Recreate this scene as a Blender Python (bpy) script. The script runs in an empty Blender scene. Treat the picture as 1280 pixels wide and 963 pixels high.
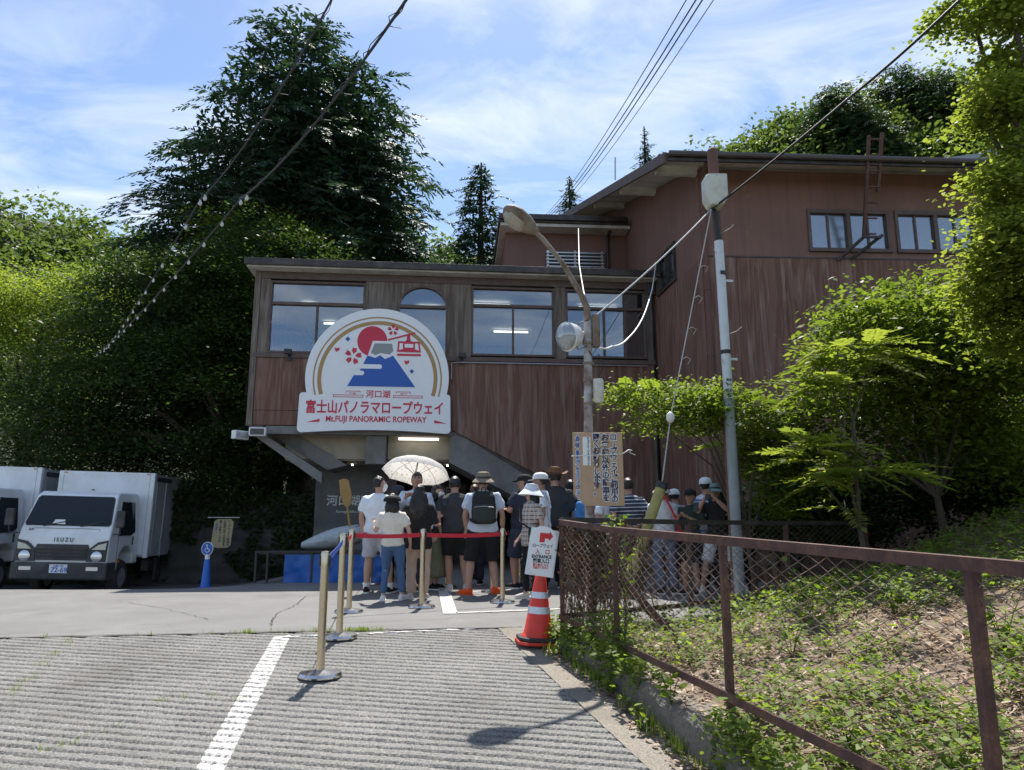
import bpy, bmesh, math, random
import numpy as np
from mathutils import Vector, Matrix, Euler

# ------------------------------------------------------------------ camera, sky, sun, exposure
S = bpy.context.scene
COL = S.collection
R = math.radians
F_PX, CX, CY, PITCH, EYE = 925.0, 640.0, 481.5, R(10.5), 1.04   # photograph is 1280 x 963

cam_data = bpy.data.cameras.new('camera')
cam_data.sensor_fit = 'HORIZONTAL'
cam_data.sensor_width = 36.0
cam_data.lens = 36.0 * F_PX / 1280.0
cam_data.clip_start = 0.05
cam_data.clip_end = 6000
cam = bpy.data.objects.new('camera', cam_data)
COL.objects.link(cam)
cam.location = (0, 0, EYE)
cam.rotation_euler = (R(90) + PITCH, 0, 0)
S.camera = cam

SUN_EL, SUN_AZ = R(60.5), R(4)          # sun behind the building, slightly right of straight ahead
world = bpy.data.worlds.new('World')
S.world = world
world.use_nodes = True
wt = world.node_tree
wt.nodes.clear()
wn = wt.nodes.new
def wl(a, b): wt.links.new(a, b)
w_out = wn('ShaderNodeOutputWorld'); w_bg = wn('ShaderNodeBackground')
sky = wn('ShaderNodeTexSky'); sky.sky_type = 'NISHITA'; sky.sun_disc = False
sky.sun_elevation = SUN_EL; sky.sun_rotation = SUN_AZ
sky.air_density = 1.0; sky.dust_density = 0.7; sky.ozone_density = 2.2; sky.altitude = 850
# thin high cloud: noise on the direction projected to a flat layer
tc = wn('ShaderNodeTexCoord'); sep = wn('ShaderNodeSeparateXYZ'); wl(tc.outputs['Generated'], sep.inputs[0])
zadd = wn('ShaderNodeMath'); zadd.operation = 'ADD'; zadd.inputs[1].default_value = 0.12; wl(sep.outputs['Z'], zadd.inputs[0])
zmax = wn('ShaderNodeMath'); zmax.operation = 'MAXIMUM'; zmax.inputs[1].default_value = 0.05; wl(zadd.outputs[0], zmax.inputs[0])
dx = wn('ShaderNodeMath'); dx.operation = 'DIVIDE'; wl(sep.outputs['X'], dx.inputs[0]); wl(zmax.outputs[0], dx.inputs[1])
dy = wn('ShaderNodeMath'); dy.operation = 'DIVIDE'; wl(sep.outputs['Y'], dy.inputs[0]); wl(zmax.outputs[0], dy.inputs[1])
comb = wn('ShaderNodeCombineXYZ'); wl(dx.outputs[0], comb.inputs[0]); wl(dy.outputs[0], comb.inputs[1])
def cloud_noise(scale, loc, rot, detail, rough, dist):
    mp = wn('ShaderNodeMapping'); mp.inputs['Scale'].default_value = scale; mp.inputs['Location'].default_value = loc
    mp.inputs['Rotation'].default_value = (0, 0, rot); wl(comb.outputs[0], mp.inputs[0])
    n = wn('ShaderNodeTexNoise'); n.inputs['Scale'].default_value = 1.0; n.inputs['Detail'].default_value = detail
    n.inputs['Roughness'].default_value = rough; n.inputs['Distortion'].default_value = dist; wl(mp.outputs[0], n.inputs['Vector'])
    return n.outputs['Fac']
big = cloud_noise((0.5, 0.8, 1), (2.6, 0.9, 0), R(-50), 3, 0.5, 0.3)
fine = cloud_noise((2.2, 3.6, 1), (4.1, 2.3, 0), R(-50), 9, 0.60, 0.7)
rb = wn('ShaderNodeMapRange'); rb.inputs['From Min'].default_value = 0.37; rb.inputs['From Max'].default_value = 0.60; wl(big, rb.inputs[0])
rf = wn('ShaderNodeMapRange'); rf.inputs['From Min'].default_value = 0.40; rf.inputs['From Max'].default_value = 0.68; wl(fine, rf.inputs[0])
am = wn('ShaderNodeMath'); am.operation = 'MULTIPLY_ADD'; wl(rb.outputs[0], am.inputs[0]); am.inputs[1].default_value = 0.75; am.inputs[2].default_value = 0.25
cm = wn('ShaderNodeMath'); cm.operation = 'MULTIPLY'; wl(am.outputs[0], cm.inputs[0]); wl(rf.outputs[0], cm.inputs[1])
cs = wn('ShaderNodeMath'); cs.operation = 'MULTIPLY'; cs.inputs[1].default_value = 0.9; wl(cm.outputs[0], cs.inputs[0])
mixc = wn('ShaderNodeMix'); mixc.data_type = 'RGBA'
wl(cs.outputs[0], mixc.inputs['Factor']); wl(sky.outputs[0], mixc.inputs['A']); mixc.inputs['B'].default_value = (5.2, 5.6, 6.2, 1)
wl(mixc.outputs['Result'], w_bg.inputs[0]); w_bg.inputs[1].default_value = 0.12
wl(w_bg.outputs[0], w_out.inputs[0])

sun_data = bpy.data.lights.new('sun', 'SUN'); sun_data.energy = 5.0; sun_data.angle = R(0.53); sun_data.color = (1.0, 0.95, 0.87)
sun = bpy.data.objects.new('sun', sun_data); COL.objects.link(sun)
sun.location = (10, 60, 90)
sd = Vector((math.sin(SUN_AZ) * math.cos(SUN_EL), math.cos(SUN_AZ) * math.cos(SUN_EL), math.sin(SUN_EL)))
sun.rotation_euler = sd.to_track_quat('Z', 'Y').to_euler()

S.view_settings.view_transform = 'Standard'
S.view_settings.look = 'None'
S.view_settings.exposure = 0.72
S.view_settings.gamma = 1.0
S.view_settings.use_curve_mapping = False
S.render.engine = 'CYCLES'
S.cycles.use_denoising = True
S.cycles.max_bounces = 7
S.cycles.transparent_max_bounces = 10
S.cycles.sample_clamp_indirect = 6.0
S.cycles.caustics_reflective = False
S.cycles.caustics_refractive = False

# ------------------------------------------------------------------ helpers
def at(px, py, Y):
    """real point at forward distance Y seen at a spot of the photograph (used for survey only)"""
    a, b = (px - CX) / F_PX, -(py - CY) / F_PX
    c, s = math.cos(PITCH), math.sin(PITCH)
    v = Vector((a, c - b * s, s + b * c))
    v *= Y / v.y
    return Vector((v.x, v.y, v.z + EYE))

def tag(o, label=None, cat=None, group=None, kind=None):
    if label: o['label'] = label
    if cat: o['category'] = cat
    if group: o['group'] = group
    if kind: o['kind'] = kind
    return o

def empty(name, loc=(0, 0, 0), rz=0.0, label=None, cat=None, group=None, kind=None, parent=None):
    o = bpy.data.objects.new(name, None); COL.objects.link(o)
    o.empty_display_size = 0.2
    o.location = loc; o.rotation_euler = (0, 0, rz)
    if parent: o.parent = parent
    return tag(o, label, cat, group, kind)

def link(name, me, mat, parent=None):
    o = bpy.data.objects.new(name, me); COL.objects.link(o)
    if mat is not None and len(me.materials) == 0: me.materials.append(mat)
    if parent: o.parent = parent
    return o

def np_mesh(name, V, Fq, mat, parent=None, smooth=False, tint=None):
    """mesh from numpy arrays, all faces with the same corner count"""
    V = np.asarray(V, np.float32).reshape(-1, 3); Fq = np.asarray(Fq, np.int32)
    k = Fq.shape[1]; n = Fq.shape[0]
    me = bpy.data.meshes.new(name)
    me.vertices.add(len(V)); me.vertices.foreach_set('co', V.ravel())
    me.loops.add(n * k); me.loops.foreach_set('vertex_index', Fq.ravel())
    me.polygons.add(n); me.polygons.foreach_set('loop_start', np.arange(0, n * k, k, dtype=np.int32))
    if smooth: me.polygons.foreach_set('use_smooth', np.ones(n, bool))
    if tint is not None:
        at_ = me.attributes.new('tint', 'FLOAT', 'FACE'); at_.data.foreach_set('value', np.asarray(tint, np.float32))
    me.update(calc_edges=True)
    return link(name, me, mat, parent)

class MB:
    def __init__(s): s.v = []; s.f = []
    def add(s, vs, fs):
        b = len(s.v); s.v += [tuple(v) for v in vs]; s.f += [tuple(i + b for i in f) for f in fs]; return s
    def box(s, x0, x1, y0, y1, z0, z1):
        return s.add([(x0, y0, z0), (x1, y0, z0), (x1, y1, z0), (x0, y1, z0), (x0, y0, z1), (x1, y0, z1), (x1, y1, z1), (x0, y1, z1)],
                     [(0, 3, 2, 1), (4, 5, 6, 7), (0, 1, 5, 4), (1, 2, 6, 5), (2, 3, 7, 6), (3, 0, 4, 7)])
    def bar(s, p0, p1, w, h, up=(0, 0, 1)):
        p0, p1 = Vector(p0), Vector(p1); d = (p1 - p0).normalized(); up = Vector(up)
        if abs(d.dot(up)) > 0.98: up = Vector((0, 1, 0))
        a = d.cross(up).normalized() * w / 2; b = a.cross(d).normalized() * h / 2
        vs = [p + q for p in (p0, p1) for q in (-a - b, a - b, a + b, -a + b)]
        return s.add(vs, [(0, 1, 2, 3), (7, 6, 5, 4), (0, 4, 5, 1), (1, 5, 6, 2), (2, 6, 7, 3), (3, 7, 4, 0)])
    def tube(s, pts, r, n=8, cap=True):
        pts = [Vector(p) for p in pts]; rs = r if isinstance(r, (list, tuple)) else [r] * len(pts)
        vs = []; prev = None
        for i, p in enumerate(pts):
            d = (pts[min(i + 1, len(pts) - 1)] - pts[max(i - 1, 0)]).normalized()
            if prev is None:
                ref = Vector((0, 0, 1)) if abs(d.z) < 0.9 else Vector((1, 0, 0)); a = d.cross(ref).normalized()
            else:
                a = (prev - d * prev.dot(d)).normalized()
            prev = a; b = d.cross(a)
            for k in range(n):
                t = 2 * math.pi * k / n; vs.append(p + (a * math.cos(t) + b * math.sin(t)) * rs[i])
        fs = []
        for i in range(len(pts) - 1):
            for k in range(n):
                k2 = (k + 1) % n; fs.append((i * n + k, i * n + k2, (i + 1) * n + k2, (i + 1) * n + k))
        if cap: fs += [tuple(range(n - 1, -1, -1)), tuple(range((len(pts) - 1) * n, len(pts) * n))]
        return s.add(vs, fs)
    def lathe(s, prof, c=(0, 0, 0), n=20, axis='z'):
        vs = []
        for (r, h) in prof:
            for k in range(n):
                t = 2 * math.pi * k / n; x, y = r * math.cos(t), r * math.sin(t)
                v = {'z': (x, y, h), 'y': (x, h, y), 'x': (h, x, y)}[axis]
                vs.append((c[0] + v[0], c[1] + v[1], c[2] + v[2]))
        fs = []
        for i in range(len(prof) - 1):
            for k in range(n):
                k2 = (k + 1) % n; fs.append((i * n + k, i * n + k2, (i + 1) * n + k2, (i + 1) * n + k))
        fs += [tuple(range(n - 1, -1, -1)), tuple(range((len(prof) - 1) * n, len(prof) * n))]
        return s.add(vs, fs)
    def ellipsoid(s, c, r, nu=14, nv=9, fn=None):
        vs = []
        for j in range(1, nv):
            ph = math.pi * j / nv
            for k in range(nu):
                t = 2 * math.pi * k / nu; d = Vector((math.sin(ph) * math.cos(t), math.sin(ph) * math.sin(t), math.cos(ph)))
                m = fn(d) if fn else 1.0; vs.append((c[0] + d.x * r[0] * m, c[1] + d.y * r[1] * m, c[2] + d.z * r[2] * m))
        mt = fn(Vector((0, 0, 1))) if fn else 1; mb_ = fn(Vector((0, 0, -1))) if fn else 1
        top = len(vs); vs.append((c[0], c[1], c[2] + r[2] * mt)); vs.append((c[0], c[1], c[2] - r[2] * mb_))
        fs = []
        for j in range(nv - 2):
            for k in range(nu):
                k2 = (k + 1) % nu; fs.append((j * nu + k, (j + 1) * nu + k, (j + 1) * nu + k2, j * nu + k2))
        for k in range(nu):
            k2 = (k + 1) % nu; fs.append((top, k, k2)); b = (nv - 2) * nu; fs.append((top + 1, b + k2, b + k))
        return s.add(vs, fs)
    def loft(s, rings, n=14):
        """rings: (centre, half-axis a, half-axis b)"""
        vs = []
        for (c, a, b) in rings:
            c, a, b = Vector(c), Vector(a), Vector(b)
            for k in range(n):
                t = 2 * math.pi * k / n; vs.append(c + a * math.cos(t) + b * math.sin(t))
        fs = []
        for i in range(len(rings) - 1):
            for k in range(n):
                k2 = (k + 1) % n; fs.append((i * n + k, i * n + k2, (i + 1) * n + k2, (i + 1) * n + k))
        fs += [tuple(range(n - 1, -1, -1)), tuple(range((len(rings) - 1) * n, len(rings) * n))]
        return s.add(vs, fs)
    def prism(s, poly, a0, a1, plane='xz'):
        n = len(poly)
        def P(p, a): return {'xz': (p[0], a, p[1]), 'yz': (a, p[0], p[1]), 'xy': (p[0], p[1], a)}[plane]
        vs = [P(p, a0) for p in poly] + [P(p, a1) for p in poly]
        fs = [tuple(range(n)), tuple(range(2 * n - 1, n - 1, -1))] + [(i, i + n, (i + 1) % n + n, (i + 1) % n) for i in range(n)]
        return s.add(vs, fs)
    def build(s, name, mat, parent=None, smooth=False, bevel=0.0, segs=2, recalc=True):
        me = bpy.data.meshes.new(name); me.from_pydata(s.v, [], s.f)
        if recalc or bevel:
            bm = bmesh.new(); bm.from_mesh(me)
            bmesh.ops.recalc_face_normals(bm, faces=bm.faces)
            if bevel:
                ed = [e for e in bm.edges if len(e.link_faces) == 2 and e.calc_face_angle(0) > R(28)]
                bmesh.ops.bevel(bm, geom=ed, offset=bevel, segments=segs, affect='EDGES', profile=0.5, clamp_overlap=True)
            bm.to_mesh(me); bm.free()
        if smooth:
            me.polygons.foreach_set('use_smooth', np.ones(len(me.polygons), bool)); me.set_sharp_from_angle(angle=R(42))
        me.update()
        return link(name, me, mat, parent)

def copy_tree(o, parent=None):
    c = o.copy(); COL.objects.link(c); c.parent = parent
    for ch in list(o.children): copy_tree(ch, c)
    return c

# ------------------------------------------------------------------ materials
MATS = {}
def nodes(name):
    m = bpy.data.materials.new(name); m.use_nodes = True
    nt = m.node_tree; nt.nodes.clear()
    out = nt.nodes.new('ShaderNodeOutputMaterial')
    MATS[name] = m
    return m, nt, out

def pos_noise(nt, scale, detail=4, rough=0.55, dist=0.0, stretch=(1, 1, 1), coord='pos'):
    if coord == 'pos':
        g = nt.nodes.new('ShaderNodeNewGeometry'); src = g.outputs['Position']
    else:
        g = nt.nodes.new('ShaderNodeTexCoord'); src = g.outputs['Object']
    mp = nt.nodes.new('ShaderNodeMapping'); mp.inputs['Scale'].default_value = stretch
    nt.links.new(src, mp.inputs[0])
    n = nt.nodes.new('ShaderNodeTexNoise'); n.inputs['Scale'].default_value = scale; n.inputs['Detail'].default_value = detail
    n.inputs['Roughness'].default_value = rough; n.inputs['Distortion'].default_value = dist
    nt.links.new(mp.outputs[0], n.inputs['Vector'])
    return n.outputs['Fac']

def ramp(nt, fac, stops):
    r = nt.nodes.new('ShaderNodeValToRGB'); e = r.color_ramp.elements
    while len(e) < len(stops): e.new(0.5)
    for i, (p, c) in enumerate(stops):
        e[i].position = p; e[i].color = (c[0], c[1], c[2], 1)
    nt.links.new(fac, r.inputs[0]); return r.outputs[0]

def mixcol(nt, fac, a, b, mode='MIX'):
    m = nt.nodes.new('ShaderNodeMix'); m.data_type = 'RGBA'; m.blend_type = mode
    for sock, v in (('Factor', fac), ('A', a), ('B', b)):
        if hasattr(v, 'is_linked'): nt.links.new(v, m.inputs[sock])
        elif sock == 'Factor': m.inputs[sock].default_value = v
        else: m.inputs[sock].default_value = (v[0], v[1], v[2], 1)
    return m.outputs['Result']

def bump(nt, h, strength, dist=0.01):
    b = nt.nodes.new('ShaderNodeBump'); b.inputs['Strength'].default_value = strength; b.inputs['Distance'].default_value = dist
    nt.links.new(h, b.inputs['Height']); return b.outputs[0]

def principled(nt, out, col, rough=0.6, metal=0.0, normal=None, spec=0.5, **kw):
    p = nt.nodes.new('ShaderNodeBsdfPrincipled')
    if hasattr(col, 'is_linked'): nt.links.new(col, p.inputs['Base Color'])
    else: p.inputs['Base Color'].default_value = (col[0], col[1], col[2], 1)
    if hasattr(rough, 'is_linked'): nt.links.new(rough, p.inputs['Roughness'])
    else: p.inputs['Roughness'].default_value = rough
    p.inputs['Metallic'].default_value = metal
    p.inputs['Specular IOR Level'].default_value = spec
    for k, v in kw.items(): p.inputs[k].default_value = v
    if normal is not None: nt.links.new(normal, p.inputs['Normal'])
    nt.links.new(p.outputs[0], out.inputs[0]); return p

def plain(name, col, rough=0.6, metal=0.0, var=0.12, scale=14.0, bmp=0.0, coord='obj', spec=0.5, dirt=None, dscale=2.0):
    """painted / plastic / cloth surface with slight mottling and optional dirt"""
    m, nt, out = nodes(name)
    n = pos_noise(nt, scale, 4, 0.6, coord=coord)
    c = ramp(nt, n, [(0.25, [x * (1 - var) for x in col]), (0.75, [min(1, x * (1 + var)) for x in col])])
    if dirt:
        d = pos_noise(nt, dscale, 6, 0.65, 0.4, coord=coord)
        f = ramp(nt, d, [(0.45, (0, 0, 0)), (0.72, (1, 1, 1))])
        c = mixcol(nt, f, c, dirt)
    nb = bump(nt, pos_noise(nt, scale * 3, 3, 0.6, coord=coord), bmp) if bmp else None
    principled(nt, out, c, rough, metal, nb, spec)
    return m

def emit(name, col, strength):
    m, nt, out = nodes(name); e = nt.nodes.new('ShaderNodeEmission')
    e.inputs[0].default_value = (*col, 1); e.inputs[1].default_value = strength; nt.links.new(e.outputs[0], out.inputs[0]); return m

def glass(name, refl, tint=(0.85, 0.9, 0.92), rough=0.01):
    m, nt, out = nodes(name)
    tr = nt.nodes.new('ShaderNodeBsdfTransparent'); tr.inputs[0].default_value = (*tint, 1)
    gl = nt.nodes.new('ShaderNodeBsdfGlossy'); gl.inputs['Roughness'].default_value = rough; gl.inputs[0].default_value = (0.92, 0.95, 1, 1)
    nb = bump(nt, pos_noise(nt, 0.7, 1, 0.4), 0.02, 0.05); nt.links.new(nb, gl.inputs['Normal'])
    fr = nt.nodes.new('ShaderNodeFresnel'); fr.inputs[0].default_value = 1.5
    ad = nt.nodes.new('ShaderNodeMath'); ad.operation = 'ADD'; ad.use_clamp = True; ad.inputs[1].default_value = refl
    nt.links.new(fr.outputs[0], ad.inputs[0])
    mx = nt.nodes.new('ShaderNodeMixShader'); nt.links.new(ad.outputs[0], mx.inputs[0])
    nt.links.new(tr.outputs[0], mx.inputs[1]); nt.links.new(gl.outputs[0], mx.inputs[2]); nt.links.new(mx.outputs[0], out.inputs[0]); return m

def leaf(name, dark, light, trans=0.4, tcol=None, rough=0.55, nscale=0.9, spec=0.2):
    """thin leaf: diffuse + translucent + a little gloss, per-leaf tint"""
    m, nt, out = nodes(name)
    a = nt.nodes.new('ShaderNodeAttribute'); a.attribute_name = 'tint'
    n = pos_noise(nt, nscale, 3, 0.5)
    ad = nt.nodes.new('ShaderNodeMath'); ad.operation = 'MULTIPLY_ADD'; ad.inputs[1].default_value = 0.6; nt.links.new(a.outputs['Fac'], ad.inputs[0])
    mu = nt.nodes.new('ShaderNodeMath'); mu.operation = 'MULTIPLY'; mu.inputs[1].default_value = 0.5; nt.links.new(n, mu.inputs[0]); nt.links.new(mu.outputs[0], ad.inputs[2])
    c = ramp(nt, ad.outputs[0], [(0.1, dark), (0.85, light)])
    p = principled(nt, out, c, rough, 0, None, spec)
    tl = nt.nodes.new('ShaderNodeBsdfTranslucent')
    tc_ = mixcol(nt, 1.0, c, tcol or (1.0, 1.0, 0.5), 'MULTIPLY')
    ga = nt.nodes.new('ShaderNodeMix'); ga.data_type = 'RGBA'; ga.blend_type = 'ADD'; ga.inputs['Factor'].default_value = 1
    nt.links.new(tc_, ga.inputs['A']); nt.links.new(tc_, ga.inputs['B']); nt.links.new(ga.outputs['Result'], tl.inputs[0])
    mx = nt.nodes.new('ShaderNodeMixShader'); mx.inputs[0].default_value = trans
    nt.links.new(p.outputs[0], mx.inputs[1]); nt.links.new(tl.outputs[0], mx.inputs[2]); nt.links.new(mx.outputs[0], out.inputs[0])
    return m

def plywood(name, cols, streak=1.0):
    """stained plywood: vertical cathedral grain, pale weathered streaks"""
    m, nt, out = nodes(name)
    g1 = pos_noise(nt, 1.0, 3, 0.5, 1.0, (3.4, 3.4, 0.3))
    w = nt.nodes.new('ShaderNodeMath'); w.operation = 'MULTIPLY'; w.inputs[1].default_value = 34; nt.links.new(g1, w.inputs[0])
    sn = nt.nodes.new('ShaderNodeMath'); sn.operation = 'SINE'; nt.links.new(w.outputs[0], sn.inputs[0])
    mr = nt.nodes.new('ShaderNodeMapRange'); mr.inputs['From Min'].default_value = -1; mr.inputs['From Max'].default_value = 1; nt.links.new(sn.outputs[0], mr.inputs[0])
    c = ramp(nt, mr.outputs[0], [(0.0, cols[0]), (0.45, cols[1]), (1.0, cols[2])])
    base = ramp(nt, pos_noise(nt, 0.9, 4, 0.6), [(0.3, cols[0]), (0.7, cols[1])])
    grain = pos_noise(nt, 1.0, 5, 0.65, 0.2, (45, 45, 1.6))
    c = mixcol(nt, 0.5 * streak, base, c)
    gcol = ramp(nt, grain, [(0.3, (0.72, 0.72, 0.72)), (0.7, (1.2, 1.2, 1.2))])
    c = mixcol(nt, 0.8, c, gcol, 'MULTIPLY')
    wr = ramp(nt, pos_noise(nt, 1.0, 5, 0.6, 0.6, (9, 9, 0.5)), [(0.52, (0, 0, 0)), (0.72, (1, 1, 1))])
    wf = nt.nodes.new('ShaderNodeMath'); wf.operation = 'MULTIPLY'; wf.inputs[1].default_value = 0.55 * streak; nt.links.new(wr, wf.inputs[0])
    c = mixcol(nt, wf.outputs[0], c, cols[3])
    principled(nt, out, c, 0.72, 0, bump(nt, grain, 0.25, 0.004), 0.3)
    return m

def concrete(name, lo, hi, speck=0.35, bscale=90, bstr=0.35, stain=None):
    m, nt, out = nodes(name)
    c = ramp(nt, pos_noise(nt, 1.1, 6, 0.62), [(0.3, lo), (0.7, hi)])
    sp = pos_noise(nt, bscale, 3, 0.7)
    c = mixcol(nt, speck, c, ramp(nt, sp, [(0.3, (0.25, 0.25, 0.25)), (0.5, (1, 1, 1)), (0.72, (1.9, 1.9, 1.85))]), 'MULTIPLY')
    if stain: c = mixcol(nt, ramp(nt, pos_noise(nt, 0.55, 5, 0.7, 0.5), [(0.52, (0, 0, 0)), (0.75, (0.8, 0.8, 0.8))]), c, stain)
    principled(nt, out, c, 0.88, 0, bump(nt, sp, bstr, 0.006), 0.3)
    return m

def rust(name, paint, rustc, amount=0.5, scale=5, rough=0.7):
    m, nt, out = nodes(name)
    f = ramp(nt, pos_noise(nt, scale, 8, 0.68, 0.4), [(0.5 - amount * 0.2, (0, 0, 0)), (0.72 - amount * 0.15, (1, 1, 1))])
    r2 = ramp(nt, pos_noise(nt, 60, 4, 0.7), [(0.3, [x * 0.5 for x in rustc]), (0.7, [x * 1.4 for x in rustc])])
    c = mixcol(nt, f, paint, r2)
    principled(nt, out, c, rough, 0, bump(nt, pos_noise(nt, 45, 4, 0.7), 0.3, 0.004), 0.35)
    return m

M = MATS
plywood('ply_lower', [(0.14, 0.07, 0.050), (0.195, 0.102, 0.075), (0.25, 0.15, 0.115), (0.40, 0.31, 0.25)])
plywood('ply_upper', [(0.10, 0.078, 0.064), (0.18, 0.145, 0.12), (0.27, 0.225, 0.19), (0.30, 0.26, 0.225)])
def streaked(name, col, streakc, pale):
    """old painted wall: faint vertical run-off streaks, rubbed pale patches"""
    m, nt, out = nodes(name)
    c = ramp(nt, pos_noise(nt, 0.8, 5, 0.6), [(0.3, [x * .86 for x in col]), (0.7, [x * 1.1 for x in col])])
    f = ramp(nt, pos_noise(nt, 1.0, 6, 0.65, 0.3, (11, 11, 0.35)), [(0.5, (0, 0, 0)), (0.74, (.55, .55, .55))]); c = mixcol(nt, f, c, streakc)
    f = ramp(nt, pos_noise(nt, 2.4, 7, 0.7, 0.5, (1, 1, .5)), [(0.6, (0, 0, 0)), (0.75, (.6, .6, .6))]); c = mixcol(nt, f, c, pale)
    principled(nt, out, c, 0.65, 0, bump(nt, pos_noise(nt, 9, 4, .6), .08, .01), 0.35)
streaked('brown_paint', (0.215, 0.115, 0.09), (0.135, 0.073, 0.058), (0.29, 0.185, 0.15))
plain('brown_trim', (0.10, 0.062, 0.052), 0.55, coord='pos', scale=6, dirt=(0.13, 0.10, 0.085), dscale=3)
plain('dark_trim', (0.035, 0.026, 0.024), 0.45, coord='pos', scale=6, dirt=(0.09, 0.075, 0.06), dscale=3)
plain('roof_metal', (0.085, 0.07, 0.068), 0.45, coord='pos', scale=4)
plain('grey_metal_roof', (0.30, 0.31, 0.33), 0.4, coord='pos', scale=4)
plain('white_soffit', (0.62, 0.60, 0.55), 0.7, coord='pos', scale=5, dirt=(0.36, 0.33, 0.28), dscale=1.6)
plain('beige_panel', (0.42, 0.36, 0.27), 0.7, coord='pos', scale=5, dirt=(0.28, 0.24, 0.19), dscale=1.1)
plain('grey_beam', (0.22, 0.21, 0.20), 0.8, coord='pos', scale=8, dirt=(0.13, 0.12, 0.11), dscale=1.5, bmp=0.1)
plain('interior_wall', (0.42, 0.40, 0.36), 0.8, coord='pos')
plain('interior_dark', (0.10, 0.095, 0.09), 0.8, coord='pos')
plain('alu', (0.55, 0.56, 0.57), 0.35, 0.7, coord='pos')
plain('steel', (0.56, 0.48, 0.36), 0.26, 1.0, var=0.06, scale=30)
plain('steel_base', (0.62, 0.62, 0.63), 0.22, 1.0, var=0.05, scale=20)
plain('black_plastic', (0.02, 0.02, 0.021), 0.45)
plain('black_rubber', (0.025, 0.025, 0.025), 0.8, dirt=(0.08, 0.075, 0.07))
plain('belt_red', (0.55, 0.02, 0.04), 0.55, var=0.08)
plain('belt_blue', (0.03, 0.09, 0.45), 0.55, var=0.08)
plain('white_paint', (0.80, 0.80, 0.79), 0.35, var=0.03, scale=6, dirt=(0.66, 0.65, 0.62), dscale=3)
plain('sign_white', (0.82, 0.83, 0.84), 0.3, var=0.02)
plain('print_red', (0.58, 0.025, 0.06), 0.45, var=0.04)
plain('print_blue', (0.02, 0.10, 0.42), 0.45, var=0.04)
plain('print_gold', (0.42, 0.25, 0.09), 0.45, var=0.04)
plain('print_grey', (0.26, 0.29, 0.28), 0.45, var=0.04)
plain('print_navy', (0.035, 0.03, 0.075), 0.5, var=0.04)
plain('print_black', (0.02, 0.02, 0.022), 0.5, var=0.04)
plain('print_red2', (0.62, 0.03, 0.03), 0.5, var=0.04)
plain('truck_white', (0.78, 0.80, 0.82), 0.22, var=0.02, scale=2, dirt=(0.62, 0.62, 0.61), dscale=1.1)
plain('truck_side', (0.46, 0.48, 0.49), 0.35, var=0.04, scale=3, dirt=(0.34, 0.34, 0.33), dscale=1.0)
plain('truck_dark', (0.03, 0.031, 0.033), 0.55, dirt=(0.09, 0.085, 0.08))
plain('chrome', (0.8, 0.8, 0.82), 0.12, 1.0, var=0.02)
plain('amber', (0.5, 0.16, 0.02), 0.3)
plain('lamp_lens', (0.7, 0.72, 0.74), 0.08, 0.6, var=0.1, scale=40)
plain('cone_red', (0.72, 0.045, 0.025), 0.5, var=0.06, dirt=(0.42, 0.05, 0.03), dscale=4)
plain('reflective', (0.62, 0.65, 0.68), 0.35, 0.3, var=0.1, scale=60)
plain('cone_blue', (0.02, 0.13, 0.5), 0.5)
plain('tarp_blue', (0.012, 0.11, 0.42), 0.4, var=0.2, scale=5, bmp=0.3)
plain('boat_grey', (0.36, 0.40, 0.42), 0.6, dirt=(0.24, 0.25, 0.25))
plain('oar_wood', (0.34, 0.20, 0.06), 0.6)
plain('board_tan', (0.47, 0.31, 0.19), 0.65, var=0.08, scale=9, dirt=(0.38, 0.25, 0.15), dscale=2)
plain('paper', (0.75, 0.76, 0.76), 0.6, var=0.03)
plain('cable_black', (0.02, 0.02, 0.021), 0.6)
plain('cable_grey', (0.42, 0.43, 0.44), 0.6)
plain('cable_white', (0.72, 0.74, 0.72), 0.5)
plain('pvc_white', (0.62, 0.66, 0.70), 0.4, var=0.04, dirt=(0.5, 0.52, 0.53), dscale=2)
plain('pvc_grey', (0.27, 0.31, 0.34), 0.5, var=0.06, dirt=(0.2, 0.22, 0.23), dscale=2)
plain('box_cream', (0.60, 0.60, 0.52), 0.45, var=0.04, dirt=(0.42, 0.40, 0.33), dscale=5)
plain('guy_cover', (0.36, 0.34, 0.10), 0.55, var=0.1, dirt=(0.24, 0.22, 0.10), dscale=6)
plain('porcelain', (0.7, 0.7, 0.68), 0.3)
plain('diffuser', (0.36, 0.33, 0.27), 0.3, var=0.12, dirt=(0.2, 0.17, 0.13), dscale=6)
plain('bark', (0.075, 0.055, 0.042), 0.9, coord='pos', scale=12, bmp=0.5, var=0.35)
plain('soil', (0.14, 0.102, 0.072), 0.95, coord='pos', scale=26, bmp=0.9, var=0.5, dirt=(0.23, 0.18, 0.13), dscale=9)
plain('hill_soil', (0.045, 0.055, 0.022), 0.95, coord='pos', scale=1.5, var=0.3)
plain('dark_wall', (0.075, 0.073, 0.07), 0.9, coord='pos', scale=4, bmp=0.4, var=0.3, dirt=(0.045, 0.05, 0.035), dscale=1)
plain('pillar_wall', (0.15, 0.15, 0.148), 0.85, coord='pos', scale=5, var=0.15, dirt=(0.09, 0.09, 0.085), dscale=1.2, bmp=0.15)
plain('cream_letters', (0.62, 0.62, 0.58), 0.5)
rust('rust_fence', (0.075, 0.038, 0.034), (0.15, 0.075, 0.05), 0.5, 7)
rust('rust_mesh', (0.22, 0.20, 0.18), (0.19, 0.10, 0.06), 0.7, 9)
rust('rust_pole', (0.16, 0.075, 0.06), (0.13, 0.07, 0.05), 0.4, 4)
rust('lamp_pole', (0.44, 0.45, 0.45), (0.16, 0.08, 0.045), 0.5, 4)
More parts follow.
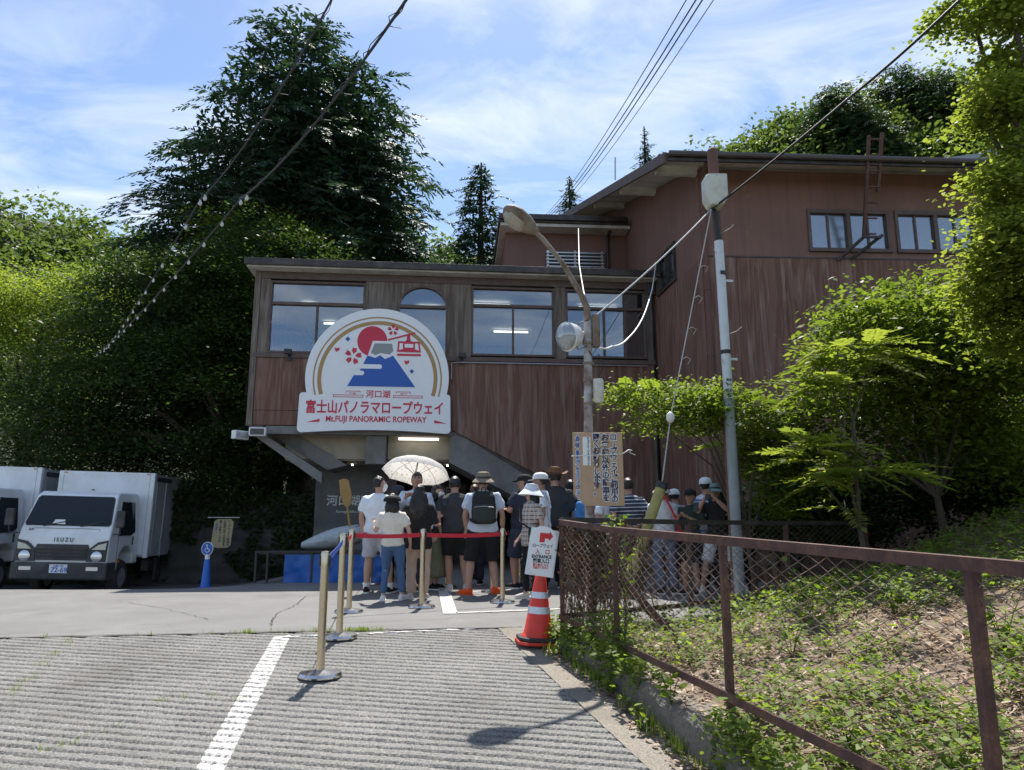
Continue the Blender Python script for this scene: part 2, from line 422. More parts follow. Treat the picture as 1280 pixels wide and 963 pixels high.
rust('lamp_head', (0.24, 0.20, 0.16), (0.14, 0.085, 0.05), 0.5, 6)
glass('window_glass', 0.11)
glass('wing_glass', 0.2, (0.7, 0.75, 0.75), 0.18)
glass('truck_glass', 0.08, (0.5, 0.56, 0.58))
emit('tube_light', (1.0, 0.98, 0.9), 2.2)
emit('pin_light', (1.0, 0.95, 0.85), 6)
leaf('leaf_cedar', (0.016, 0.036, 0.024), (0.06, 0.10, 0.06), 0.22, (0.85, 1.0, 0.5))
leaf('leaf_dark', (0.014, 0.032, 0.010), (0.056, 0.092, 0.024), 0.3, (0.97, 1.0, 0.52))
leaf('leaf_bright', (0.055, 0.092, 0.018), (0.20, 0.24, 0.05), 0.55, (0.97, 1.0, 0.5))
leaf('leaf_maple', (0.06, 0.098, 0.018), (0.22, 0.25, 0.055), 0.55, (0.97, 1.0, 0.52))
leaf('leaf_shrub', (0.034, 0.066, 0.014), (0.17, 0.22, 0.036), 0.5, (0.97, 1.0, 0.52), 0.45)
leaf('leaf_hill', (0.035, 0.064, 0.022), (0.125, 0.175, 0.055), 0.36, (1.0, 1.0, 0.5))
leaf('leaf_pine', (0.02, 0.045, 0.024), (0.07, 0.115, 0.05), 0.22, (0.9, 1.0, 0.5))
leaf('leaf_weed', (0.05, 0.095, 0.02), (0.21, 0.28, 0.055), 0.42, (1.0, 1.0, 0.4), nscale=2.5)
leaf('leaf_dry', (0.13, 0.09, 0.06), (0.50, 0.39, 0.30), 0.2, (1.0, 0.9, 0.7), nscale=4)
leaf('vine_dry', (0.05, 0.032, 0.02), (0.20, 0.13, 0.08), 0.1, (1, 0.9, 0.7), nscale=4)
# ------------------------------------------------------------------ terrain and pavement
rng = np.random.default_rng(7)
random.seed(7)
def sstep(a, b, x):
    t = np.clip((x - a) / (b - a), 0, 1); return t * t * (3 - 2 * t)
def vnoise(x, y, seed=0):
    """cheap smooth 2-d value noise for numpy arrays"""
    xi, yi = np.floor(x).astype(np.int64), np.floor(y).astype(np.int64); xf, yf = x - xi, y - yi
    def h(i, j): return (np.sin(i * 127.1 + j * 311.7 + seed * 74.7) * 43758.5453) % 1.0
    u, v = xf * xf * (3 - 2 * xf), yf * yf * (3 - 2 * yf)
    return (h(xi, yi) * (1 - u) + h(xi + 1, yi) * u) * (1 - v) + (h(xi, yi + 1) * (1 - u) + h(xi + 1, yi + 1) * u) * v
RAMP = 0.078
def y_break(x): return 7.73 + 0.14 * np.clip(x, -12, 4)
def road_z(x, y):
    dip = sstep(11.8, 15.0, y) * sstep(-3.8, -7.0, x)
    return -0.43 * dip
def ramp_z(x, y): return -RAMP * (y_break(x) - y)
def grid(name, xs, ys, zf, mat, kind='structure', keep=None, smooth=True):
    X, Y = np.meshgrid(xs, ys); Z = zf(X, Y)
    V = np.stack([X, Y, Z], -1).reshape(-1, 3); nx, ny = len(xs), len(ys)
    i = np.arange((ny - 1) * (nx - 1)); r, c = i // (nx - 1), i % (nx - 1); b = r * nx + c
    Fq = np.stack([b, b + 1, b + nx + 1, b + nx], -1)
    if keep is not None:
        cx_ = V[Fq].mean(1); Fq = Fq[keep(cx_[:, 0], cx_[:, 1])]
        u, inv = np.unique(Fq, return_inverse=True); V = V[u]; Fq = inv.reshape(Fq.shape)
    o = np_mesh(name, V, Fq, mat, smooth=smooth); o['kind'] = kind
    return o

concrete('asphalt', (0.155, 0.152, 0.148), (0.20, 0.196, 0.19), 0.5, 110, 0.6, stain=(0.108, 0.106, 0.103))
concrete('ramp_concrete', (0.165, 0.162, 0.152), (0.225, 0.218, 0.205), 0.8, 80, 0.9, stain=(0.108, 0.101, 0.088))
concrete('strip_concrete', (0.185, 0.165, 0.14), (0.25, 0.225, 0.19), 0.6, 80, 0.8, stain=(0.12, 0.10, 0.075))
concrete('kerb_concrete', (0.12, 0.105, 0.085), (0.20, 0.18, 0.15), 0.5, 60, 0.8, stain=(0.06, 0.06, 0.035))
plain('ground_far', (0.06, 0.065, 0.035), 0.95, coord='pos', scale=0.2)
def worn_paint():
    m, nt, out = nodes('road_paint')
    f = ramp(nt, pos_noise(nt, 38, 6, 0.75), [(0.40, (1, 1, 1)), (0.50, (0, 0, 0))])
    c = mixcol(nt, f, (0.56, 0.55, 0.53), (0.22, 0.21, 0.20))
    principled(nt, out, c, 0.75, 0, bump(nt, pos_noise(nt, 90, 3, 0.7), 0.4, 0.004), 0.3)
worn_paint()

g = MB(); g.add([(-3000, -3000, -1.6), (3000, -3000, -1.6), (3000, 3000, -1.6), (-3000, 3000, -1.6)], [(0, 1, 2, 3)])
tag(g.build('ground', M['ground_far'], recalc=False), kind='structure')

# asphalt road in front of the station
def road_surface(X, Y):
    yb = y_break(X); t = np.clip((Y - 7) / (23 - 7), 0, 1)      # rows start on the break line
    return road_z(X, Y)
xs = np.linspace(-26, 12, 153); tt = np.linspace(0, 1, 70)
X, T = np.meshgrid(xs, tt); YB = y_break(X); Yg = YB + T * (24 - YB)
Zg = road_z(X, Yg) + 0.006 * (vnoise(X * 1.7, Yg * 1.7, 3) - 0.5)
V = np.stack([X, Yg, Zg], -1).reshape(-1, 3); nx = len(xs); i = np.arange(69 * 152); b = (i // 152) * nx + i % 152
o = np_mesh('road', V, np.stack([b, b + 1, b + nx + 1, b + nx], -1), M['asphalt'], smooth=True); o['kind'] = 'structure'

# grooved concrete ramp: one groove about every 10 cm, running slightly towards the camera on the right
GK = 0.17
def x_edge(y): return -0.14 + (7.72 - y) * 0.262       # right edge of the grooved part
def groove(x, y):
    w = y + GK * x + 0.03 * (vnoise(x * .8, y * 1.6, 5) - 0.5) + 0.010 * (vnoise(x * 5, y * 4, 9) - 0.5) + 0.007 * (vnoise(x * 17, y * 9, 10) - 0.5)
    sp = np.where(x < -4.6 - 0.7 * (7.0 - y), 0.07, 0.10)
    ph = (w / sp) % 1.0
    dgr = np.abs(ph - 0.5) * 2
    gw = 0.26 + 0.16 * (vnoise(x * 3.3, y * 11, 13) - 0.5)
    prof = sstep(gw + .035, gw - .035, dgr)
    wear = 0.45 + 0.6 * vnoise(x * 1.6, y * 2.6, 2) + 0.35 * vnoise(x * 7, y * 9, 7)
    deep = np.where(x < -4.6 - 0.7 * (7.0 - y), 0.014, 0.036)
    return -deep * prof * wear + 0.004 * (vnoise(x * 21, y * 21, 4) - 0.5) + 0.003 * (vnoise(x * 40, y * 52, 8) - 0.5)
def near_xs(a, b): return np.linspace(a, b, int((b - a) / 0.028))
NX = 170; NY = 740
tx = np.linspace(0, 1, NX); ty = np.linspace(0, 1, NY)
YY = 3.0 + ty[:, None] * np.ones((1, NX)); U = tx[None, :]
ybase = 3.0 + ty[:, None] * 4.72
XL = -7.2; XR = x_edge(ybase); X = XL + (XR - XL) * (1 - (1 - U) ** 1.15)
Yr = 3.0 + ty[:, None] * (y_break(X) - 0.012 - 3.0)
X = XL + (x_edge(Yr) - XL) * (1 - (1 - U) ** 1.15)
Z = ramp_z(X, Yr) + groove(X, Yr)
V = np.stack([X, Yr, Z], -1).reshape(-1, 3); i = np.arange((NY - 1) * (NX - 1)); b = (i // (NX - 1)) * NX + i % (NX - 1)
o = np_mesh('grooved_ramp', V, np.stack([b, b + 1, b + NX + 1, b + NX], -1), M['ramp_concrete'], smooth=False); o['kind'] = 'structure'
# the lower part of the ramp behind and beside the camera
grid('ramp_approach', np.linspace(-26, -7.18, 20), np.linspace(-30, 7.0, 30), lambda x, y: np.minimum(ramp_z(x, y), ramp_z(x, y_break(x) - 0.01)) - 0.004, M['ramp_concrete'], keep=lambda x, y: y < y_break(x) + 0.2)
grid('ramp_lower', np.linspace(-7.3, 1.45, 40), np.linspace(-30, 3.02, 60), lambda x, y: ramp_z(x, y) - 0.006, M['ramp_concrete'])
grid('yard_behind', np.linspace(1.4, 26, 12), np.linspace(-30, 1.2, 20), lambda x, y: ramp_z(np.minimum(x, 2), y) - 0.02, M['ramp_concrete'])

# fence line surveyed along the right: posts, then a second run back along the road
FP = [Vector((0.46, 7.0)), Vector((0.80, 5.9)), Vector((1.18, 4.24)), Vector((1.57, 2.6)), Vector((1.95, 0.9))]
def fence_x(y):
    ys = [p.y for p in FP][::-1]; xs_ = [p.x for p in FP][::-1]
    return np.interp(y, ys, xs_)
def strip_z(x, y): return ramp_z(x, np.minimum(y, y_break(x)))
xs = np.linspace(0, 1, 26); ys = np.linspace(0.6, 7.75, 130)
U, Yq = np.meshgrid(xs, ys); X0 = x_edge(Yq) - 0.01; X1 = fence_x(Yq) + 0.1; Xq = X0 + (X1 - X0) * U
Zq = strip_z(Xq, Yq) + 0.012 * (vnoise(Xq * 5, Yq * 5, 1) - 0.5) + 0.006 * (vnoise(Xq * 22, Yq * 22, 6) - 0.5) + 0.004
V = np.stack([Xq, Yq, Zq], -1).reshape(-1, 3); i = np.arange(129 * 25); b = (i // 25) * 26 + i % 25
o = np_mesh('concrete_strip', V, np.stack([b, b + 1, b + 27, b + 26], -1), M['strip_concrete'], smooth=True); o['kind'] = 'structure'

# broken kerb under the fence
def kerb_top(x, y): return np.minimum(0.045, ramp_z(x, np.asarray(y, float)) + 0.20)
kb = MB(); rings = []
for j in range(131):
    y0 = 0.6 + j * 6.5 / 130; xa = float(fence_x(y0)); za = float(ramp_z(xa, y0)); nz = lambda k: float(vnoise(np.float64(y0 * 3.1), np.float64(k), 4)) - .5
    hf = lambda k: float(vnoise(np.float64(y0 * 13.0), np.float64(k), 9)) - .5; top = float(kerb_top(xa, y0)) + 0.03 * nz(1) + .015 * hf(1); w0 = 0.10 + 0.03 * nz(2) + .02 * hf(2); ch = 0.03 + 0.06 * max(0, nz(3)) + .02 * abs(hf(3))
    rings.append([(xa - w0 - .02, y0, za - .1), (xa - w0, y0, top - ch), (xa - w0 + ch, y0, top), (xa + .12, y0, top + .01), (xa + .12, y0, za - .1)])
kv = [p for r_ in rings for p in r_]; kf = []
for j in range(130):
    for k in range(4): kf.append((j * 5 + k, j * 5 + k + 1, (j + 1) * 5 + k + 1, (j + 1) * 5 + k))
kf += [(0, 1, 2, 3, 4), (654, 653, 652, 651, 650)]
kb.add(kv, kf)
tag(kb.build('kerb', M['kerb_concrete']), kind='structure')

# planted bank behind the fence
BR0, BRD = Vector((0.46, 7.0)), Vector((3.15, 2.3)).normalized()
BRN = Vector((BRD.y, -BRD.x))
def bank_z(x, y):
    s = np.maximum(x - fence_x(np.clip(y, 0.9, 7.0)), 0)
    db = (x - BR0.x) * BRN.x + (y - BR0.y) * BRN.y
    hgt = 0.085 * s + 0.020 * s * s
    hgt = np.minimum(hgt, 2.3)
    return kerb_top(fence_x(np.clip(y, 0.9, 7.0)), y) - .015 + hgt * sstep(-0.15, 1.7, db) + 0.05 * (vnoise(x * 2.3, y * 2.3, 11) - 0.5) + 0.03 * (vnoise(x * 7, y * 7, 12) - 0.5)
def bank_keep(x, y):
    db = (x - BR0.x) * BRN.x + (y - BR0.y) * BRN.y
    return (db > -0.18) & (x > fence_x(np.clip(y, 0.9, 7.0)) + 0.08) & (y < 12.7)
grid('bank', np.linspace(0.4, 11, 130), np.linspace(0.6, 12.8, 150), bank_z, M['soil'], keep=bank_keep)

# painted markings (4 mm sheets)
def strip_mark(name, pts, zf, label=None):
    """quad strip following the surface; pts: list of (left xy, right xy)"""
    vs, fs = [], []
    for (a, b) in pts:
        for p in (a, b): vs.append((p[0], p[1], float(zf(np.float64(p[0]), np.float64(p[1])))))
    for k in range(len(pts) - 1): fs.append((2 * k, 2 * k + 1, 2 * k + 3, 2 * k + 2))
    mb = MB(); mb.add(vs, fs); o = mb.build(name, M['road_paint'], recalc=False); o['kind'] = 'structure'; return o
def seg_mark(name, p0, p1, w, zf, n=2):
    p0, p1 = Vector(p0), Vector(p1); d = (p1 - p0); nn = Vector((-d.y, d.x)).normalized() * w / 2
    return strip_mark(name, [((p0 + d * k / n) + nn, (p0 + d * k / n) - nn) for k in range(n + 1)], zf)
# on the ramp the paint follows the grooves
def ramp_paint(name, p0, p1, w):
    p0, p1 = Vector(p0), Vector(p1); d = p1 - p0; nn = Vector((-d.y, d.x)).normalized() * w / 2
    ny = max(2, int(abs(d.length) / 0.011)); nxx = 8; vs = []
    for k in range(ny + 1):
        for q in range(nxx + 1):
            p = p0 + d * k / ny + nn * (1 - 2 * q / nxx); x, y = np.float64(p.x), np.float64(p.y)
            vs.append((p.x, p.y, float(ramp_z(x, y) + groove(x, y)) + 0.0045))
    k = np.arange(ny * nxx); b = (k // nxx) * (nxx + 1) + k % nxx
    o = np_mesh(name, np.array(vs), np.stack([b, b + 1, b + nxx + 2, b + nxx + 1], -1), M['road_paint'], smooth=True); o['kind'] = 'structure'
def on_ramp(px, py):
    lo, hi = 2.0, 9.0
    for _ in range(50):
        y = (lo + hi) / 2; p = at(px, py, y)
        if p.z > float(ramp_z(np.float64(p.x), np.float64(p.y))): lo = y
        else: hi = y
    return Vector((p.x, p.y))
def on_road(px, py, z=0.0):
    p = at(px, py, 1.0); d = p - Vector((0, 0, EYE)); t = (z - EYE) / d.z; q = Vector((0, 0, EYE)) + d * t; return Vector((q.x, q.y))
a, b = on_ramp(352, 797), on_ramp(262, 963)
ramp_paint('white_line', a + (a - b).normalized() * 0.05, b + (b - a) * 0.35, 0.15)
ramp_paint('white_line', on_ramp(348, 797), on_ramp(606, 786), 0.04)
zr = lambda x, y: road_z(x, y) + 0.008
seg_mark('white_line', on_road(553, 732), on_road(563, 768), 0.17, zr)
seg_mark('white_line', on_road(570, 767), on_road(700, 762), 0.09, zr)
seg_mark('white_line', on_road(560, 742), on_road(690, 735), 0.07, zr)

# crack and tufts of grass along the joint between road and ramp: built with the plants below

# cracks in the asphalt and the joint between road and ramp
plain('crack_dark', (0.035, 0.034, 0.032), 0.95, coord='pos')
def crack(pts, w, zf, seed):
    r_ = np.random.default_rng(seed); P = []
    for a, b in zip(pts[:-1], pts[1:]):
        for k in range(12): p = a.lerp(b, k / 12); P.append(Vector((p.x + r_.normal(0, .012), p.y + r_.normal(0, .02))))
    P.append(pts[-1]); L_ = []
    for k, p in enumerate(P):
        d = (P[min(k + 1, len(P) - 1)] - P[max(k - 1, 0)]).normalized(); nn = Vector((-d.y, d.x)) * w * r_.uniform(.3, 1.2) / 2; L_.append((p + nn, p - nn))
    vs = []; 
    for (a, b) in L_:
        for p in (a, b): vs.append((p.x, p.y, float(zf(np.float64(p.x), np.float64(p.y)))))
    mb = MB(); mb.add(vs, [(2 * k, 2 * k + 1, 2 * k + 3, 2 * k + 2) for k in range(len(L_) - 1)]); o = mb.build('crack', M['crack_dark'], recalc=False); o['kind'] = 'structure'
crack([on_road(382, 746), on_road(370, 757), on_road(345, 768), on_road(338, 783)], .012, zr, 1)
crack([on_road(150, 752), on_road(210, 762), on_road(260, 775)], .009, zr, 2)
crack([on_road(600, 772), on_road(500, 777), on_road(420, 780)], .010, zr, 3)
crack([Vector((x, float(y_break(np.float64(x))) + .004)) for x in (-8, -5, -3, -1.2, 0.1)], .03, lambda x, y: 0.007, 4)
# ------------------------------------------------------------------ hills
def ridge_hill(name, ridge, Yr, Yb, zbase, mat, n=60, rough=1.5):
    """slope rising from Yb to a surveyed ridge at distance Yr"""
    P = [at(x, y, Yr) for x, y in ridge]; xs_ = np.array([p.x for p in P]); zs_ = np.array([p.z for p in P])
    X = np.linspace(xs_[0], xs_[-1], n); Zr = np.interp(X, xs_, zs_); m = 26; V = []
    for j in range(m):
        t = j / (m - 1); y = Yb + (Yr - Yb) * t
        V.append(np.stack([X * (0.55 + 0.45 * t), np.full(n, y), zbase + (Zr - zbase) * t ** 1.15 + rough * (vnoise(X * 0.2, np.full(n, y * 0.2), 3) - 0.5)], -1))
    y = Yr + 60
    V.append(np.stack([X * 1.4, np.full(n, y), Zr * 0.6], -1)); V = np.concatenate(V)
    i = np.arange(m * (n - 1)); b = (i // (n - 1)) * n + i % (n - 1)
    o = np_mesh(name, V, np.stack([b, b + 1, b + n + 1, b + n], -1), mat, smooth=True); o['kind'] = 'structure'
    return o, X, Zr
RIDGE_L = [(-260, 200), (-60, 240), (0, 262), (60, 276), (110, 292), (165, 318), (300, 345), (420, 345), (520, 318), (560, 325), (640, 365), (720, 400)]
RIDGE_R = [(600, 400), (760, 300), (860, 225), (920, 196), (980, 172), (1040, 142), (1130, 122), (1240, 100), (1400, 80)]
hill_l, HLX, HLZ = ridge_hill('hill_left', RIDGE_L, 110.0, 40.0, 0.0, M['hill_soil'])
hill_r, HRX, HRZ = ridge_hill('hill_right', RIDGE_R, 52.0, 26.0, 3.0, M['hill_soil'])
grid('hillside', np.linspace(-60, 30, 60), np.linspace(23.5, 42, 20), lambda x, y: -0.5 + 7.0 * sstep(23.5, 42, y) * sstep(6, -2, x) + 0.8 * (vnoise(x * .3, y * .3, 5) - .5), M['hill_soil'])

# ------------------------------------------------------------------ ropeway station (front block)
FL, FR = Vector((-5.26, 14.7, 0)), Vector((3.09, 15.5, 0))
FW = (FR - FL).length; FYAW = math.atan2(FR.y - FL.y, FR.x - FL.x)
st = empty('ropeway_station', FL, FYAW, 'brown plywood station building with large windows on its overhanging upper floor', 'building')
def diag(u): return 2.90 - (u - 4.05) * 0.508       # underside of the stair that cuts the lower wall
# lower plywood panels
edges = [0.06, 0.94, 1.86, 2.78, 3.62, 4.05, 4.78, 5.70, 6.62, 7.54, 8.36]
for a, b in zip(edges[:-1], edges[1:]):
    a2, b2 = a + 0.003, b - 0.003
    za = 2.96 if a < 4.0 else max(0.35, diag(a2)); zb = 2.96 if b < 4.1 else max(0.35, diag(b2))
    dy_ = random.uniform(-0.003, 0.003)
    if a < 3.6:       # a horizontal joint splits the left panels
        MB().prism([(a2, 3.26), (b2, 3.26), (b2, 4.338), (a2, 4.338)], dy_, 0.05, 'xz').build('panel', M['ply_lower'], st)
        MB().prism([(a2, za), (b2, zb), (b2, 3.252), (a2, 3.252)], dy_ + 0.004, 0.05, 'xz').build('panel', M['ply_lower'], st)
    else:
        MB().prism([(a2, za), (b2, zb), (b2, 4.338), (a2, 4.338)], dy_, 0.05, 'xz').build('panel', M['ply_lower'], st)
# backing wall behind panels
bw = MB(); bw.prism([(0.0, 2.94), (4.0, 2.94), (8.37, 0.3), (8.37, 4.44), (0.0, 4.44)], 0.052, 0.14, 'xz'); bw.build('wall', M['dark_trim'], st)
# trim bands
t = MB(); t.box(-0.02, 8.37, -0.035, 0.06, 4.342, 4.435); t.build('sill_band', M['brown_trim'], st, bevel=0.006)
t = MB(); t.box(0.0, 8.37, -0.02, 0.12, 6.02, 6.17); t.build('head_band', M['brown_trim'], st, bevel=0.006)
t = MB(); t.box(-0.06, 0.055, -0.03, 0.2, 2.94, 6.18); t.build('corner_post', M['ply_upper'], st, bevel=0.006)
# window wall panels between openings
WIN = [(0.25, 2.20), (2.88, 3.92), (4.42, 6.20), (6.44, 8.20)]
ZB, ZT = 4.44, 6.02
gaps = [(0.06, 0.25), (2.20, 2.52), (2.52, 2.88), (3.92, 4.16), (4.16, 4.42), (6.20, 6.44), (8.20, 8.36)]
for a, b in gaps:
    MB().box(a + 0.002, b - 0.002, random.uniform(-0.004, 0.002), 0.10, ZB, ZT - 0.002).build('panel', M['ply_upper'], st)
# spandrel with an arched head over the second window
ar = MB(); ca, ra, za_, ha = 3.40, 0.52, 5.50, 0.46; N = 22
for k in range(N):
    t0, t1 = math.pi * (1 - k / N), math.pi * (1 - (k + 1) / N)
    u0, u1 = ca + ra * math.cos(t0), ca + ra * math.cos(t1); z0, z1 = za_ + ha * math.sin(t0), za_ + ha * math.sin(t1)
    ar.add([(u0, 0, z0), (u1, 0, z1), (u1, 0, 6.018), (u0, 0, 6.018), (u0, .1, z0), (u1, .1, z1)], [(0, 1, 2, 3), (0, 4, 5, 1)])
ar.build('panel', M['ply_upper'], st)
def window(par, u0, u1, z0, z1, mull, trans, gm='window_glass', depth=0.05, fr=0.045, fm='brown_trim'):
    w = MB()
    w.box(u0, u1, -0.02, depth + .04, z0, z0 + fr); w.box(u0, u1, -0.02, depth + .04, z1 - fr, z1)
    w.box(u0, u0 + fr, -0.018, depth + .04, z0 + fr, z1 - fr); w.box(u1 - fr, u1, -0.018, depth + .04, z0 + fr, z1 - fr)
    if trans: w.box(u0 + fr, u1 - fr, -0.010, depth + .03, trans - fr * .7, trans + fr * .7)
    wo = w.build('window', M[fm], par, bevel=0.004, segs=1)
    def pane(a, b, c, d): MB().box(a, b, depth, depth + 0.006, c, d).build('pane', M[gm], wo)
    zl1 = (trans - fr * .7) if trans else z1 - fr
    if trans: pane(u0 + fr, u1 - fr, trans + fr * .7, z1 - fr)
    us = [u0 + fr] + list(mull) + [u1 - fr]
    for k in range(len(us) - 1): pane(us[k] + (0.012 if k else 0), us[k + 1] - (0.012 if k < len(us) - 2 else 0), z0 + fr, zl1)
    for mu in mull: MB().box(mu - .02, mu + .02, 0.005, depth + .035, z0 + fr, zl1).build('mullion', M[fm], wo)
    return wo
window(st, 0.25, 2.20, ZB, 5.98, [1.22], 5.50)
window(st, 4.42, 6.20, ZB + .03, 5.98, [5.31], 5.57)
window(st, 6.44, 8.20, ZB + .03, 5.98, [7.28, 7.74], 5.57)
# arched window
aw = MB(); fr = 0.04
pts = [(ca + (ra) * math.cos(t), za_ + ha * math.sin(t)) for t in np.linspace(math.pi, 0, 25)]
pti = [(ca + (ra - fr) * math.cos(t), za_ + (ha - fr) * math.sin(t)) for t in np.linspace(math.pi, 0, 25)]
for k in range(24):
    a, b, c, d = pts[k], pts[k + 1], pti[k + 1], pti[k]
    aw.add([(p[0], y, p[1]) for y in (-0.02, 0.08) for p in (a, b, c, d)], [(0, 1, 2, 3), (7, 6, 5, 4), (0, 4, 5, 1), (3, 2, 6, 7)])
aw.box(2.88, 2.92, -.02, .08, ZB, 5.50); aw.box(3.88, 3.92, -.02, .08, ZB, 5.50); aw.box(2.92, 3.88, -.018, .075, 5.47, 5.53); aw.box(2.92, 3.88, -.018, .075, ZB, ZB + .05)
awo = aw.build('arched_window', M['brown_trim'], st)
MB().prism(pti[1:-1], 0.045, 0.05, 'xz').build('pane', M['window_glass'], awo)
MB().box(2.92, 3.88, 0.045, 0.05, ZB + .05, 5.47).build('pane', M['window_glass'], awo)
# eave: fascia, gutter, soffit, roof sheet
t = MB(); t.box(-0.20, 8.45, -0.30, 6.2, 6.235, 6.36); t.build('roof', M['roof_metal'], st, bevel=0.01)
t = MB(); t.box(-0.22, 8.45, -0.36, -0.302, 6.20, 6.345); t.build('gutter', M['dark_trim'], st, bevel=0.015)
t = MB(); t.box(-0.18, 8.40, -0.29, 6.0, 6.175, 6.232); t.build('soffit', M['white_soffit'], st)
for k in range(19):
    t = MB(); t.box(-0.1 + k * 0.47, -0.06 + k * 0.47, -0.31, 6.0, 6.362, 6.385); t.build('roof_seam', M['roof_metal'], st)
# side wall, back, floor and ceiling of the upper room
t = MB(); t.box(-0.05, 0.02, 0.21, 6.0, 2.94, 6.17); t.build('side_wall', M['ply_upper'], st)
t = MB(); t.box(0.03, 8.36, 0.16, 5.9, 4.10, 4.16); t.build('floor', M['interior_wall'], st)
t = MB(); t.box(0.03, 8.36, 0.16, 5.9, 6.02, 6.08); t.build('ceiling', M['interior_wall'], st)
t = MB(); t.box(0.03, 8.36, 5.6, 5.7, 4.17, 6.01); t.build('back_wall', M['interior_wall'], st)
for (u, y, L) in ((0.75, 1.6, .30), (1.0, 3.2, .3), (4.9, 1.2, .9), (3.5, 1.6, .5), (7.4, 1.2, .9), (5.6, 3.6, .9)):
    MB().box(u - L / 2, u + L / 2, y - .03, y + .03, 5.93, 5.96).build('tube_light', M['tube_light'], st)
# underside of the overhang: slab, beams, beige soffit panels, lit tube
t = MB(); t.box(0.0, 8.37, 0.16, 4.6, 2.84, 2.93); t.build('floor_slab', M['grey_beam'], st)
t = MB(); t.box(0.0, 4.04, -0.005, 0.155, 2.78, 2.938); t.build('edge_beam', M['grey_beam'], st, bevel=0.01)
for (u0, u1) in ((0.62, 2.28), (2.72, 4.0)):
    t = MB(); t.box(u0, u1, 0.55, 0.62, 2.33, 2.835); t.build('soffit_panel', M['beige_panel'], st)
    t = MB(); t.box(u0, u1, 0.63, 3.9, 2.30, 2.36); t.build('soffit_panel', M['beige_panel'], st)
t = MB(); t.prism([(0.16, 2.835), (0.16, 2.2), (4.2, 2.05), (4.2, 2.835)], 2.30, 2.70, 'yz'); t.build('beam', M['grey_beam'], st, bevel=0.012)
t = MB(); t.prism([(0.05, 2.77), (0.30, 2.77), (1.45, 2.02), (1.45, 1.80)], 0.16, 0.5, 'xz'); t.build('bracket', M['grey_beam'], st, bevel=0.01)
t = MB(); t.prism([(0.3, 2.83), (0.85, 2.83), (1.9, 2.2), (1.5, 2.1)], 0.505, 1.6, 'xz'); t.build('bracket', M['grey_beam'], st)
MB().box(2.95, 3.78, 0.30, 0.36, 2.72, 2.76).build('tube_light', M['tube_light'], st)
# stair stringer and soffit under the sloping wall
t = MB(); t.prism([(4.0, 2.80), (4.06, 2.90), (8.37, 0.71), (8.37, 0.02), (4.0, 2.24)], 0.06, 1.7, 'xz'); t.build('stair_soffit', M['grey_beam'], st)
t = MB(); t.bar((5.3, 0.5, 1.25), (6.6, 0.5, 1.98), 0.07, 0.16); t.build('stair_rail', M['grey_beam'], st)
# walls of the passage below
t = MB(); t.box(1.05, 2.62, 1.9, 2.2, -0.4, 2.32); t.build('pillar_wall', M['pillar_wall'], st, bevel=0.015)
t = MB(); t.box(2.63, 2.86, 1.8, 2.1, -0.1, 2.3); t.build('pillar', M['brown_trim'], st, bevel=0.012)
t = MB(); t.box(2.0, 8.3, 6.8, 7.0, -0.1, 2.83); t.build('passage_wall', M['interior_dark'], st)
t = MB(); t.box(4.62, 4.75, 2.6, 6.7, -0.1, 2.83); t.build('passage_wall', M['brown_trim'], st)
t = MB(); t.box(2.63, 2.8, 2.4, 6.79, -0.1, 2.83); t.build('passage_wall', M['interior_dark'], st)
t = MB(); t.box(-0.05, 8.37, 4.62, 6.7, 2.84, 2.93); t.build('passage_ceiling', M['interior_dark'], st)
for u in (3.75, 3.98, 1.9):
    MB().lathe([(0.02, 2.26), (0.02, 2.285)], (u, 1.4, 0), 8).build('spot_light', M['pin_light'], st)
# counter board reading OPEN inside the passage
t = MB(); t.box(3.35, 4.5, 4.4, 4.46, 1.62, 2.02); ob_ = t.build('notice_board', M['dark_trim'], st)
t = MB(); t.box(3.4, 4.5, 4.3, 4.4, 1.5, 1.55); t.build('shelf', M['alu'], st)
t = MB(); t.box(3.4, 4.5, 4.3, 4.9, 0.0, 1.0); t.build('counter', M['interior_dark'], st)

TEXTS = []
def text(body, size, mat, parent, loc, rot=(R(90), 0, 0), bold=0.0, xs=1.0, align='CENTER', extrude=0.0015, name='lettering', shear=0.0):
    cu = bpy.data.curves.new(name, 'FONT'); cu.body = body; cu.size = size; cu.align_x = align; cu.align_y = 'CENTER'
    cu.offset = bold; cu.extrude = extrude; cu.resolution_u = 3; cu.shear = shear
    o = bpy.data.objects.new(name, cu); COL.objects.link(o); cu.materials.append(mat)
    o.location = loc; o.rotation_euler = rot; o.scale = (xs, 1, 1); o.parent = parent; TEXTS.append(o); return o
text('OPEN', 0.26, M['cream_letters'], ob_, (3.95, 4.385, 1.83), bold=0.006)
text('河口湖畔駅', 0.25, M['cream_letters'], st, (1.93, 1.888, 1.50), bold=0.004)
text('Kawaguchiko kohan Sta', 0.085, M['cream_letters'], st, (1.93, 1.888, 1.27), bold=0.001)

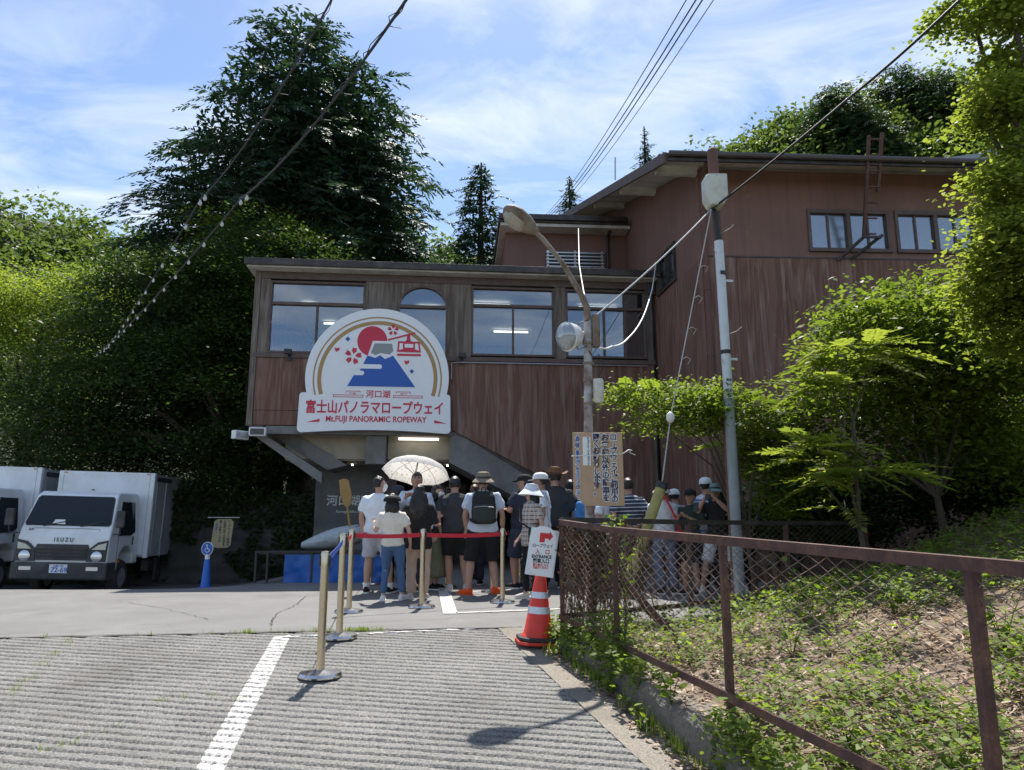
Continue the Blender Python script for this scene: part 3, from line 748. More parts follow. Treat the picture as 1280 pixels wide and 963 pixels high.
# ------------------------------------------------------------------ round-topped logo sign on the facade
sg = empty('ropeway_sign', (0, 0, 0), 0, None); sg.parent = None
sg.location = FL + Vector((0, 0, 0)); sg.rotation_euler = (0, 0, FYAW)
tag(sg, 'big white round-topped ropeway sign with red sun and blue mountain above the entrance', 'sign')
def SZ(zx, zy): return (0.985 + (zx - 80) * 0.003005, 5.38 - (zy - 48) * 0.003146)
cxs, czs, rs_ = 2.525, 3.935, 1.44
outl = []
def rc(cx_, cz_, r, a0, a1, n=6): return [(cx_ + r * math.cos(R(a0 + (a1 - a0) * k / n)), cz_ + r * math.sin(R(a0 + (a1 - a0) * k / n))) for k in range(n + 1)]
a0 = math.degrees(math.asin((3.60 - czs) / rs_))
outl += rc(cxs, czs, rs_, a0, 180 - a0, 44)
outl += rc(1.06, 3.53, 0.07, 90, 180) + rc(1.06, 2.88, 0.085, 180, 270)
outl += [(1.06 + (3.93 - 1.06) * k / 10, 2.795 + 0.06 * math.sin(math.pi * k / 10)) for k in range(1, 10)]
outl += rc(3.93, 2.88, 0.085, 270, 360) + rc(3.93, 3.53, 0.07, 0, 90)
sp_ = MB(); sp_.prism(outl, -0.20, -0.10, 'xz'); sp_.build('sign_panel', M['sign_white'], sg)
for u in (1.5, 3.5):
    for z in (3.2, 4.3): MB().box(u - .03, u + .03, -0.099, 0.0, z - .03, z + .03).build('mounting_bracket', M['alu'], sg)
def sticker(poly, mat, lvl, name='emblem', zoom=True):
    pts = [SZ(*p) for p in poly] if zoom else poly
    y = -0.2005 - 0.0022 * lvl
    return MB().prism(pts, y - 0.002, y, 'xz').build(name, M[mat], sg)
def arc_band(r0, r1, a0, a1, mat, n=48):
    c = SZ(594, 517); k = 0.003075; P_ = []
    for i in range(n + 1):
        a = R(a0 + (a1 - a0) * i / n); P_.append((c[0] + r1 * k * math.cos(a), c[1] + r1 * k * math.sin(a)))
    Q = []
    for i in range(n, -1, -1):
        a = R(a0 + (a1 - a0) * i / n); Q.append((c[0] + r0 * k * math.cos(a), c[1] + r0 * k * math.sin(a)))
    mb = MB(); y = -0.203; m = len(P_)
    vs = [(p[0], y, p[1]) for p in P_] + [(q[0], y, q[1]) for q in Q[::-1]]
    mb.add(vs, [(i, i + 1, m + i + 1, m + i) for i in range(m - 1)]); return mb.build('gold_arc', M[mat], sg)
arc_band(366, 392, -17, 197, 'print_gold'); arc_band(411, 421, -16, 196, 'print_gold')
sun_c = [(549 + 101 * math.cos(t), 270 + 101 * math.sin(t)) for t in np.linspace(0, 2 * math.pi, 40)[:-1]]
sticker(sun_c, 'print_red', 1, 'sun_disc')
sticker([(552, 268), (694, 268), (712, 352), (860, 575), (380, 575), (520, 372)], 'sign_white', 2, 'mountain_outline')
sticker([(566, 284), (682, 284), (692, 334), (668, 357), (606, 348), (573, 364), (541, 347)], 'print_grey', 3, 'mountain_cap')
sticker([(520, 366), (574, 381), (604, 362), (638, 388), (692, 364), (846, 570), (392, 570), (432, 500), (470, 470)], 'print_blue', 3, 'mountain')
def pill(x0, x1, y0, y1): 
    r = (y1 - y0) / 2; m = (y0 + y1) / 2
    return [(x1 - r + r * math.cos(t), m + r * math.sin(t)) for t in np.linspace(-math.pi / 2, math.pi / 2, 9)] + [(x0 + r + r * math.cos(t), m + r * math.sin(t)) for t in np.linspace(math.pi / 2, 3 * math.pi / 2, 9)]
sticker(pill(440, 620, 424, 453), 'sign_white', 4, 'cloud_bar'); sticker(pill(400, 502, 468, 497), 'sign_white', 4, 'cloud_bar')
sticker([(400, 456), (462, 456), (462, 470), (400, 470)], 'sign_white', 4, 'cloud_bar')
# gondola
sticker([(652, 254), (836, 203), (840, 214), (655, 265)], 'print_red', 3, 'cable_line')
sticker([(783, 226), (803, 222), (806, 258), (818, 270), (770, 270), (780, 258)], 'print_red', 3, 'gondola')
sticker([(722, 266), (868, 268), (878, 340), (718, 338)], 'print_red', 3, 'gondola')
for poly in ([(734, 280), (756, 280), (756, 318), (730, 326)], [(768, 284), (826, 284), (826, 308), (768, 308)], [(838, 280), (858, 280), (866, 328), (838, 318)]): sticker(poly, 'sign_white', 4, 'gondola_window')
sticker([(718, 350), (878, 350), (878, 364), (718, 364)], 'print_red', 3, 'gondola_base')
def flower(cx_, cy_, r, rot0=-90):
    for k in range(5):
        a = R(rot0 + 72 * k); ca_, sa = math.cos(a), math.sin(a)
        loc = [(0.22, 0), (0.55, -0.26), (0.95, -0.22), (0.86, 0), (0.95, 0.22), (0.55, 0.26)]
        sticker([(cx_ + r * (p * ca_ - q * sa), cy_ + r * (p * sa + q * ca_)) for p, q in loc], 'print_red', 2, 'petal')
flower(687, 192, 40); flower(424, 371, 60, -80)
for (x, y) in ((316, 330), (785, 406)): sticker([(x - 17, y - 12), (x, y - 8), (x + 15, y - 15), (x + 16, y + 4), (x - 4, y + 16), (x - 14, y + 6)], 'print_red', 2, 'petal')
for (x, y, r) in ((384, 259, 17), (820, 466, 16)): sticker([(x, y - r), (x + r, y), (x, y + r), (x - r, y)], 'print_blue', 2, 'diamond')
for s_ in (1, -1):      # scroll lines either side of the place name
    def sx(x): return 600 + s_ * (x - 600)
    for (x0, x1, y0) in ((302, 500, 625), (302, 500, 638), (385, 482, 600), (405, 455, 612)):
        sticker([(sx(x0), y0), (sx(x1), y0), (sx(x1), y0 + 4), (sx(x0), y0 + 4)], 'print_red', 1, 'scroll_line')
    for (x0, y0, y1) in ((302, 625, 642), (497, 625, 642), (385, 600, 616), (478, 600, 612), (440, 612, 626)):
        sticker([(sx(x0), y0), (sx(x0 + 4), y0), (sx(x0 + 4), y1), (sx(x0), y1)], 'print_red', 1, 'scroll_line')
    sticker([(sx(135), 806), (sx(222), 782), (sx(222), 802)], 'print_red', 1, 'flourish')
def stext(body, zx, zy, size, mat, bold, xs=1.0):
    p = SZ(zx, zy); text(body, size, M[mat], sg, (p[0], -0.204, p[1]), bold=bold, xs=xs)
stext('河口湖', 600, 622, 0.165, 'print_red', 0.003, 1.0)
stext('富士山パノラマロープウェイ', 584, 712, 0.285, 'print_red', 0.007, 0.745)
stext('Mt.FUJI PANORAMIC ROPEWAY', 592, 783, 0.165, 'print_red', 0.004, 0.86)

# floodlights and cameras on the facade
def floodlight(u, z, label):
    f = empty('floodlight', st.matrix_world @ Vector((0, 0, 0)), 0)
    f.location = FL + Vector((math.cos(FYAW) * u, math.sin(FYAW) * u, z)); f.rotation_euler = (0, 0, FYAW)
    tag(f, label, 'floodlight', 'black floodlights aimed at the sign')
    MB().box(-.03, .03, -.05, 0, -.09, .06).build('bracket', M['black_plastic'], f)
    MB().bar((0, -.05, .02), (0, -.16, .05), .02, .02).build('arm', M['black_plastic'], f)
    MB().box(-.075, .075, -.24, -.15, .02, .12).build('lamp_body', M['black_plastic'], f, bevel=.012)
floodlight(0.72, 4.36, 'small black floodlight on the sill band to the left of the ropeway sign')
floodlight(4.23, 4.36, 'small black floodlight on the sill band to the right of the ropeway sign')
cdt = MB(); cdt.tube([(4.02, -.05, 3.95), (4.02, -.05, 4.29), (4.20, -.05, 4.31), (8.2, -.05, 4.31)], .014, 6); cdt.build('conduit', M['alu'], st, smooth=True)

# ------------------------------------------------------------------ brown annex (right wing)
WC = Vector((3.43, 12.7, 0)); WJ = Vector((3.12, 15.5, 0))
WS = (WJ - WC).normalized(); WYAW = R(2.8)
wf = empty('brown_annex', WC, WYAW, 'tall reddish-brown annex with stained plywood lower wall and sash windows near its roof', 'building')
ezr = -WYAW + math.atan2(-WS.x, WS.y)
WLEN = 8.2; ZP = 5.76; ZE = 7.33
# front wall in local x (along) ; backing + panels
W1 = (2.02, 3.50); W2 = (3.67, 5.15); WZ0, WZ1 = 5.93, 6.66
t = MB(); t.box(0, WLEN, 0.05, 0.2, -0.2, ZP); t.build('wall', M['brown_trim'], wf)
xs_ = [0.0, 0.62, 1.50, 2.42, 3.34, 4.26, 5.18, 6.10, 7.02, WLEN]
for a, b in zip(xs_[:-1], xs_[1:]):
    yy = random.uniform(-.003, .003)
    MB().box(a + .002, b - .002, yy, .048, -0.2, ZP - .012).build('panel', M['ply_lower'], wf)
up = [(0.0, W1[0]), (W1[1], W2[0]), (W2[1], WLEN)]
for a, b in up:
    c = a
    while c < b - 0.01:
        d = min(c + 0.91, b); d = b if b - d < .3 else d
        MB().box(c + .001, d - .001, 0.012, .2, ZP, ZE + .12).build('board', M['brown_paint'], wf); c = d
for (a, b) in (W1, W2):
    MB().box(a, b, 0.012, .2, ZP, WZ0).build('board', M['brown_paint'], wf)
    MB().box(a, b, 0.012, .2, WZ1, ZE + .12).build('board', M['brown_paint'], wf)
    m = (a + b) / 2
    w = MB(); fr = .05
    w.box(a - .04, b + .04, -.04, .1, WZ0 - .05, WZ0 + .02); w.box(a - .03, b + .03, -.02, .1, WZ1 - .03, WZ1 + .05)
    w.box(a - .03, a + .03, -.018, .1, WZ0 + .02, WZ1 - .03); w.box(b - .03, b + .03, -.018, .1, WZ0 + .02, WZ1 - .03); w.box(m - .04, m + .04, -.016, .1, WZ0 + .02, WZ1 - .03)
    wo = w.build('window', M['brown_trim'], wf, bevel=.004, segs=1)
    for (c, d) in ((a + .03, m - .04), (m + .04, b - .03)):
        MB().box((c + d) / 2 - .018, (c + d) / 2 + .018, .02, .08, WZ0 + .02, WZ1 - .03).build('mullion', M['brown_trim'], wo)
        MB().box(c, (c + d) / 2 - .018, .045, .052, WZ0 + .02, WZ1 - .03).build('pane', M['wing_glass'], wo)
        MB().box((c + d) / 2 + .018, d, .045, .052, WZ0 + .02, WZ1 - .03).build('pane', M['wing_glass'], wo)
    MB().box(a, b, 0.55, .6, WZ0 - .3, WZ1 + .2).build('blind', M['interior_wall'], wf)
t = MB(); t.box(0, WLEN, -.012, .01, ZP - .012, ZP + .012); t.build('joint_trim', M['dark_trim'], wf)
# side wall (gable) in the plane from the near corner to the back
SL = 9.6; SLOPE = 0.31
def sp(s, off, z):      # local point: s along the side wall, off outwards (towards -x)
    d = Vector((WS.x, WS.y, 0)); nrm = Vector((-WS.y, WS.x, 0)); q = d * s + nrm * off
    c_, s_ = math.cos(-WYAW), math.sin(-WYAW)
    return (q.x * c_ - q.y * s_, q.x * s_ + q.y * c_, z)
def sprism(poly, o0, o1):
    mb = MB(); n = len(poly); vs = [sp(s, o0, z) for s, z in poly] + [sp(s, o1, z) for s, z in poly]
    mb.add(vs, [tuple(range(n)), tuple(range(2 * n - 1, n - 1, -1))] + [(i, i + n, (i + 1) % n + n, (i + 1) % n) for i in range(n)]); return mb
SW0, SW1, SZ0, SZ1 = 1.45, 2.55, 5.84, 6.56
sprism([(0.0, -.2), (SL, -.2), (SL, ZP), (0.0, ZP)], -.2, -.05).build('wall', M['brown_trim'], wf)
ss = [0.0, 0.28, 1.18, 2.1, 2.9]
for a, b in zip(ss[:-1], ss[1:]): sprism([(a + .002, -.2), (b - .002, -.2), (b - .002, ZP - .012), (a + .002, ZP - .012)], -.048, random.uniform(-.002, .003)).build('panel', M['ply_lower'], wf)
def gz(s): return 7.46 + SLOPE * s
for (a, b) in ((0.0, 0.7), (0.7, SW0)): sprism([(a + .001, ZP), (b - .001, ZP), (b - .001, gz(b)), (a + .001, gz(a))], -.2, -.012).build('board', M['brown_paint'], wf)
sprism([(SW0, ZP), (SW1, ZP), (SW1, SZ0), (SW0, SZ0)], -.2, -.012).build('board', M['brown_paint'], wf)
sprism([(SW0, SZ1), (SW1, SZ1), (SW1, gz(SW1)), (SW0, gz(SW0))], -.2, -.012).build('board', M['brown_paint'], wf)
a = SW1
while a < SL - .05:
    b = min(a + 1.4, SL); sprism([(a + .001, ZP), (b - .001, ZP), (b - .001, gz(b)), (a + .001, gz(a))], -.2, -.012).build('board', M['brown_paint'], wf); a = b
w = MB()
for (a, b, c, d) in ((SW0 - .03, SW1 + .03, SZ0 - .05, SZ0 + .02), (SW0 - .03, SW1 + .03, SZ1 - .02, SZ1 + .05), (SW0 - .03, SW0 + .03, SZ0 + .02, SZ1 - .02), (SW1 - .03, SW1 + .03, SZ0 + .02, SZ1 - .02), (1.98, 2.03, SZ0 + .02, SZ1 - .02)):
    q = sprism([(a, c), (b, c), (b, d), (a, d)], -.1, .03); w.add(q.v, q.f)
wo = w.build('window', M['dark_trim'], wf)
for (a, b) in ((SW0 + .03, 1.98), (2.03, SW1 - .03)): sprism([(a, SZ0 + .02), (b, SZ0 + .02), (b, SZ1 - .02), (a, SZ1 - .02)], -.05, -.045).build('pane', M['wing_glass'], wo)
sprism([(SW0, SZ0 - .2), (SW1, SZ0 - .2), (SW1, SZ1 + .2), (SW0, SZ1 + .2)], -.5, -.45).build('blind', M['interior_wall'], wf)
# roof: tilted slab with overhang, barge board, soffit boards, purlin ends, gutter
def rp(s, off, dz): return sp(s, off, gz(s) + dz)
def slab(s0, s1, off_l, xr, z0, z1, name, mat):
    A, B = rp(s0, off_l, 0), rp(s1, off_l + .1, 0); mb = MB()
    zs0, zs1 = gz(s0), gz(s1)
    def pt(x, s, z): 
        p = sp(s, 0, 0); return (x, p[1], z)
    vs = [(A[0], A[1], zs0 + z0), (xr, A[1], zs0 + z0 - .0), (xr, B[1], zs1 + z0), (B[0], B[1], zs1 + z0),
          (A[0], A[1], zs0 + z1), (xr, A[1], zs0 + z1), (xr, B[1], zs1 + z1), (B[0], B[1], zs1 + z1)]
    mb.add(vs, [(0, 3, 2, 1), (4, 5, 6, 7), (0, 1, 5, 4), (1, 2, 6, 5), (2, 3, 7, 6), (3, 0, 4, 7)]); return mb.build(name, M[mat], wf)
slab(-0.62, SL, 0.80, WLEN + .3, 0.07, 0.11, 'roof', 'roof_metal')
slab(-0.60, SL, 0.78, WLEN + .3, 0.025, 0.066, 'soffit', 'white_soffit')
mb = MB(); p0, p1 = rp(-0.64, 0.83, 0.03), rp(SL, 0.93, 0.03); mb.bar(p0, p1, 0.05, 0.19); mb.build('barge_board', M['brown_trim'], wf)
mb = MB(); A = rp(-0.62, 0.80, 0.045); mb.box(A[0], WLEN + .3, A[1] - .05, A[1] - .002, A[2] - .08, A[2] + .06); mb.build('fascia', M['dark_trim'], wf)
mb = MB(); mb.tube([(A[0] + .02, A[1] - .10, A[2] + .03), (WLEN + .3, A[1] - .10, A[2] + .0)], .05, 8); mb.build('gutter', M['roof_metal'], wf, smooth=True)
for s in (0.12, 2.6, 5.2, 8.0):
    q0, q1 = rp(s, 0.76, -0.02), rp(s, -.05, -0.02); mb = MB(); mb.bar(q0, q1, 0.13, 0.21); mb.build('purlin_end', M['white_soffit'], wf)
# standing seams on the wing roof, seen as bumps along the eave
for k in range(16):
    x = -0.5 + k * .55; mb = MB(); mb.bar((x, A[1] + .0, A[2] + .09), (x, A[1] + 3.0, A[2] + .09 + 3 * SLOPE), .04, .05); mb.build('roof_seam', M['roof_metal'], wf)
# downpipes
mb = MB(); mb.tube([(0.05, -.5, 7.45), (0.04, -.12, 7.2), (0.04, -.07, 6.9), (0.04, -.07, 0.1)], .05, 8); mb.build('downpipe', M['rust_pole'], wf, smooth=True)
for z in (6.6, 5.1, 3.9, 2.6): MB().lathe([(.058, z), (.058, z + .06)], (0.04, -.07, 0), 10).build('pipe_clip', M['rust_pole'], wf)
p0 = sp(2.85, 0.09, 0); mb = MB(); mb.tube([(p0[0], p0[1], 6.2), (p0[0], p0[1], 0.1)], .055, 8); mb.build('downpipe', M['dark_trim'], wf, smooth=True)
mb = MB(); mb.box(p0[0] - .09, p0[0] + .09, p0[1] - .1, p0[1] + .08, 5.9, 6.25); mb.build('rain_hopper', M['dark_trim'], wf, bevel=.02)
# roof ladder hanging over the windows
ld = empty('roof_ladder', WC, WYAW, 'brown steel ladder hooked over the annex eave above its windows', 'ladder')
a, b = 2.80, 3.04
for x in (a, b):
    mb = MB(); mb.bar((x, -.86, 7.72), (x + .02, -.36, 6.02), .05, .05) if x == a else mb.bar((x, -.86, 7.78), (x, -.56, 6.8), .05, .05)
    mb.build('rail', M['rust_fence'], ld)
for k in range(7): MB().bar((a, -.84 + k * .077, 7.66 - k * .262), (b, -.84 + k * .077, 7.66 - k * .262), .025, .025).build('rung', M['rust_fence'], ld)
MB().bar((a - .3, -.02, 5.72), (a + .02, -.42, 6.04), .045, .045).build('bracket', M['dark_trim'], ld)
MB().bar((b - .3, -.02, 5.74), (b + .1, -.42, 6.06), .045, .045).build('bracket', M['dark_trim'], ld)
MB().bar((a - .02, -.40, 6.02), (b + .08, -.40, 6.02), .04, .04).build('bracket', M['dark_trim'], ld)
# a further roof seen past the annex
fr_ = empty('grey_roof_house', (9.0, 17.0, 0), 0, 'grey metal roof of a house showing past the right end of the annex', 'building')
mb = MB(); mb.prism([(-1.5, 9.35), (5, 10.2), (5, 10.35), (-1.5, 9.5)], 0, 5, 'xz'); mb.build('roof', M['grey_metal_roof'], fr_)
for k in range(6): MB().box(-1.4 + 1.05 * k, -1.34 + 1.05 * k, -.03, 5, 9.4 + .137 * k, 9.56 + .137 * k).build('roof_seam', M['grey_metal_roof'], fr_)
mb = MB(); mb.box(-0.8, 4.6, .6, 4.6, 0, 9.4); mb.build('wall', M['brown_paint'], fr_)

# small upper room set back on the station roof
ur = empty('upper_room', (-0.16, 17.5, 0), R(4), 'small brown rooftop room with a louvred window, set back above the station roof', 'building')
mb = MB(); mb.box(0, 3.05, 0, 3, 6.37, 8.16); mb.build('wall', M['brown_paint'], ur)
mb = MB(); mb.box(-.15, 3.05, -.45, 3, 8.165, 8.24); mb.build('soffit', M['white_soffit'], ur)
mb = MB(); mb.box(-.2, 3.0, -.5, 3, 8.245, 8.42); mb.build('roof', M['dark_trim'], ur, bevel=.01)
mb = MB(); mb.box(-.2, 2.95, -.57, -.505, 8.30, 8.43); mb.build('gutter', M['dark_trim'], ur)
mb = MB(); mb.tube([(2.62, -.5, 8.3), (2.55, -.08, 8.05), (2.55, -.06, 6.4)], .04, 8); mb.build('downpipe', M['dark_trim'], ur, smooth=True)
lw = MB(); lw.box(1.02, 2.42, -.05, .0, 7.02, 7.66); lo = lw.build('louvred_window', M['interior_dark'], ur)
mb = MB()
for x in (1.02, 1.70, 2.38): mb.box(x, x + .05, -.12, -.051, 7.0, 7.68)
mb.build('frame', M['alu'], lo)
for k in range(7): MB().box(1.0, 2.45, -.16, -.122, 7.06 + k * .09, 7.09 + k * .09).build('slat', M['alu'], lo)

# retaining wall under the trees, left of the station
rw = empty('retaining_wall', (-13.5, 18.2, -.5), R(4), 'dark mossy retaining wall behind the parked trucks', 'wall')
xs = np.linspace(0, 9.6, 90); zs = np.linspace(0, 2.2, 26); X, Z = np.meshgrid(xs, zs)
row = np.floor(Z / .36); Xo = X + (row % 2) * .3
jz = np.minimum((Z / .36) % 1, 1 - (Z / .36) % 1); jx = np.minimum((Xo / .6) % 1, 1 - (Xo / .6) % 1)
Yd = -0.07 * sstep(0.0, .14, np.minimum(jz, jx * 1.6)) - .05 * vnoise(np.floor(Xo / .6) * 3.1, row * 5.3, 2)
V = np.stack([X, Yd, Z], -1).reshape(-1, 3); i = np.arange(25 * 89); b = (i // 89) * 90 + i % 89
np_mesh('stone_face', V, np.stack([b, b + 1, b + 91, b + 90], -1), M['dark_wall'], rw)
MB().box(-.1, 9.7, .005, .5, 0, 2.22).build('wall_core', M['dark_wall'], rw)

# the buildings' surveyed size: everything above was drawn at 1/BK
BK = 1.06
for o in (st, sg, wf, ld, fr_, ur):
    o.location = Vector((o.location.x * BK, o.location.y * BK, EYE * (1 - BK))); o.scale = (BK, BK, BK)
for o in list(COL.objects):
    if o.name.startswith('floodlight') and o.parent is None:
        o.location = Vector((o.location.x * BK, o.location.y * BK, EYE * (1 - BK) + o.location.z * BK)); o.scale = (BK, BK, BK)
# ------------------------------------------------------------------ vegetation
def rand_rot(n, rs, tilt=None):
    """random rotation matrices; tilt limits how far local z leans from up"""
    az = rs.uniform(0, 2 * np.pi, n); t = rs.uniform(0, np.pi if tilt is None else tilt, n); ro = rs.uniform(0, 2 * np.pi, n)
    ca, sa, ct, stt, cr, sr = np.cos(az), np.sin(az), np.cos(t), np.sin(t), np.cos(ro), np.sin(ro); z = np.zeros(n); o1 = np.ones(n)
    Rz = np.stack([ca, -sa, z, sa, ca, z, z, z, o1], -1).reshape(n, 3, 3)
    Rx = np.stack([o1, z, z, z, ct, -stt, z, stt, ct], -1).reshape(n, 3, 3)
    Rr = np.stack([cr, -sr, z, sr, cr, z, z, z, o1], -1).reshape(n, 3, 3)
    return Rz @ Rx @ Rr
LEAF4 = np.array([[0, -.5, 0], [.28, 0, .05], [0, .5, 0], [-.28, 0, .05]])           # one folded blade
LEAF6 = np.array([[0, -.5, 0], [.27, -.12, .05], [.2, .22, .04], [0, .5, -.03], [-.2, .22, .04], [-.27, -.12, .05]])
def instance(tmpl, Fq, Rm, P, sc):
    """copies of a template (n,3) -> one vertex and face array"""
    k = len(P); V = np.einsum('kij,nj->kni', Rm, tmpl) * np.asarray(sc).reshape(-1, 1, 1) + P[:, None, :]
    Fa = (np.asarray(Fq)[None] + (np.arange(k) * len(tmpl))[:, None, None]).reshape(-1, np.asarray(Fq).shape[1])
    return V.reshape(-1, 3), Fa
def leaf_mesh(name, P, size, mat, parent, rs, tilt=1.1, tmpl=LEAF4, tint=None):
    n = len(P); Rm = rand_rot(n, rs, tilt); V, Fa = instance(tmpl, [list(range(len(tmpl)))], Rm, P, size)
    tn = rs.uniform(0, 1, n) if tint is None else tint
    return np_mesh(name, V, Fa, mat, parent, tint=tn)
def in_ellipsoids(n, ells, rs, shell=0.35):
    """points in a union of ellipsoids (centre, radii), denser towards the outside"""
    vol = np.array([e[1][0] * e[1][1] * e[1][2] for e in ells]) ** 0.8; k = rs.choice(len(ells), n, p=vol / vol.sum())
    d = rs.normal(size=(n, 3)); d /= np.linalg.norm(d, axis=1)[:, None]; r = rs.uniform(shell, 1, n) ** 0.6
    C = np.array([e[0] for e in ells])[k]; Rr = np.array([e[1] for e in ells])[k]
    bumps = 1 + 0.16 * np.sin(d[:, 0] * 7 + k) * np.sin(d[:, 2] * 6 + 2 * k) + 0.1 * np.sin(d[:, 1] * 11 + k)
    return C + d * Rr * (r * bumps)[:, None]
def clumped(ells, n_cl, per, spread, rs, shell=0.35, flat=0.5, droop=0.0):
    """leaf positions in clumps: flattened sprays around each clump centre"""
    C = in_ellipsoids(n_cl, ells, rs, shell); tn = rs.uniform(0, 1, n_cl)
    sz = spread * rs.uniform(0.6, 1.35, n_cl)
    d = rs.normal(size=(n_cl, per, 3)) * np.array([1, 1, flat]) * sz[:, None, None] * 0.55
    d[..., 2] -= droop * (d[..., 0] ** 2 + d[..., 1] ** 2) / sz[:, None]
    P = (C[:, None, :] + d).reshape(-1, 3); t = np.clip(np.repeat(tn, per) * 0.6 + rs.uniform(0, .4, n_cl * per), 0, 1)
    return P, t
def limbs(name, base, targets, r0, mat, parent, rs, fork=0.45, part='limb'):
    """trunk with limbs bending to each target"""
    base = Vector(base); top = sum((Vector(t) for t in targets), Vector()) / len(targets)
    hub = base.lerp(Vector((base.x + (top.x - base.x) * .3, base.y + (top.y - base.y) * .3, top.z)), fork)
    tr = MB(); tr.tube([base, base.lerp(hub, .5) + Vector((.05, .03, 0)), hub], [r0 * 1.25, r0, r0 * .8], 9); to = tr.build('trunk', mat, parent, smooth=True)
    for tg in targets:
        tg = Vector(tg); m = hub.lerp(tg, .5) + Vector((rs.uniform(-.2, .2), rs.uniform(-.2, .2), .12 * (tg - hub).length))
        lb = MB(); lb.tube([hub, hub.lerp(m, .5), m, m.lerp(tg, .5), tg], [r0 * .55, r0 * .45, r0 * .33, r0 * .22, r0 * .1], 6); lb.build(part, mat, to, smooth=True)
    return to

# conifer sprays -----------------------------------------------------------
def spray_template(rs, n=46, L=1.0, droop=0.35):
    """fan of short needle tufts along a drooping twig"""
    V, Fq = [], []
    for i in range(n):
        t = (i + rs.uniform(0, 1)) / n; side = 1 if i % 2 else -1
        base = np.array([L * t, side * 0.02, -droop * t * t * L])
        ln = (0.26 * (1 - 0.55 * t) + 0.06) * rs.uniform(.7, 1.2); ang = side * rs.uniform(.5, 1.15)
        d = np.array([np.cos(ang), np.sin(ang), -rs.uniform(0.1, .7)]); d /= np.linalg.norm(d)
        w = np.cross(d, [0, 0, 1]); w /= np.linalg.norm(w); w = w * .033 + np.array([0, 0, rs.uniform(-.03, .03)])
        b = len(V); V += [base, base + d * ln * .5 + w, base + d * ln, base + d * ln * .5 - w]; Fq.append([b, b + 1, b + 2, b + 3])
    return np.array(V), np.array(Fq)
def conifer(name, base, H, prof, rs, label, mat='leaf_cedar', n_boughs=260, spray=0.9, per_m=2.3, group=None, bare=0.1, leaders=((0, 0, 1.0),), trunk_r=0.35, ntuft=46, cat='tree', rise=0.35, core=0):
    root = empty(name, base, 0, label, cat, group)
    for (lx, ly, hs) in leaders:
        tr = MB(); tr.tube([(lx * .3, ly * .3, -.5), (lx * .7, ly * .7, H * hs * .5), (lx, ly, H * hs)], [trunk_r, trunk_r * .6, .03], 9); tr.build('trunk', M['bark'], root, smooth=True)
    T, TF = spray_template(rs, ntuft)
    Ps, Rs, Sc, Tn = [], [], [], []; br = MB()
    for q in range(n_boughs):
        lx, ly, hs = leaders[q % len(leaders)]
        t = bare + (1 - bare) * (1 - rs.uniform(0, 1) ** 0.62); t = min(t, .995); az = rs.uniform(0, 2 * np.pi)
        L = np.interp(t, [p[0] for p in prof], [p[1] for p in prof]) * rs.uniform(.72, 1.15)
        z0 = t * H * hs; dirv = np.array([np.cos(az), np.sin(az), 0.]); up = rise * rs.uniform(.3, 1.4); tn = rs.uniform(0, 1)
        k = max(3, int(L * per_m)); org = np.array([lx * t, ly * t, z0])
        def pt(u): return org + dirv * L * u + np.array([0, 0, L * (up * u - (up + .18) * u * u * u * .9)])
        if L > 1.2: br.tube([pt(.02), pt(.45), pt(.9)], [.012 * L + .01, .008 * L + .008, .006], 4, cap=False)
        for s in range(k):
            u = ((s + rs.uniform(.2, 1)) / k) ** 0.85; u = min(u, 1.0); p = pt(u)
            a2 = az + rs.uniform(-1.05, 1.05) * (1.15 - .6 * u); tl = -rs.uniform(-.15, .35) + up * (1 - u)
            c, s_ = np.cos(a2), np.sin(a2); X = np.array([c * np.cos(tl), s_ * np.cos(tl), np.sin(tl)]); Yv = np.array([-s_, c, rs.uniform(-.25, .25)]); Yv /= np.linalg.norm(Yv); Z = np.cross(X, Yv)
            Ps.append(p); Rs.append(np.stack([X, Yv, Z], -1)); Sc.append(spray * rs.uniform(.7, 1.25) * (1.0 if L > 1.5 else .75)); Tn.append(tn * .6 + rs.uniform(0, .4))
    if core:      # dense inner needles that close the crown
        nq = core; tq = bare + (1 - bare) * (1 - rs.uniform(0, 1, nq) ** .55); Lq = np.interp(tq, [p[0] for p in prof], [p[1] for p in prof]) * .84 * rs.uniform(0, 1, nq) ** .5; aq = rs.uniform(0, 6.283, nq)
        li = rs.integers(0, len(leaders), nq); lxs = np.array([l[0] for l in leaders])[li] * tq; lys = np.array([l[1] for l in leaders])[li] * tq; hq = np.array([l[2] for l in leaders])[li]
        Pq = np.stack([lxs + Lq * np.cos(aq), lys + Lq * np.sin(aq), tq * H * hq + Lq * .12], -1)
        leaf_mesh('inner_crown', Pq, spray * .40 * rs.uniform(.5, 1.2, nq), M[mat], root, rs, 1.0, LEAF4 * np.array([.6, 1, 1]), rs.uniform(0, .6, nq))
    V, Fa = instance(T, TF, np.array(Rs), np.array(Ps), Sc)
    np_mesh('crown', V, Fa, M[mat], root, tint=np.repeat(np.clip(Tn, 0, 1), len(TF)))
    br.build('bough', M['bark'], root, recalc=False)['kind'] = 'stuff'
    return root

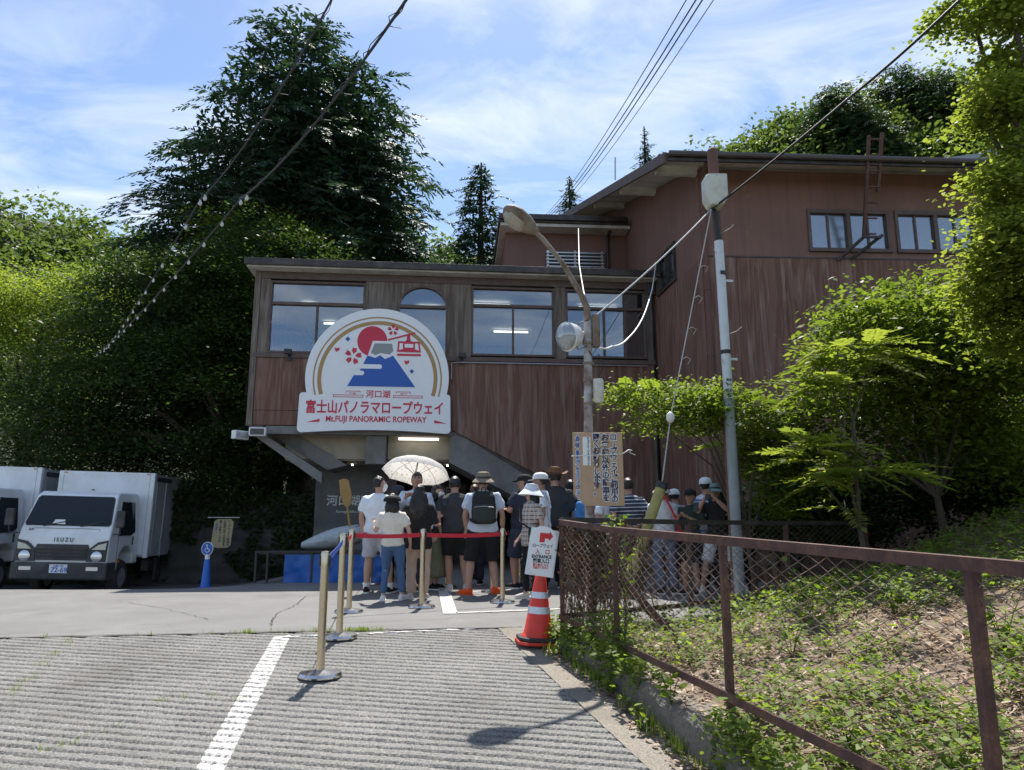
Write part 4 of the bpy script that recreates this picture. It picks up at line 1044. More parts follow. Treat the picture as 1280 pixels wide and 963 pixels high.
rs = np.random.default_rng(11)
c0 = at(338, 640, 27.0)
conifer('cedar_tree', (c0.x, 27.0, -0.5), 22.0, [(0.1, 5.2), (.35, 5.9), (.5, 5.6), (.65, 4.7), (.8, 3.5), (.9, 2.6), (1, .8)], rs,
        'huge dark cedar towering behind the station roof', n_boughs=640, spray=1.05, per_m=2.5, leaders=((-0.1, 0, 1.0), (2.1, .6, .915)), trunk_r=.5, bare=.22, ntuft=31, core=46000)
c1 = at(598, 640, 25.0)
conifer('fir_tree', (c1.x, 25.0, 0), 13.9, [(0.1, 1.6), (.6, 1.35), (.8, 1.0), (.92, .6), (1, .15)], rs, 'narrow dark conifer between the cedar and the rooftop room', n_boughs=230, spray=.7, per_m=3.6, bare=.4, ntuft=34, core=5000)
c2 = at(718, 640, 36.0)
conifer('fir_tree', (c2.x, 36.0, 0), 18.8, [(0.1, 2.0), (.85, .7), (1, .1)], rs, 'small spiky conifer tip just left of the annex roof slope', n_boughs=110, spray=.6, per_m=3, bare=.72, ntuft=26, core=1500)
c3 = at(822, 640, 36.0)
conifer('fir_tree', (c3.x, 36.0, 0), 21.6, [(0.1, 2.0), (.9, .45), (1, .1)], rs, 'dark conifer tip poking up behind the annex roof peak', n_boughs=110, spray=.6, per_m=3, bare=.72, ntuft=26, core=1500)

# broadleaf trees on the left ------------------------------------------------
def broadleaf(name, base, ells, n_cl, per, spread, size, mat, label, rs, r0=.2, targets=None, tilt=1.0, flat=.45, group=None, shell=.35, extra=None, cat='tree', droop=.0):
    root = empty(name, base, 0, label, cat, group); b = Vector(base)
    E_ = [((e[0][0] - b.x, e[0][1] - b.y, e[0][2] - b.z), e[1]) for e in ells]
    P, tn = clumped(E_, n_cl, per, spread, rs, shell, flat, droop)
    leaf_mesh('crown', P, size * rs.uniform(.7, 1.3, len(P)), M[mat], root, rs, tilt, LEAF4, tn)
    limbs(name, (0, 0, -.3), targets or [e[0] for e in E_], r0, M['bark'], root, rs)
    return root
def EL(px, py, Y, rx, ry, dy=None):
    c = at(px, py, Y); k = Y / F_PX; return ((c.x, c.y, c.z), (rx * k, dy or rx * k * .8, ry * k))
rs = np.random.default_rng(21)
broadleaf('zelkova_tree', (-6.9, 20.0, -.4), [EL(215, 400, 20.5, 130, 95), EL(330, 355, 21.0, 105, 72), EL(120, 490, 19.8, 95, 88), EL(255, 500, 20.0, 150, 88), EL(345, 440, 21, 70, 90), EL(60, 540, 19.5, 50, 60)],
          430, 225, 1.15, .115, 'leaf_dark', 'broad dark green tree beside the station above the parked trucks', rs, .24, flat=.2, droop=.3, shell=.55)
broadleaf('yellow_green_tree', (-8.0, 24.0, 0), [EL(350, 305, 24, 60, 32), EL(290, 300, 24, 50, 28), EL(405, 320, 24, 38, 20), EL(340, 360, 24, 60, 40)], 150, 175, .8, .10, 'leaf_bright',
          'sunlit yellow-green treetop just above the left end of the station roof', rs, .15)
broadleaf('yellow_green_tree', (-18.5, 28.0, 0), [EL(60, 375, 28, 72, 52), EL(20, 440, 28, 75, 80), EL(125, 385, 29, 48, 50), EL(-40, 400, 28, 70, 80), EL(60, 490, 28, 80, 70)], 300, 150, 1.25, .13, 'leaf_bright',
          'sunlit yellow-green tree at the far left edge', rs, .3, shell=.35, flat=.25, droop=.2)
broadleaf('understorey_tree', (-11.5, 22.5, -.3), [EL(95, 560, 22.5, 110, 45), EL(-10, 560, 22.5, 80, 60), EL(230, 570, 22.5, 80, 40)], 420, 70, .7, .115, 'leaf_dark', 'low dark understorey tree behind the white truck boxes', rs, .14, flat=.6)
broadleaf('understorey_tree', (-5.6, 19.2, -.3), [EL(330, 565, 19.2, 60, 55), EL(290, 610, 19.0, 60, 40)], 260, 70, .5, .10, 'leaf_dark', 'dark bush filling the gap between the broad tree and the station', rs, .1, flat=.7)

# woods on the hills -----------------------------------------------------------
def wood(name, X, Zr, Yr, Yb, zbase, n, size, per, leafsz, mat, label, rs, tmin=.25):
    cs = []
    Xr = rs.uniform(X[0], X[-1], n); T = rs.uniform(tmin, 1.0, n) ** .7
    zr = np.interp(Xr, X, Zr); P0 = np.stack([Xr * (.55 + .45 * T), Yb + (Yr - Yb) * T, zbase + (zr - zbase) * T ** 1.15], -1)
    sz = size * rs.uniform(.6, 1.25, n); d = rs.normal(size=(n, per, 3)); d /= np.linalg.norm(d, axis=2)[..., None]
    d[..., 2] = np.abs(d[..., 2]) * 1.25 - .3; rr = rs.uniform(.65, 1.0, (n, per)) * (1 + .25 * np.sin(d[..., 0] * 6 + np.arange(n)[:, None]) * np.cos(d[..., 2] * 5))
    P = P0[:, None, :] + d * (sz[:, None] * rr)[..., None]; P = P.reshape(-1, 3)
    tn = np.clip(np.repeat(rs.uniform(0, 1, n), per) * .7 + rs.uniform(0, .3, n * per), 0, 1)
    o = leaf_mesh(name, P, leafsz * rs.uniform(.7, 1.4, len(P)), M[mat], None, rs, 1.2, LEAF4, tn)
    tag(o, label, 'wood', None, 'stuff'); return o
rs = np.random.default_rng(31)
wood('hill_wood', HLX, HLZ, 110., 40., 0., 300, 4.7, 260, .78, 'leaf_hill', 'wooded hillside rising behind the trees at the left', rs, .35)
wood('hill_wood', HRX, HRZ, 52., 26., 3., 330, 2.7, 230, .36, 'leaf_hill', 'wooded slope climbing behind the annex roof', rs, .3)
# pines standing out on the right slope: one mesh, copied and turned
pine = conifer('pine_tree', (0, 0, 0), 9.5, [(0.3, 3.0), (.6, 3.2), (.85, 2.2), (1, .7)], rs, '', 'leaf_pine', n_boughs=120, spray=1.1, per_m=2.8, bare=.36, ntuft=30, trunk_r=.22, rise=.25, core=2500, group='pines on the slope behind the annex')
pl = [(1052, 190, 46, 1.0, 'dark pine left of the others on the slope behind the annex roof'), (1130, 200, 50, 1.25, 'tallest dark pine behind the middle of the annex roof'), (1178, 205, 48, 1.15, 'dark pine behind the roof ladder on the slope'),
      (1225, 200, 47, 1.1, 'dark pine half hidden by the sunlit maple leaves'), (1000, 205, 50, .75, 'small pine at the left end of the ridge behind the annex'), (1095, 215, 44, .8, 'short pine in front of the taller pines behind the annex')]
for k, (px, py, Y, s, lab) in enumerate(pl):
    o = pine if k == 0 else copy_tree(pine)
    s *= .8; p = at(px, py, Y); o.location = (p.x, Y, p.z - 2.6); o.rotation_euler = (0, 0, k * 1.3); o.scale = (s, s, s * (1 + .06 * (k % 3))); o['label'] = lab

# maple leaning in from the right ------------------------------------------------
rs = np.random.default_rng(41)
def maple_leaf():
    a = np.linspace(0, 2 * np.pi, 11)[:-1]; r = np.where(np.arange(10) % 2 == 0, .55, .24); v = np.stack([r * np.sin(a), r * np.cos(a), -.1 * r], -1); return v
ME = [EL(1262, 12, 6.3, 60, 32), EL(1215, 18, 6.6, 52, 20), EL(1265, 75, 6.6, 34, 34), EL(1262, 118, 6.4, 60, 26), EL(1225, 140, 6.6, 36, 18), EL(1270, 175, 6.5, 30, 34), EL(1268, 225, 6.4, 52, 28),
      EL(1248, 262, 6.6, 30, 20), EL(1270, 290, 6.3, 50, 38), EL(1250, 312, 6.5, 36, 24), EL(1255, 355, 6.8, 64, 34), EL(1275, 405, 7.0, 60, 40)]
root = empty('maple_tree', (5.9, 7.0, 1.0), 0, 'maple with bright backlit leaves reaching in from the right edge', 'tree')
P, tn = clumped([((e[0][0] - 5.9, e[0][1] - 7.0, e[0][2] - 1.0), e[1]) for e in ME], 360, 66, .24, rs, .3, .28, .3)
leaf_mesh('crown', P, .052 * rs.uniform(.6, 1.3, len(P)), M['leaf_maple'], root, rs, .95, LEAF6 * np.array([1.5, 1, 1]), tn)
limbs('maple', (0, 0, -.6), [(e[0][0] - 5.9, e[0][1] - 7.0, e[0][2] - 1.0) for e in ME], .14, M['bark'], root, rs, .3)

# shrubs with long pinnate leaves ------------------------------------------------
def pinnate(rs, pairs=8):
    V, Fq = [], []
    def lf(b, d, ln, w):
        d = d / np.linalg.norm(d); s = np.cross(d, [0, 0, 1.]); s /= np.linalg.norm(s); i = len(V)
        V.extend([b, b + d * ln * .4 + s * w + np.array([0, 0, .008]), b + d * ln, b + d * ln * .4 - s * w + np.array([0, 0, .008])]); Fq.append([i, i + 1, i + 2, i + 3])
    for k in range(pairs):
        t = .15 + .8 * k / pairs; b = np.array([t, 0, -.28 * t * t])
        for sg_ in (1, -1): lf(b, np.array([.55, sg_, -.18 + rs.uniform(-.1, .1)]), .30 * (1 - .25 * abs(t - .5) * 2), .062)
    lf(np.array([.95, 0, -.25]), np.array([1., 0, -.35]), .28, .06)
    i = len(V); V.extend([np.array([0, -.006, 0.]), np.array([0, .006, 0.]), np.array([.97, .004, -.26]), np.array([.97, -.004, -.26])]); Fq.append([i, i + 1, i + 2, i + 3])
    return np.array(V), np.array(Fq)
def pinnate_mass(name, parent, P, size, mat, rs, outward=None):
    T, TF = pinnate(rs); n = len(P); az = rs.uniform(0, 2 * np.pi, n)
    if outward is not None: az = np.arctan2(P[:, 1] - outward[1], P[:, 0] - outward[0]) + rs.normal(0, .9, n)
    tl = rs.uniform(-.25, .5, n); c, s_ = np.cos(az), np.sin(az); X = np.stack([c * np.cos(tl), s_ * np.cos(tl), np.sin(tl)], -1)
    Yv = np.stack([-s_, c, rs.uniform(-.35, .35, n)], -1); Yv /= np.linalg.norm(Yv, axis=1)[:, None]; Z = np.cross(X, Yv)
    V, Fa = instance(T, TF, np.stack([X, Yv, Z], -1), P, size * rs.uniform(.65, 1.25, n))
    return np_mesh(name, V, Fa, M[mat], parent, tint=np.repeat(rs.uniform(0, 1, n), len(TF)) * .7 + rs.uniform(0, .3, n * len(TF)))
rs = np.random.default_rng(51)
def shrub(name, base, ells, npin, pin, nleaf, per, lsz, mat, label, rs, r0=.05, spread=.32):
    base = (base[0], base[1], float(bank_z(np.float64(base[0]), np.float64(base[1]))) - .05); root = empty(name, base, 0, label, 'shrub'); b = np.array(base)
    E_ = [(tuple(np.array(e[0]) - b), e[1]) for e in ells]
    if npin: pinnate_mass('sprays', root, in_ellipsoids(npin, E_, rs, .45), pin, mat, rs, (0, 0))
    P, tn = clumped(E_, nleaf, per, spread, rs, .3, .5, .15); leaf_mesh('foliage', P, lsz * rs.uniform(.7, 1.3, len(P)), M[mat], root, rs, 1.0, LEAF4, tn)
    limbs(name, (0, 0, 0), [e[0] for e in E_], r0, M['bark'], root, rs, .35, 'stem'); return root
shrub('wall_shrub', (5.3, 9.3, 1.0), [EL(1150, 385, 8.9, 105, 36), EL(1080, 420, 8.8, 75, 36), EL(1190, 450, 8.8, 90, 60), EL(1265, 430, 8.6, 80, 80), EL(1060, 490, 9.2, 70, 40), EL(1150, 520, 9.4, 90, 50), EL(1250, 540, 9.3, 80, 60), EL(1010, 560, 9.8, 50, 60)],
      240, .36, 680, 46, .085, 'leaf_shrub', 'big leafy shrub mound covering the right end of the annex wall', rs, .05, .42)
shrub('sumac_sapling', (3.65, 7.9, 0.8), [EL(1055, 440, 7.9, 44, 14), EL(1095, 445, 7.8, 26, 10), EL(1040, 485, 7.9, 34, 10), EL(1035, 560, 7.8, 40, 20), EL(1070, 590, 7.7, 36, 16), EL(1055, 625, 7.9, 24, 16)],
      75, .50, 30, 20, .08, 'leaf_maple', 'sapling with bright feathery leaves in front of the dark shrub mound', rs, .03, .2)
shrub('vine_shrub', (3.0, 9.5, 0.3), [EL(860, 500, 9.1, 60, 22), EL(800, 495, 9.0, 45, 10), EL(820, 528, 9.0, 40, 12), EL(920, 500, 9.15, 50, 22), EL(880, 525, 9.1, 45, 16), EL(955, 540, 9.5, 40, 40), EL(968, 600, 9.7, 36, 50), EL(935, 560, 9.6, 26, 30)],
      110, .34, 260, 40, .062, 'leaf_shrub', 'leafy vine mass hanging between the white pipe and the annex wall', rs, .04, .26)

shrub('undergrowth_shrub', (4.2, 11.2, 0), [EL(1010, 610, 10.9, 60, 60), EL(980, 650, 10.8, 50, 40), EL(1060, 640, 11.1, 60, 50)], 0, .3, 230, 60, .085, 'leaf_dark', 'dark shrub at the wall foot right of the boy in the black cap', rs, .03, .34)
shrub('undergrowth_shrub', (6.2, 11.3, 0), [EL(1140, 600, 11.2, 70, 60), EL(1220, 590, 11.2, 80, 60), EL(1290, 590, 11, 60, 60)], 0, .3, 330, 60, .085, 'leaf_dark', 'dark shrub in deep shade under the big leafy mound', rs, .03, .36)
# weeds and litter on the bank ------------------------------------------------
rs = np.random.default_rng(61)
def on_bank(n, x0=.5, x1=8.5, y0=1.2, y1=12.4):
    out = np.zeros((0, 2))
    while len(out) < n:
        q = np.stack([rs.uniform(x0, x1, n), rs.uniform(y0, y1, n)], -1); k = bank_keep(q[:, 0], q[:, 1])
        near = rs.uniform(0, 1, n) < np.clip(6.0 / (1 + q[:, 1] ** 1.15), .12, 1); out = np.concatenate([out, q[k & near]])
    return out[:n]
dens = lambda q: vnoise(q[:, 0] * 1.6, q[:, 1] * 1.6, 21) * .6 + vnoise(q[:, 0] * 4.2, q[:, 1] * 4.2, 22) * .4
q = on_bank(13000); q = q[dens(q) > .455]; n = len(q); per = 7; hh = rs.uniform(.02, .20, n) * (.5 + dens(q))
cz = bank_z(q[:, 0], q[:, 1]); d = rs.normal(size=(n, per, 3)) * np.array([.038, .038, .02]); P = (np.stack([q[:, 0], q[:, 1], cz + hh], -1)[:, None] + d).reshape(-1, 3)
o = leaf_mesh('weeds', P, .042 * rs.uniform(.5, 1.5, len(P)), M['leaf_weed'], None, rs, .8, LEAF4 * np.array([1.25, 1, 1]), np.clip(np.repeat(rs.uniform(0, 1, n), per) * .7 + rs.uniform(0, .3, n * per), 0, 1)); tag(o, 'low green weeds spread over the bank behind the fence', 'weeds', None, 'stuff')
q = on_bank(32000); P = np.stack([q[:, 0], q[:, 1], bank_z(q[:, 0], q[:, 1]) + rs.uniform(.0, .035, len(q))], -1)
BL = np.array([[0, -.5, 0], [.06, 0, .04], [0, .5, .02], [-.06, 0, .03]])
o = leaf_mesh('dry_litter', P, .10 * rs.uniform(.4, 1.6, len(P)), M['leaf_dry'], None, rs, .6, BL); tag(o, 'dry leaves and stalks littering the bank', 'leaf litter', None, 'stuff')
q = on_bank(8000); P = np.stack([q[:, 0], q[:, 1], bank_z(q[:, 0], q[:, 1]) + rs.uniform(.0, .03, len(q))], -1)
o = leaf_mesh('fallen_leaves', P, .05 * rs.uniform(.5, 1.5, len(P)), M['leaf_dry'], None, rs, .5, LEAF6); tag(o, 'brown fallen leaves scattered on the bank', 'fallen leaves', None, 'stuff')
# small standing plants on the bank and along the kerb
def weed_plant(p, h, n, lsz, label, mat='leaf_weed'):
    root = empty('weed_plant', p, rs.uniform(0, 6), label, 'plant', 'weeds growing by the fence'); stm = MB()
    Pl, Tm = [], []
    for k in range(max(2, n // 6)):
        a = rs.uniform(0, 6.28); L = h * rs.uniform(.6, 1.1); e = Vector((math.cos(a) * L * .4, math.sin(a) * L * .4, L)); stm.tube([(0, 0, -.02), e * .5 + Vector((0, 0, L * .1)), e], [.004, .003, .002], 4)
        for j in range(7): t = .25 + .75 * j / 6; v = e * t; Pl.append((v.x + rs.normal(0, .025), v.y + rs.normal(0, .025), v.z + rs.normal(0, .015)))
    stm.build('stems', M['leaf_weed'], root, recalc=False); leaf_mesh('leaves', np.array(Pl), lsz * rs.uniform(.7, 1.3, len(Pl)), M[mat], root, rs, .9, LEAF6)
    return root
sp_w = [(770, 770, 5.8, .30, 30, .07, 'leafy weed at the foot of the second fence post'), (838, 855, 4.8, .22, 26, .08, 'bushy weed spilling over the kerb below the fence brace'), (762, 835, 5.6, .2, 20, .07, 'weed clump in the kerb crack near the corner post'),
        (925, 880, 4.0, .26, 28, .08, 'tall weed at the foot of the third fence post'), (800, 880, 4.9, .16, 18, .06, 'small weed on the kerb edge of the concrete strip'), (900, 905, 4.1, .15, 18, .07, 'broad-leaved weed under the bottom rail near the frame edge'),
        (1010, 700, 6.4, .45, 30, .07, 'tall weed on the bank behind the third fence post'), (985, 745, 5.4, .3, 26, .07, 'weed on the bank in front of the grey pipe'), (1115, 720, 6.0, .4, 30, .07, 'upright weed in the middle of the bank'), (1190, 870, 3.6, .25, 30, .07, 'weed near the big fence post at the right'),
        (1060, 880, 3.9, .25, 30, .06, 'leafy weed low on the bank between the two near posts'), (1250, 760, 5.0, .4, 30, .08, 'weed on the bank at the right edge')]
for (px, py, Y, h, n, l, lab) in sp_w:
    p = at(px, py, Y); x, y = p.x, p.y; fx = float(fence_x(min(max(y, .9), 7))); z = float(bank_z(np.float64(x), np.float64(y))) if x > fx + .05 else (float(kerb_top(x, y)) if x > fx - .1 else float(ramp_z(np.float64(x), np.float64(y))))
    weed_plant((x, y, z), h, n, l, lab)
# grass tufts on joints and kerb foot
BLADE = np.array([[-.5, 0, 0], [.5, 0, 0], [.3, .05, .6], [0, .22, 1.0]])
def tufts(name, pts, h, per, label):
    C = np.repeat(np.array(pts), per, 0); n = len(C); P = C + np.concatenate([rs.normal(0, .022, (n, 2)), np.zeros((n, 1))], 1)
    az = rs.uniform(0, 6.28, n); c, s_ = np.cos(az), np.sin(az); z = np.zeros(n); ln = rs.uniform(.2, .8, n)
    Rm = np.stack([c * .12, -s_ * 1.0 * ln, z, s_ * .12, c * ln, z, z, z, np.ones(n)], -1).reshape(n, 3, 3)
    V, Fa = instance(BLADE, [[0, 1, 2, 3]], Rm, P, h * rs.uniform(.25, 1.5, n)); o = np_mesh(name, V, Fa, M['leaf_weed'], tint=rs.uniform(.2, 1, n)); tag(o, label, 'grass', None, 'stuff')
tp = []
for x in np.concatenate([rs.uniform(-2.6, -1.2, 26), rs.normal(-1.5, .12, 34), rs.uniform(-7, -2.6, 14)]): tp.append((x, float(y_break(np.float64(x))) + rs.normal(0, .02), 0.0))
tufts('joint_grass', tp, .035, 9, 'grass growing in the joint between road and ramp')
tp = []
for y in np.concatenate([rs.uniform(2.6, 7.2, 60), rs.normal(5.9, .25, 30), rs.normal(4.7, .2, 26), rs.normal(3.5, .2, 20)]): x = float(fence_x(y)) - .12 - abs(rs.normal(0, .045)); tp.append((x, y, float(ramp_z(np.float64(x), np.float64(y)))))
for y in rs.uniform(6.6, 7.5, 40): x = .36 + rs.normal(0, .05); tp.append((x, y, float(strip_z(np.float64(x), np.float64(y)))))
tufts('kerb_grass', tp, .075, 6, 'grass and weeds along the foot of the broken kerb')
tp = []
for (a, b, n) in ((on_ramp(92, 797), on_ramp(0, 880), 26), (on_ramp(150, 905), on_ramp(40, 945), 10), (on_ramp(230, 870), on_ramp(195, 878), 6), (on_ramp(255, 870), on_ramp(305, 875), 6)):
    for t in rs.uniform(0, 1, n): p = a.lerp(b, t); tp.append((p.x + rs.normal(0, .015), p.y + rs.normal(0, .015), float(ramp_z(np.float64(p.x), np.float64(p.y))) - .005))
tufts('crack_grass', tp, .03, 7, 'moss and grass in the cracks of the ramp')

# dry litter and small weeds gathered at the kerb foot and on the kerb top
n = 2600; yy = rs.uniform(1.5, 7.3, n); off = np.where(rs.uniform(0, 1, n) < .6, -.12 - np.abs(rs.normal(0, .07, n)), rs.uniform(-.09, .1, n)); xx = fence_x(yy) + off
zz = np.where(off < -.11, strip_z(xx, yy) + .012, kerb_top(xx, yy) + .015) + rs.uniform(0, .015, n)
o = leaf_mesh('kerb_litter', np.stack([xx, yy, zz], -1), .035 * rs.uniform(.5, 1.7, n), M['leaf_dry'], None, rs, .5, LEAF6); tag(o, 'dry leaves gathered along the kerb under the fence', 'leaf litter', None, 'stuff')
n = 900; yy = rs.uniform(2.2, 7.2, n); yy = yy[vnoise(yy * 2.2, yy * 0, 5) > .45]; n = len(yy); xx = fence_x(yy) + rs.normal(-.05, .065, n); P = (np.stack([xx, yy, kerb_top(xx, yy) + .02 + rs.uniform(-.08, .1, n)], -1)[:, None] + rs.normal(size=(n, 6, 3)) * .035).reshape(-1, 3)
o = leaf_mesh('kerb_weeds', P, .045 * rs.uniform(.6, 1.5, len(P)), M['leaf_weed'], None, rs, .9, LEAF6); tag(o, 'green weeds spilling over the kerb under the fence', 'weeds', None, 'stuff')

# ivy over the retaining wall behind the trucks
n = 15000; u = rs.uniform(0, 9.7, n); z = rs.uniform(-.3, 1.9, n); k = vnoise(u * 1.1, z * 1.3, 31) * .6 + vnoise(u * 3.3, z * 3.3, 32) * .4 + .12 * z > .42; u, z = u[k], z[k]
P = np.stack([-13.5 + u * math.cos(R(4)), 18.2 + u * math.sin(R(4)) - .12 - np.abs(rs.normal(0, .08, len(u))), z - .1], -1)
o = leaf_mesh('wall_ivy', P, .11 * rs.uniform(.5, 1.3, len(P)), M['leaf_dark'], None, rs, 1.5, LEAF6); tag(o, 'dark ivy covering the retaining wall behind the trucks', 'ivy', None, 'stuff')
# ------------------------------------------------------------------ rusty chain-link fence
fn = empty('chain_link_fence', (FP[0].x, FP[0].y, 0.05), 0, 'rusty brown chain-link fence around the weedy bank', 'fence')
O_ = Vector((FP[0].x, FP[0].y, 0.05))
TOPZ = [1.06, 1.0, 0.96, 0.92, 0.88]; BOTZ = [0.20, 0.15, 0.12, 0.08, 0.03]
def L3(p, z): return Vector((p.x, p.y, z)) - O_
for k in range(5):
    p = FP[k]; q = MB(); w = .042
    q.bar(L3(p, -.05 - (.45 if k else .12)), L3(p, TOPZ[k] - .03), w, w); q.build('post', M['rust_fence'], fn, bevel=.004, segs=1)
for k in range(4):
    q = MB(); a, b = L3(FP[k], TOPZ[k]), L3(FP[k + 1], TOPZ[k + 1]); d = (b - a).normalized()
    q.bar(a - d * (.04 if k == 0 else -.002), b, .046, .006); m = MB()
    q.bar(a + Vector((-.021, -.007, -.024)), b + Vector((-.021, -.007, -.024)), .006, .042); q.build('top_rail', M['rust_fence'], fn)
    q = MB(); q.bar(L3(FP[k], BOTZ[k]) + Vector((-.03, -.01, 0)), L3(FP[k + 1], BOTZ[k + 1]) + Vector((-.03, -.01, 0)), .012, .045); q.build('bottom_rail', M['rust_fence'], fn)
BP = [FP[0], BR0 + BRD * 1.75, BR0 + BRD * 3.5, BR0 + BRD * 5.3]
BT = [1.06, 1.04, 1.03, 1.03]
for k in range(1, 4):
    q = MB(); q.bar(L3(BP[k], -.1), L3(BP[k], BT[k]), .05, .05); q.build('post', M['rust_fence'], fn, bevel=.004, segs=1)
for k in range(3):
    q = MB(); q.bar(L3(BP[k], BT[k] + .0), L3(BP[k + 1], BT[k + 1] + .0), .05, .05); q.build('top_rail', M['dark_trim'], fn)
    q = MB(); q.bar(L3(BP[k], .2), L3(BP[k + 1], .19), .012, .045); q.build('bottom_rail', M['rust_fence'], fn)
q = MB(); q.bar(L3(FP[1], .62) + Vector((.03, 0, 0)), L3(Vector((1.38, 6.15)), .05), .05, .05); q.build('brace', M['rust_fence'], fn)
def chain(p0, p1, zt0, zt1, zb0, zb1, pitch=.066, r=.0021):
    """woven diamond mesh: zigzag wires side by side"""
    p0, p1 = Vector((p0.x, p0.y, 0)), Vector((p1.x, p1.y, 0)); Lh = (p1 - p0).length; e = (p1 - p0) / Lh; nrm = Vector((-e.y, e.x, 0))
    n = int(Lh / pitch); V, Fq = [], []; rows = int((zt0 - zb0) / (pitch * .5)) + 2
    for i in range(n + 1):
        u0 = i * pitch; prev = None
        for j in range(rows):
            u = u0 + (pitch * .5 if (i + j) % 2 else -pitch * .5) * (1.0)
            u = min(max(u, 0), Lh); f = u / Lh; zb = zb0 + (zb1 - zb0) * f; zt = zt0 + (zt1 - zt0) * f
            z = zb + (zt - zb) * j / (rows - 1); sag = .012 * math.sin(u * 5 + z * 4) + .006 * math.sin(u * 17)
            p = p0 + e * u + nrm * (sag + (.0015 if (i + j) % 2 else -.0015)); p = np.array([p.x - O_.x, p.y - O_.y, z - O_.z])
            if prev is not None:
                d = p - prev; d /= np.linalg.norm(d); a = np.cross(d, [0.3, .8, .1]); a /= np.linalg.norm(a); b = np.cross(d, a); k = len(V)
                for c in (prev, p):
                    for t in range(3): V.append(c + (a * math.cos(2.094 * t) + b * math.sin(2.094 * t)) * r)
                for t in range(3): t2 = (t + 1) % 3; Fq.append([k + t, k + t2, k + 3 + t2, k + 3 + t])
            prev = p
    return np_mesh('wire_mesh', np.array(V), np.array(Fq), M['rust_mesh'], fn)
for k in range(4): chain(FP[k], FP[k + 1], TOPZ[k] - .02, TOPZ[k + 1] - .02, BOTZ[k], BOTZ[k + 1])
for k in range(3): chain(BP[k], BP[k + 1], BT[k] - .03, BT[k + 1] - .03, .2, .19)
# dead vine hanging on the back run
rs = np.random.default_rng(71)
V, Fq, Tn = [], [], []
for k in range(420):
    u = abs(rs.normal(.32, .3)) if k % 3 else rs.uniform(0, 1.1); z = rs.uniform(.35, 1.05) ; L = rs.uniform(.1, .5)
    p = Vector((BP[0].x, BP[0].y, 0)) + Vector((BRD.x, BRD.y, 0)) * u + Vector((rs.normal(0, .03) + .03, rs.normal(0, .03) - .03, z))
    for j in range(3):
        d = Vector((rs.normal(0, .25), rs.normal(0, .25), -1)).normalized() * L / 3; w = Vector((rs.normal(0, 1), rs.normal(0, 1), 0)).normalized() * .0045; b = len(V)
        V += [p - w, p + w, p + d + w, p + d - w]; Fq.append([b, b + 1, b + 2, b + 3]); Tn.append(rs.uniform(0, 1)); p = p + d
for k in range(1500):
    u = abs(rs.normal(.3, .28)); z = 1.02 - abs(rs.normal(0, .33)); p = Vector((BP[0].x, BP[0].y, 0)) + Vector((BRD.x, BRD.y, 0)) * u + Vector((rs.normal(0, .04) + .03, rs.normal(0, .04) - .03, max(z, .15)))
    a, b_ = Vector(rs.normal(0, 1, 3)).normalized() * .03, Vector(rs.normal(0, 1, 3)).normalized() * .015; i = len(V); V += [p - a, p + b_, p + a, p - b_]; Fq.append([i, i + 1, i + 2, i + 3]); Tn.append(rs.uniform(0, 1))
o = np_mesh('dead_vine', np.array([tuple(v) for v in V]), np.array(Fq), M['vine_dry'], tint=Tn); tag(o, 'tangle of dead brown vine hanging on the fence beside the corner post', 'dead vine', None, 'stuff')
iv = empty('ivy', (FP[1].x + .05, FP[1].y, .1), 0, 'green ivy climbing the second fence post', 'plant')
P = np.stack([rs.normal(0, .05, 160), rs.normal(.02, .04, 160), rs.uniform(0, 1.0, 160)], -1); leaf_mesh('leaves', P, .055 * rs.uniform(.6, 1.3, 160), M['leaf_shrub'], iv, rs, 1.4, LEAF6)
m = MB(); m.tube([(0, 0, -.1), (.03, .02, .3), (-.02, .01, .65), (.02, .02, 1.0)], [.012, .01, .008, .005], 5); m.build('stem', M['bark'], iv)

# ------------------------------------------------------------------ street lamp with notice board
plain('flood_lens', (.34, .37, .39), .12, .3, var=.2, scale=25)
lx, ly = 0.845, 8.0
LK = .922   # lamp stands 7.4 m away
sl = empty('street_lamp', (lx * LK, ly * LK, EYE * (1 - LK)), 0, 'weathered street lamp with cobra head and round floodlight, beside the fence corner', 'street lamp')
m = MB(); m.tube([(-.02, 0, -.1), (-.015, 0, 2.0), (0, 0, 3.1), (0, 0, 3.32)], [.056, .050, .045, .042], 12); m.build('pole', M['lamp_pole'], sl, smooth=True)
m = MB(); m.tube([(0, 0, 3.22), (-.01, -.03, 3.40), (-.07, -.05, 3.54), (-.28, -.08, 3.90), (-.50, -.1, 4.18), (-.60, -.1, 4.28)], [.04, .038, .034, .028, .026, .026], 10); m.build('arm', M['lamp_head'], sl, smooth=True)
# lamp head: flattened drop with a diffuser underneath
ax = Vector((-.72, -.16, .52)).normalized(); sd_ = Vector((0, 1, 0)).cross(ax).normalized(); sd_ = ax.cross(Vector((0, 0, 1))).normalized(); upv = sd_.cross(ax).normalized()
hb = Vector((-.56, -.1, 4.25)); m = MB(); rr = [(0, .03, .03), (.07, .075, .07), (.17, .125, .10), (.28, .145, .11), (.38, .125, .09), (.45, .07, .05), (.47, .02, .015)]
m.loft([(hb + ax * t, sd_ * a, upv * b) for t, a, b in rr], 16); m.build('lamp_head', M['lamp_head'], sl, smooth=True)
m = MB(); m.loft([(hb + ax * t - upv * .035, sd_ * a, upv * b) for t, a, b in [(.12, .04, .03), (.18, .11, .085), (.28, .128, .10), (.37, .11, .085), (.43, .05, .04)]], 16); m.build('diffuser', M['diffuser'], sl, smooth=True)
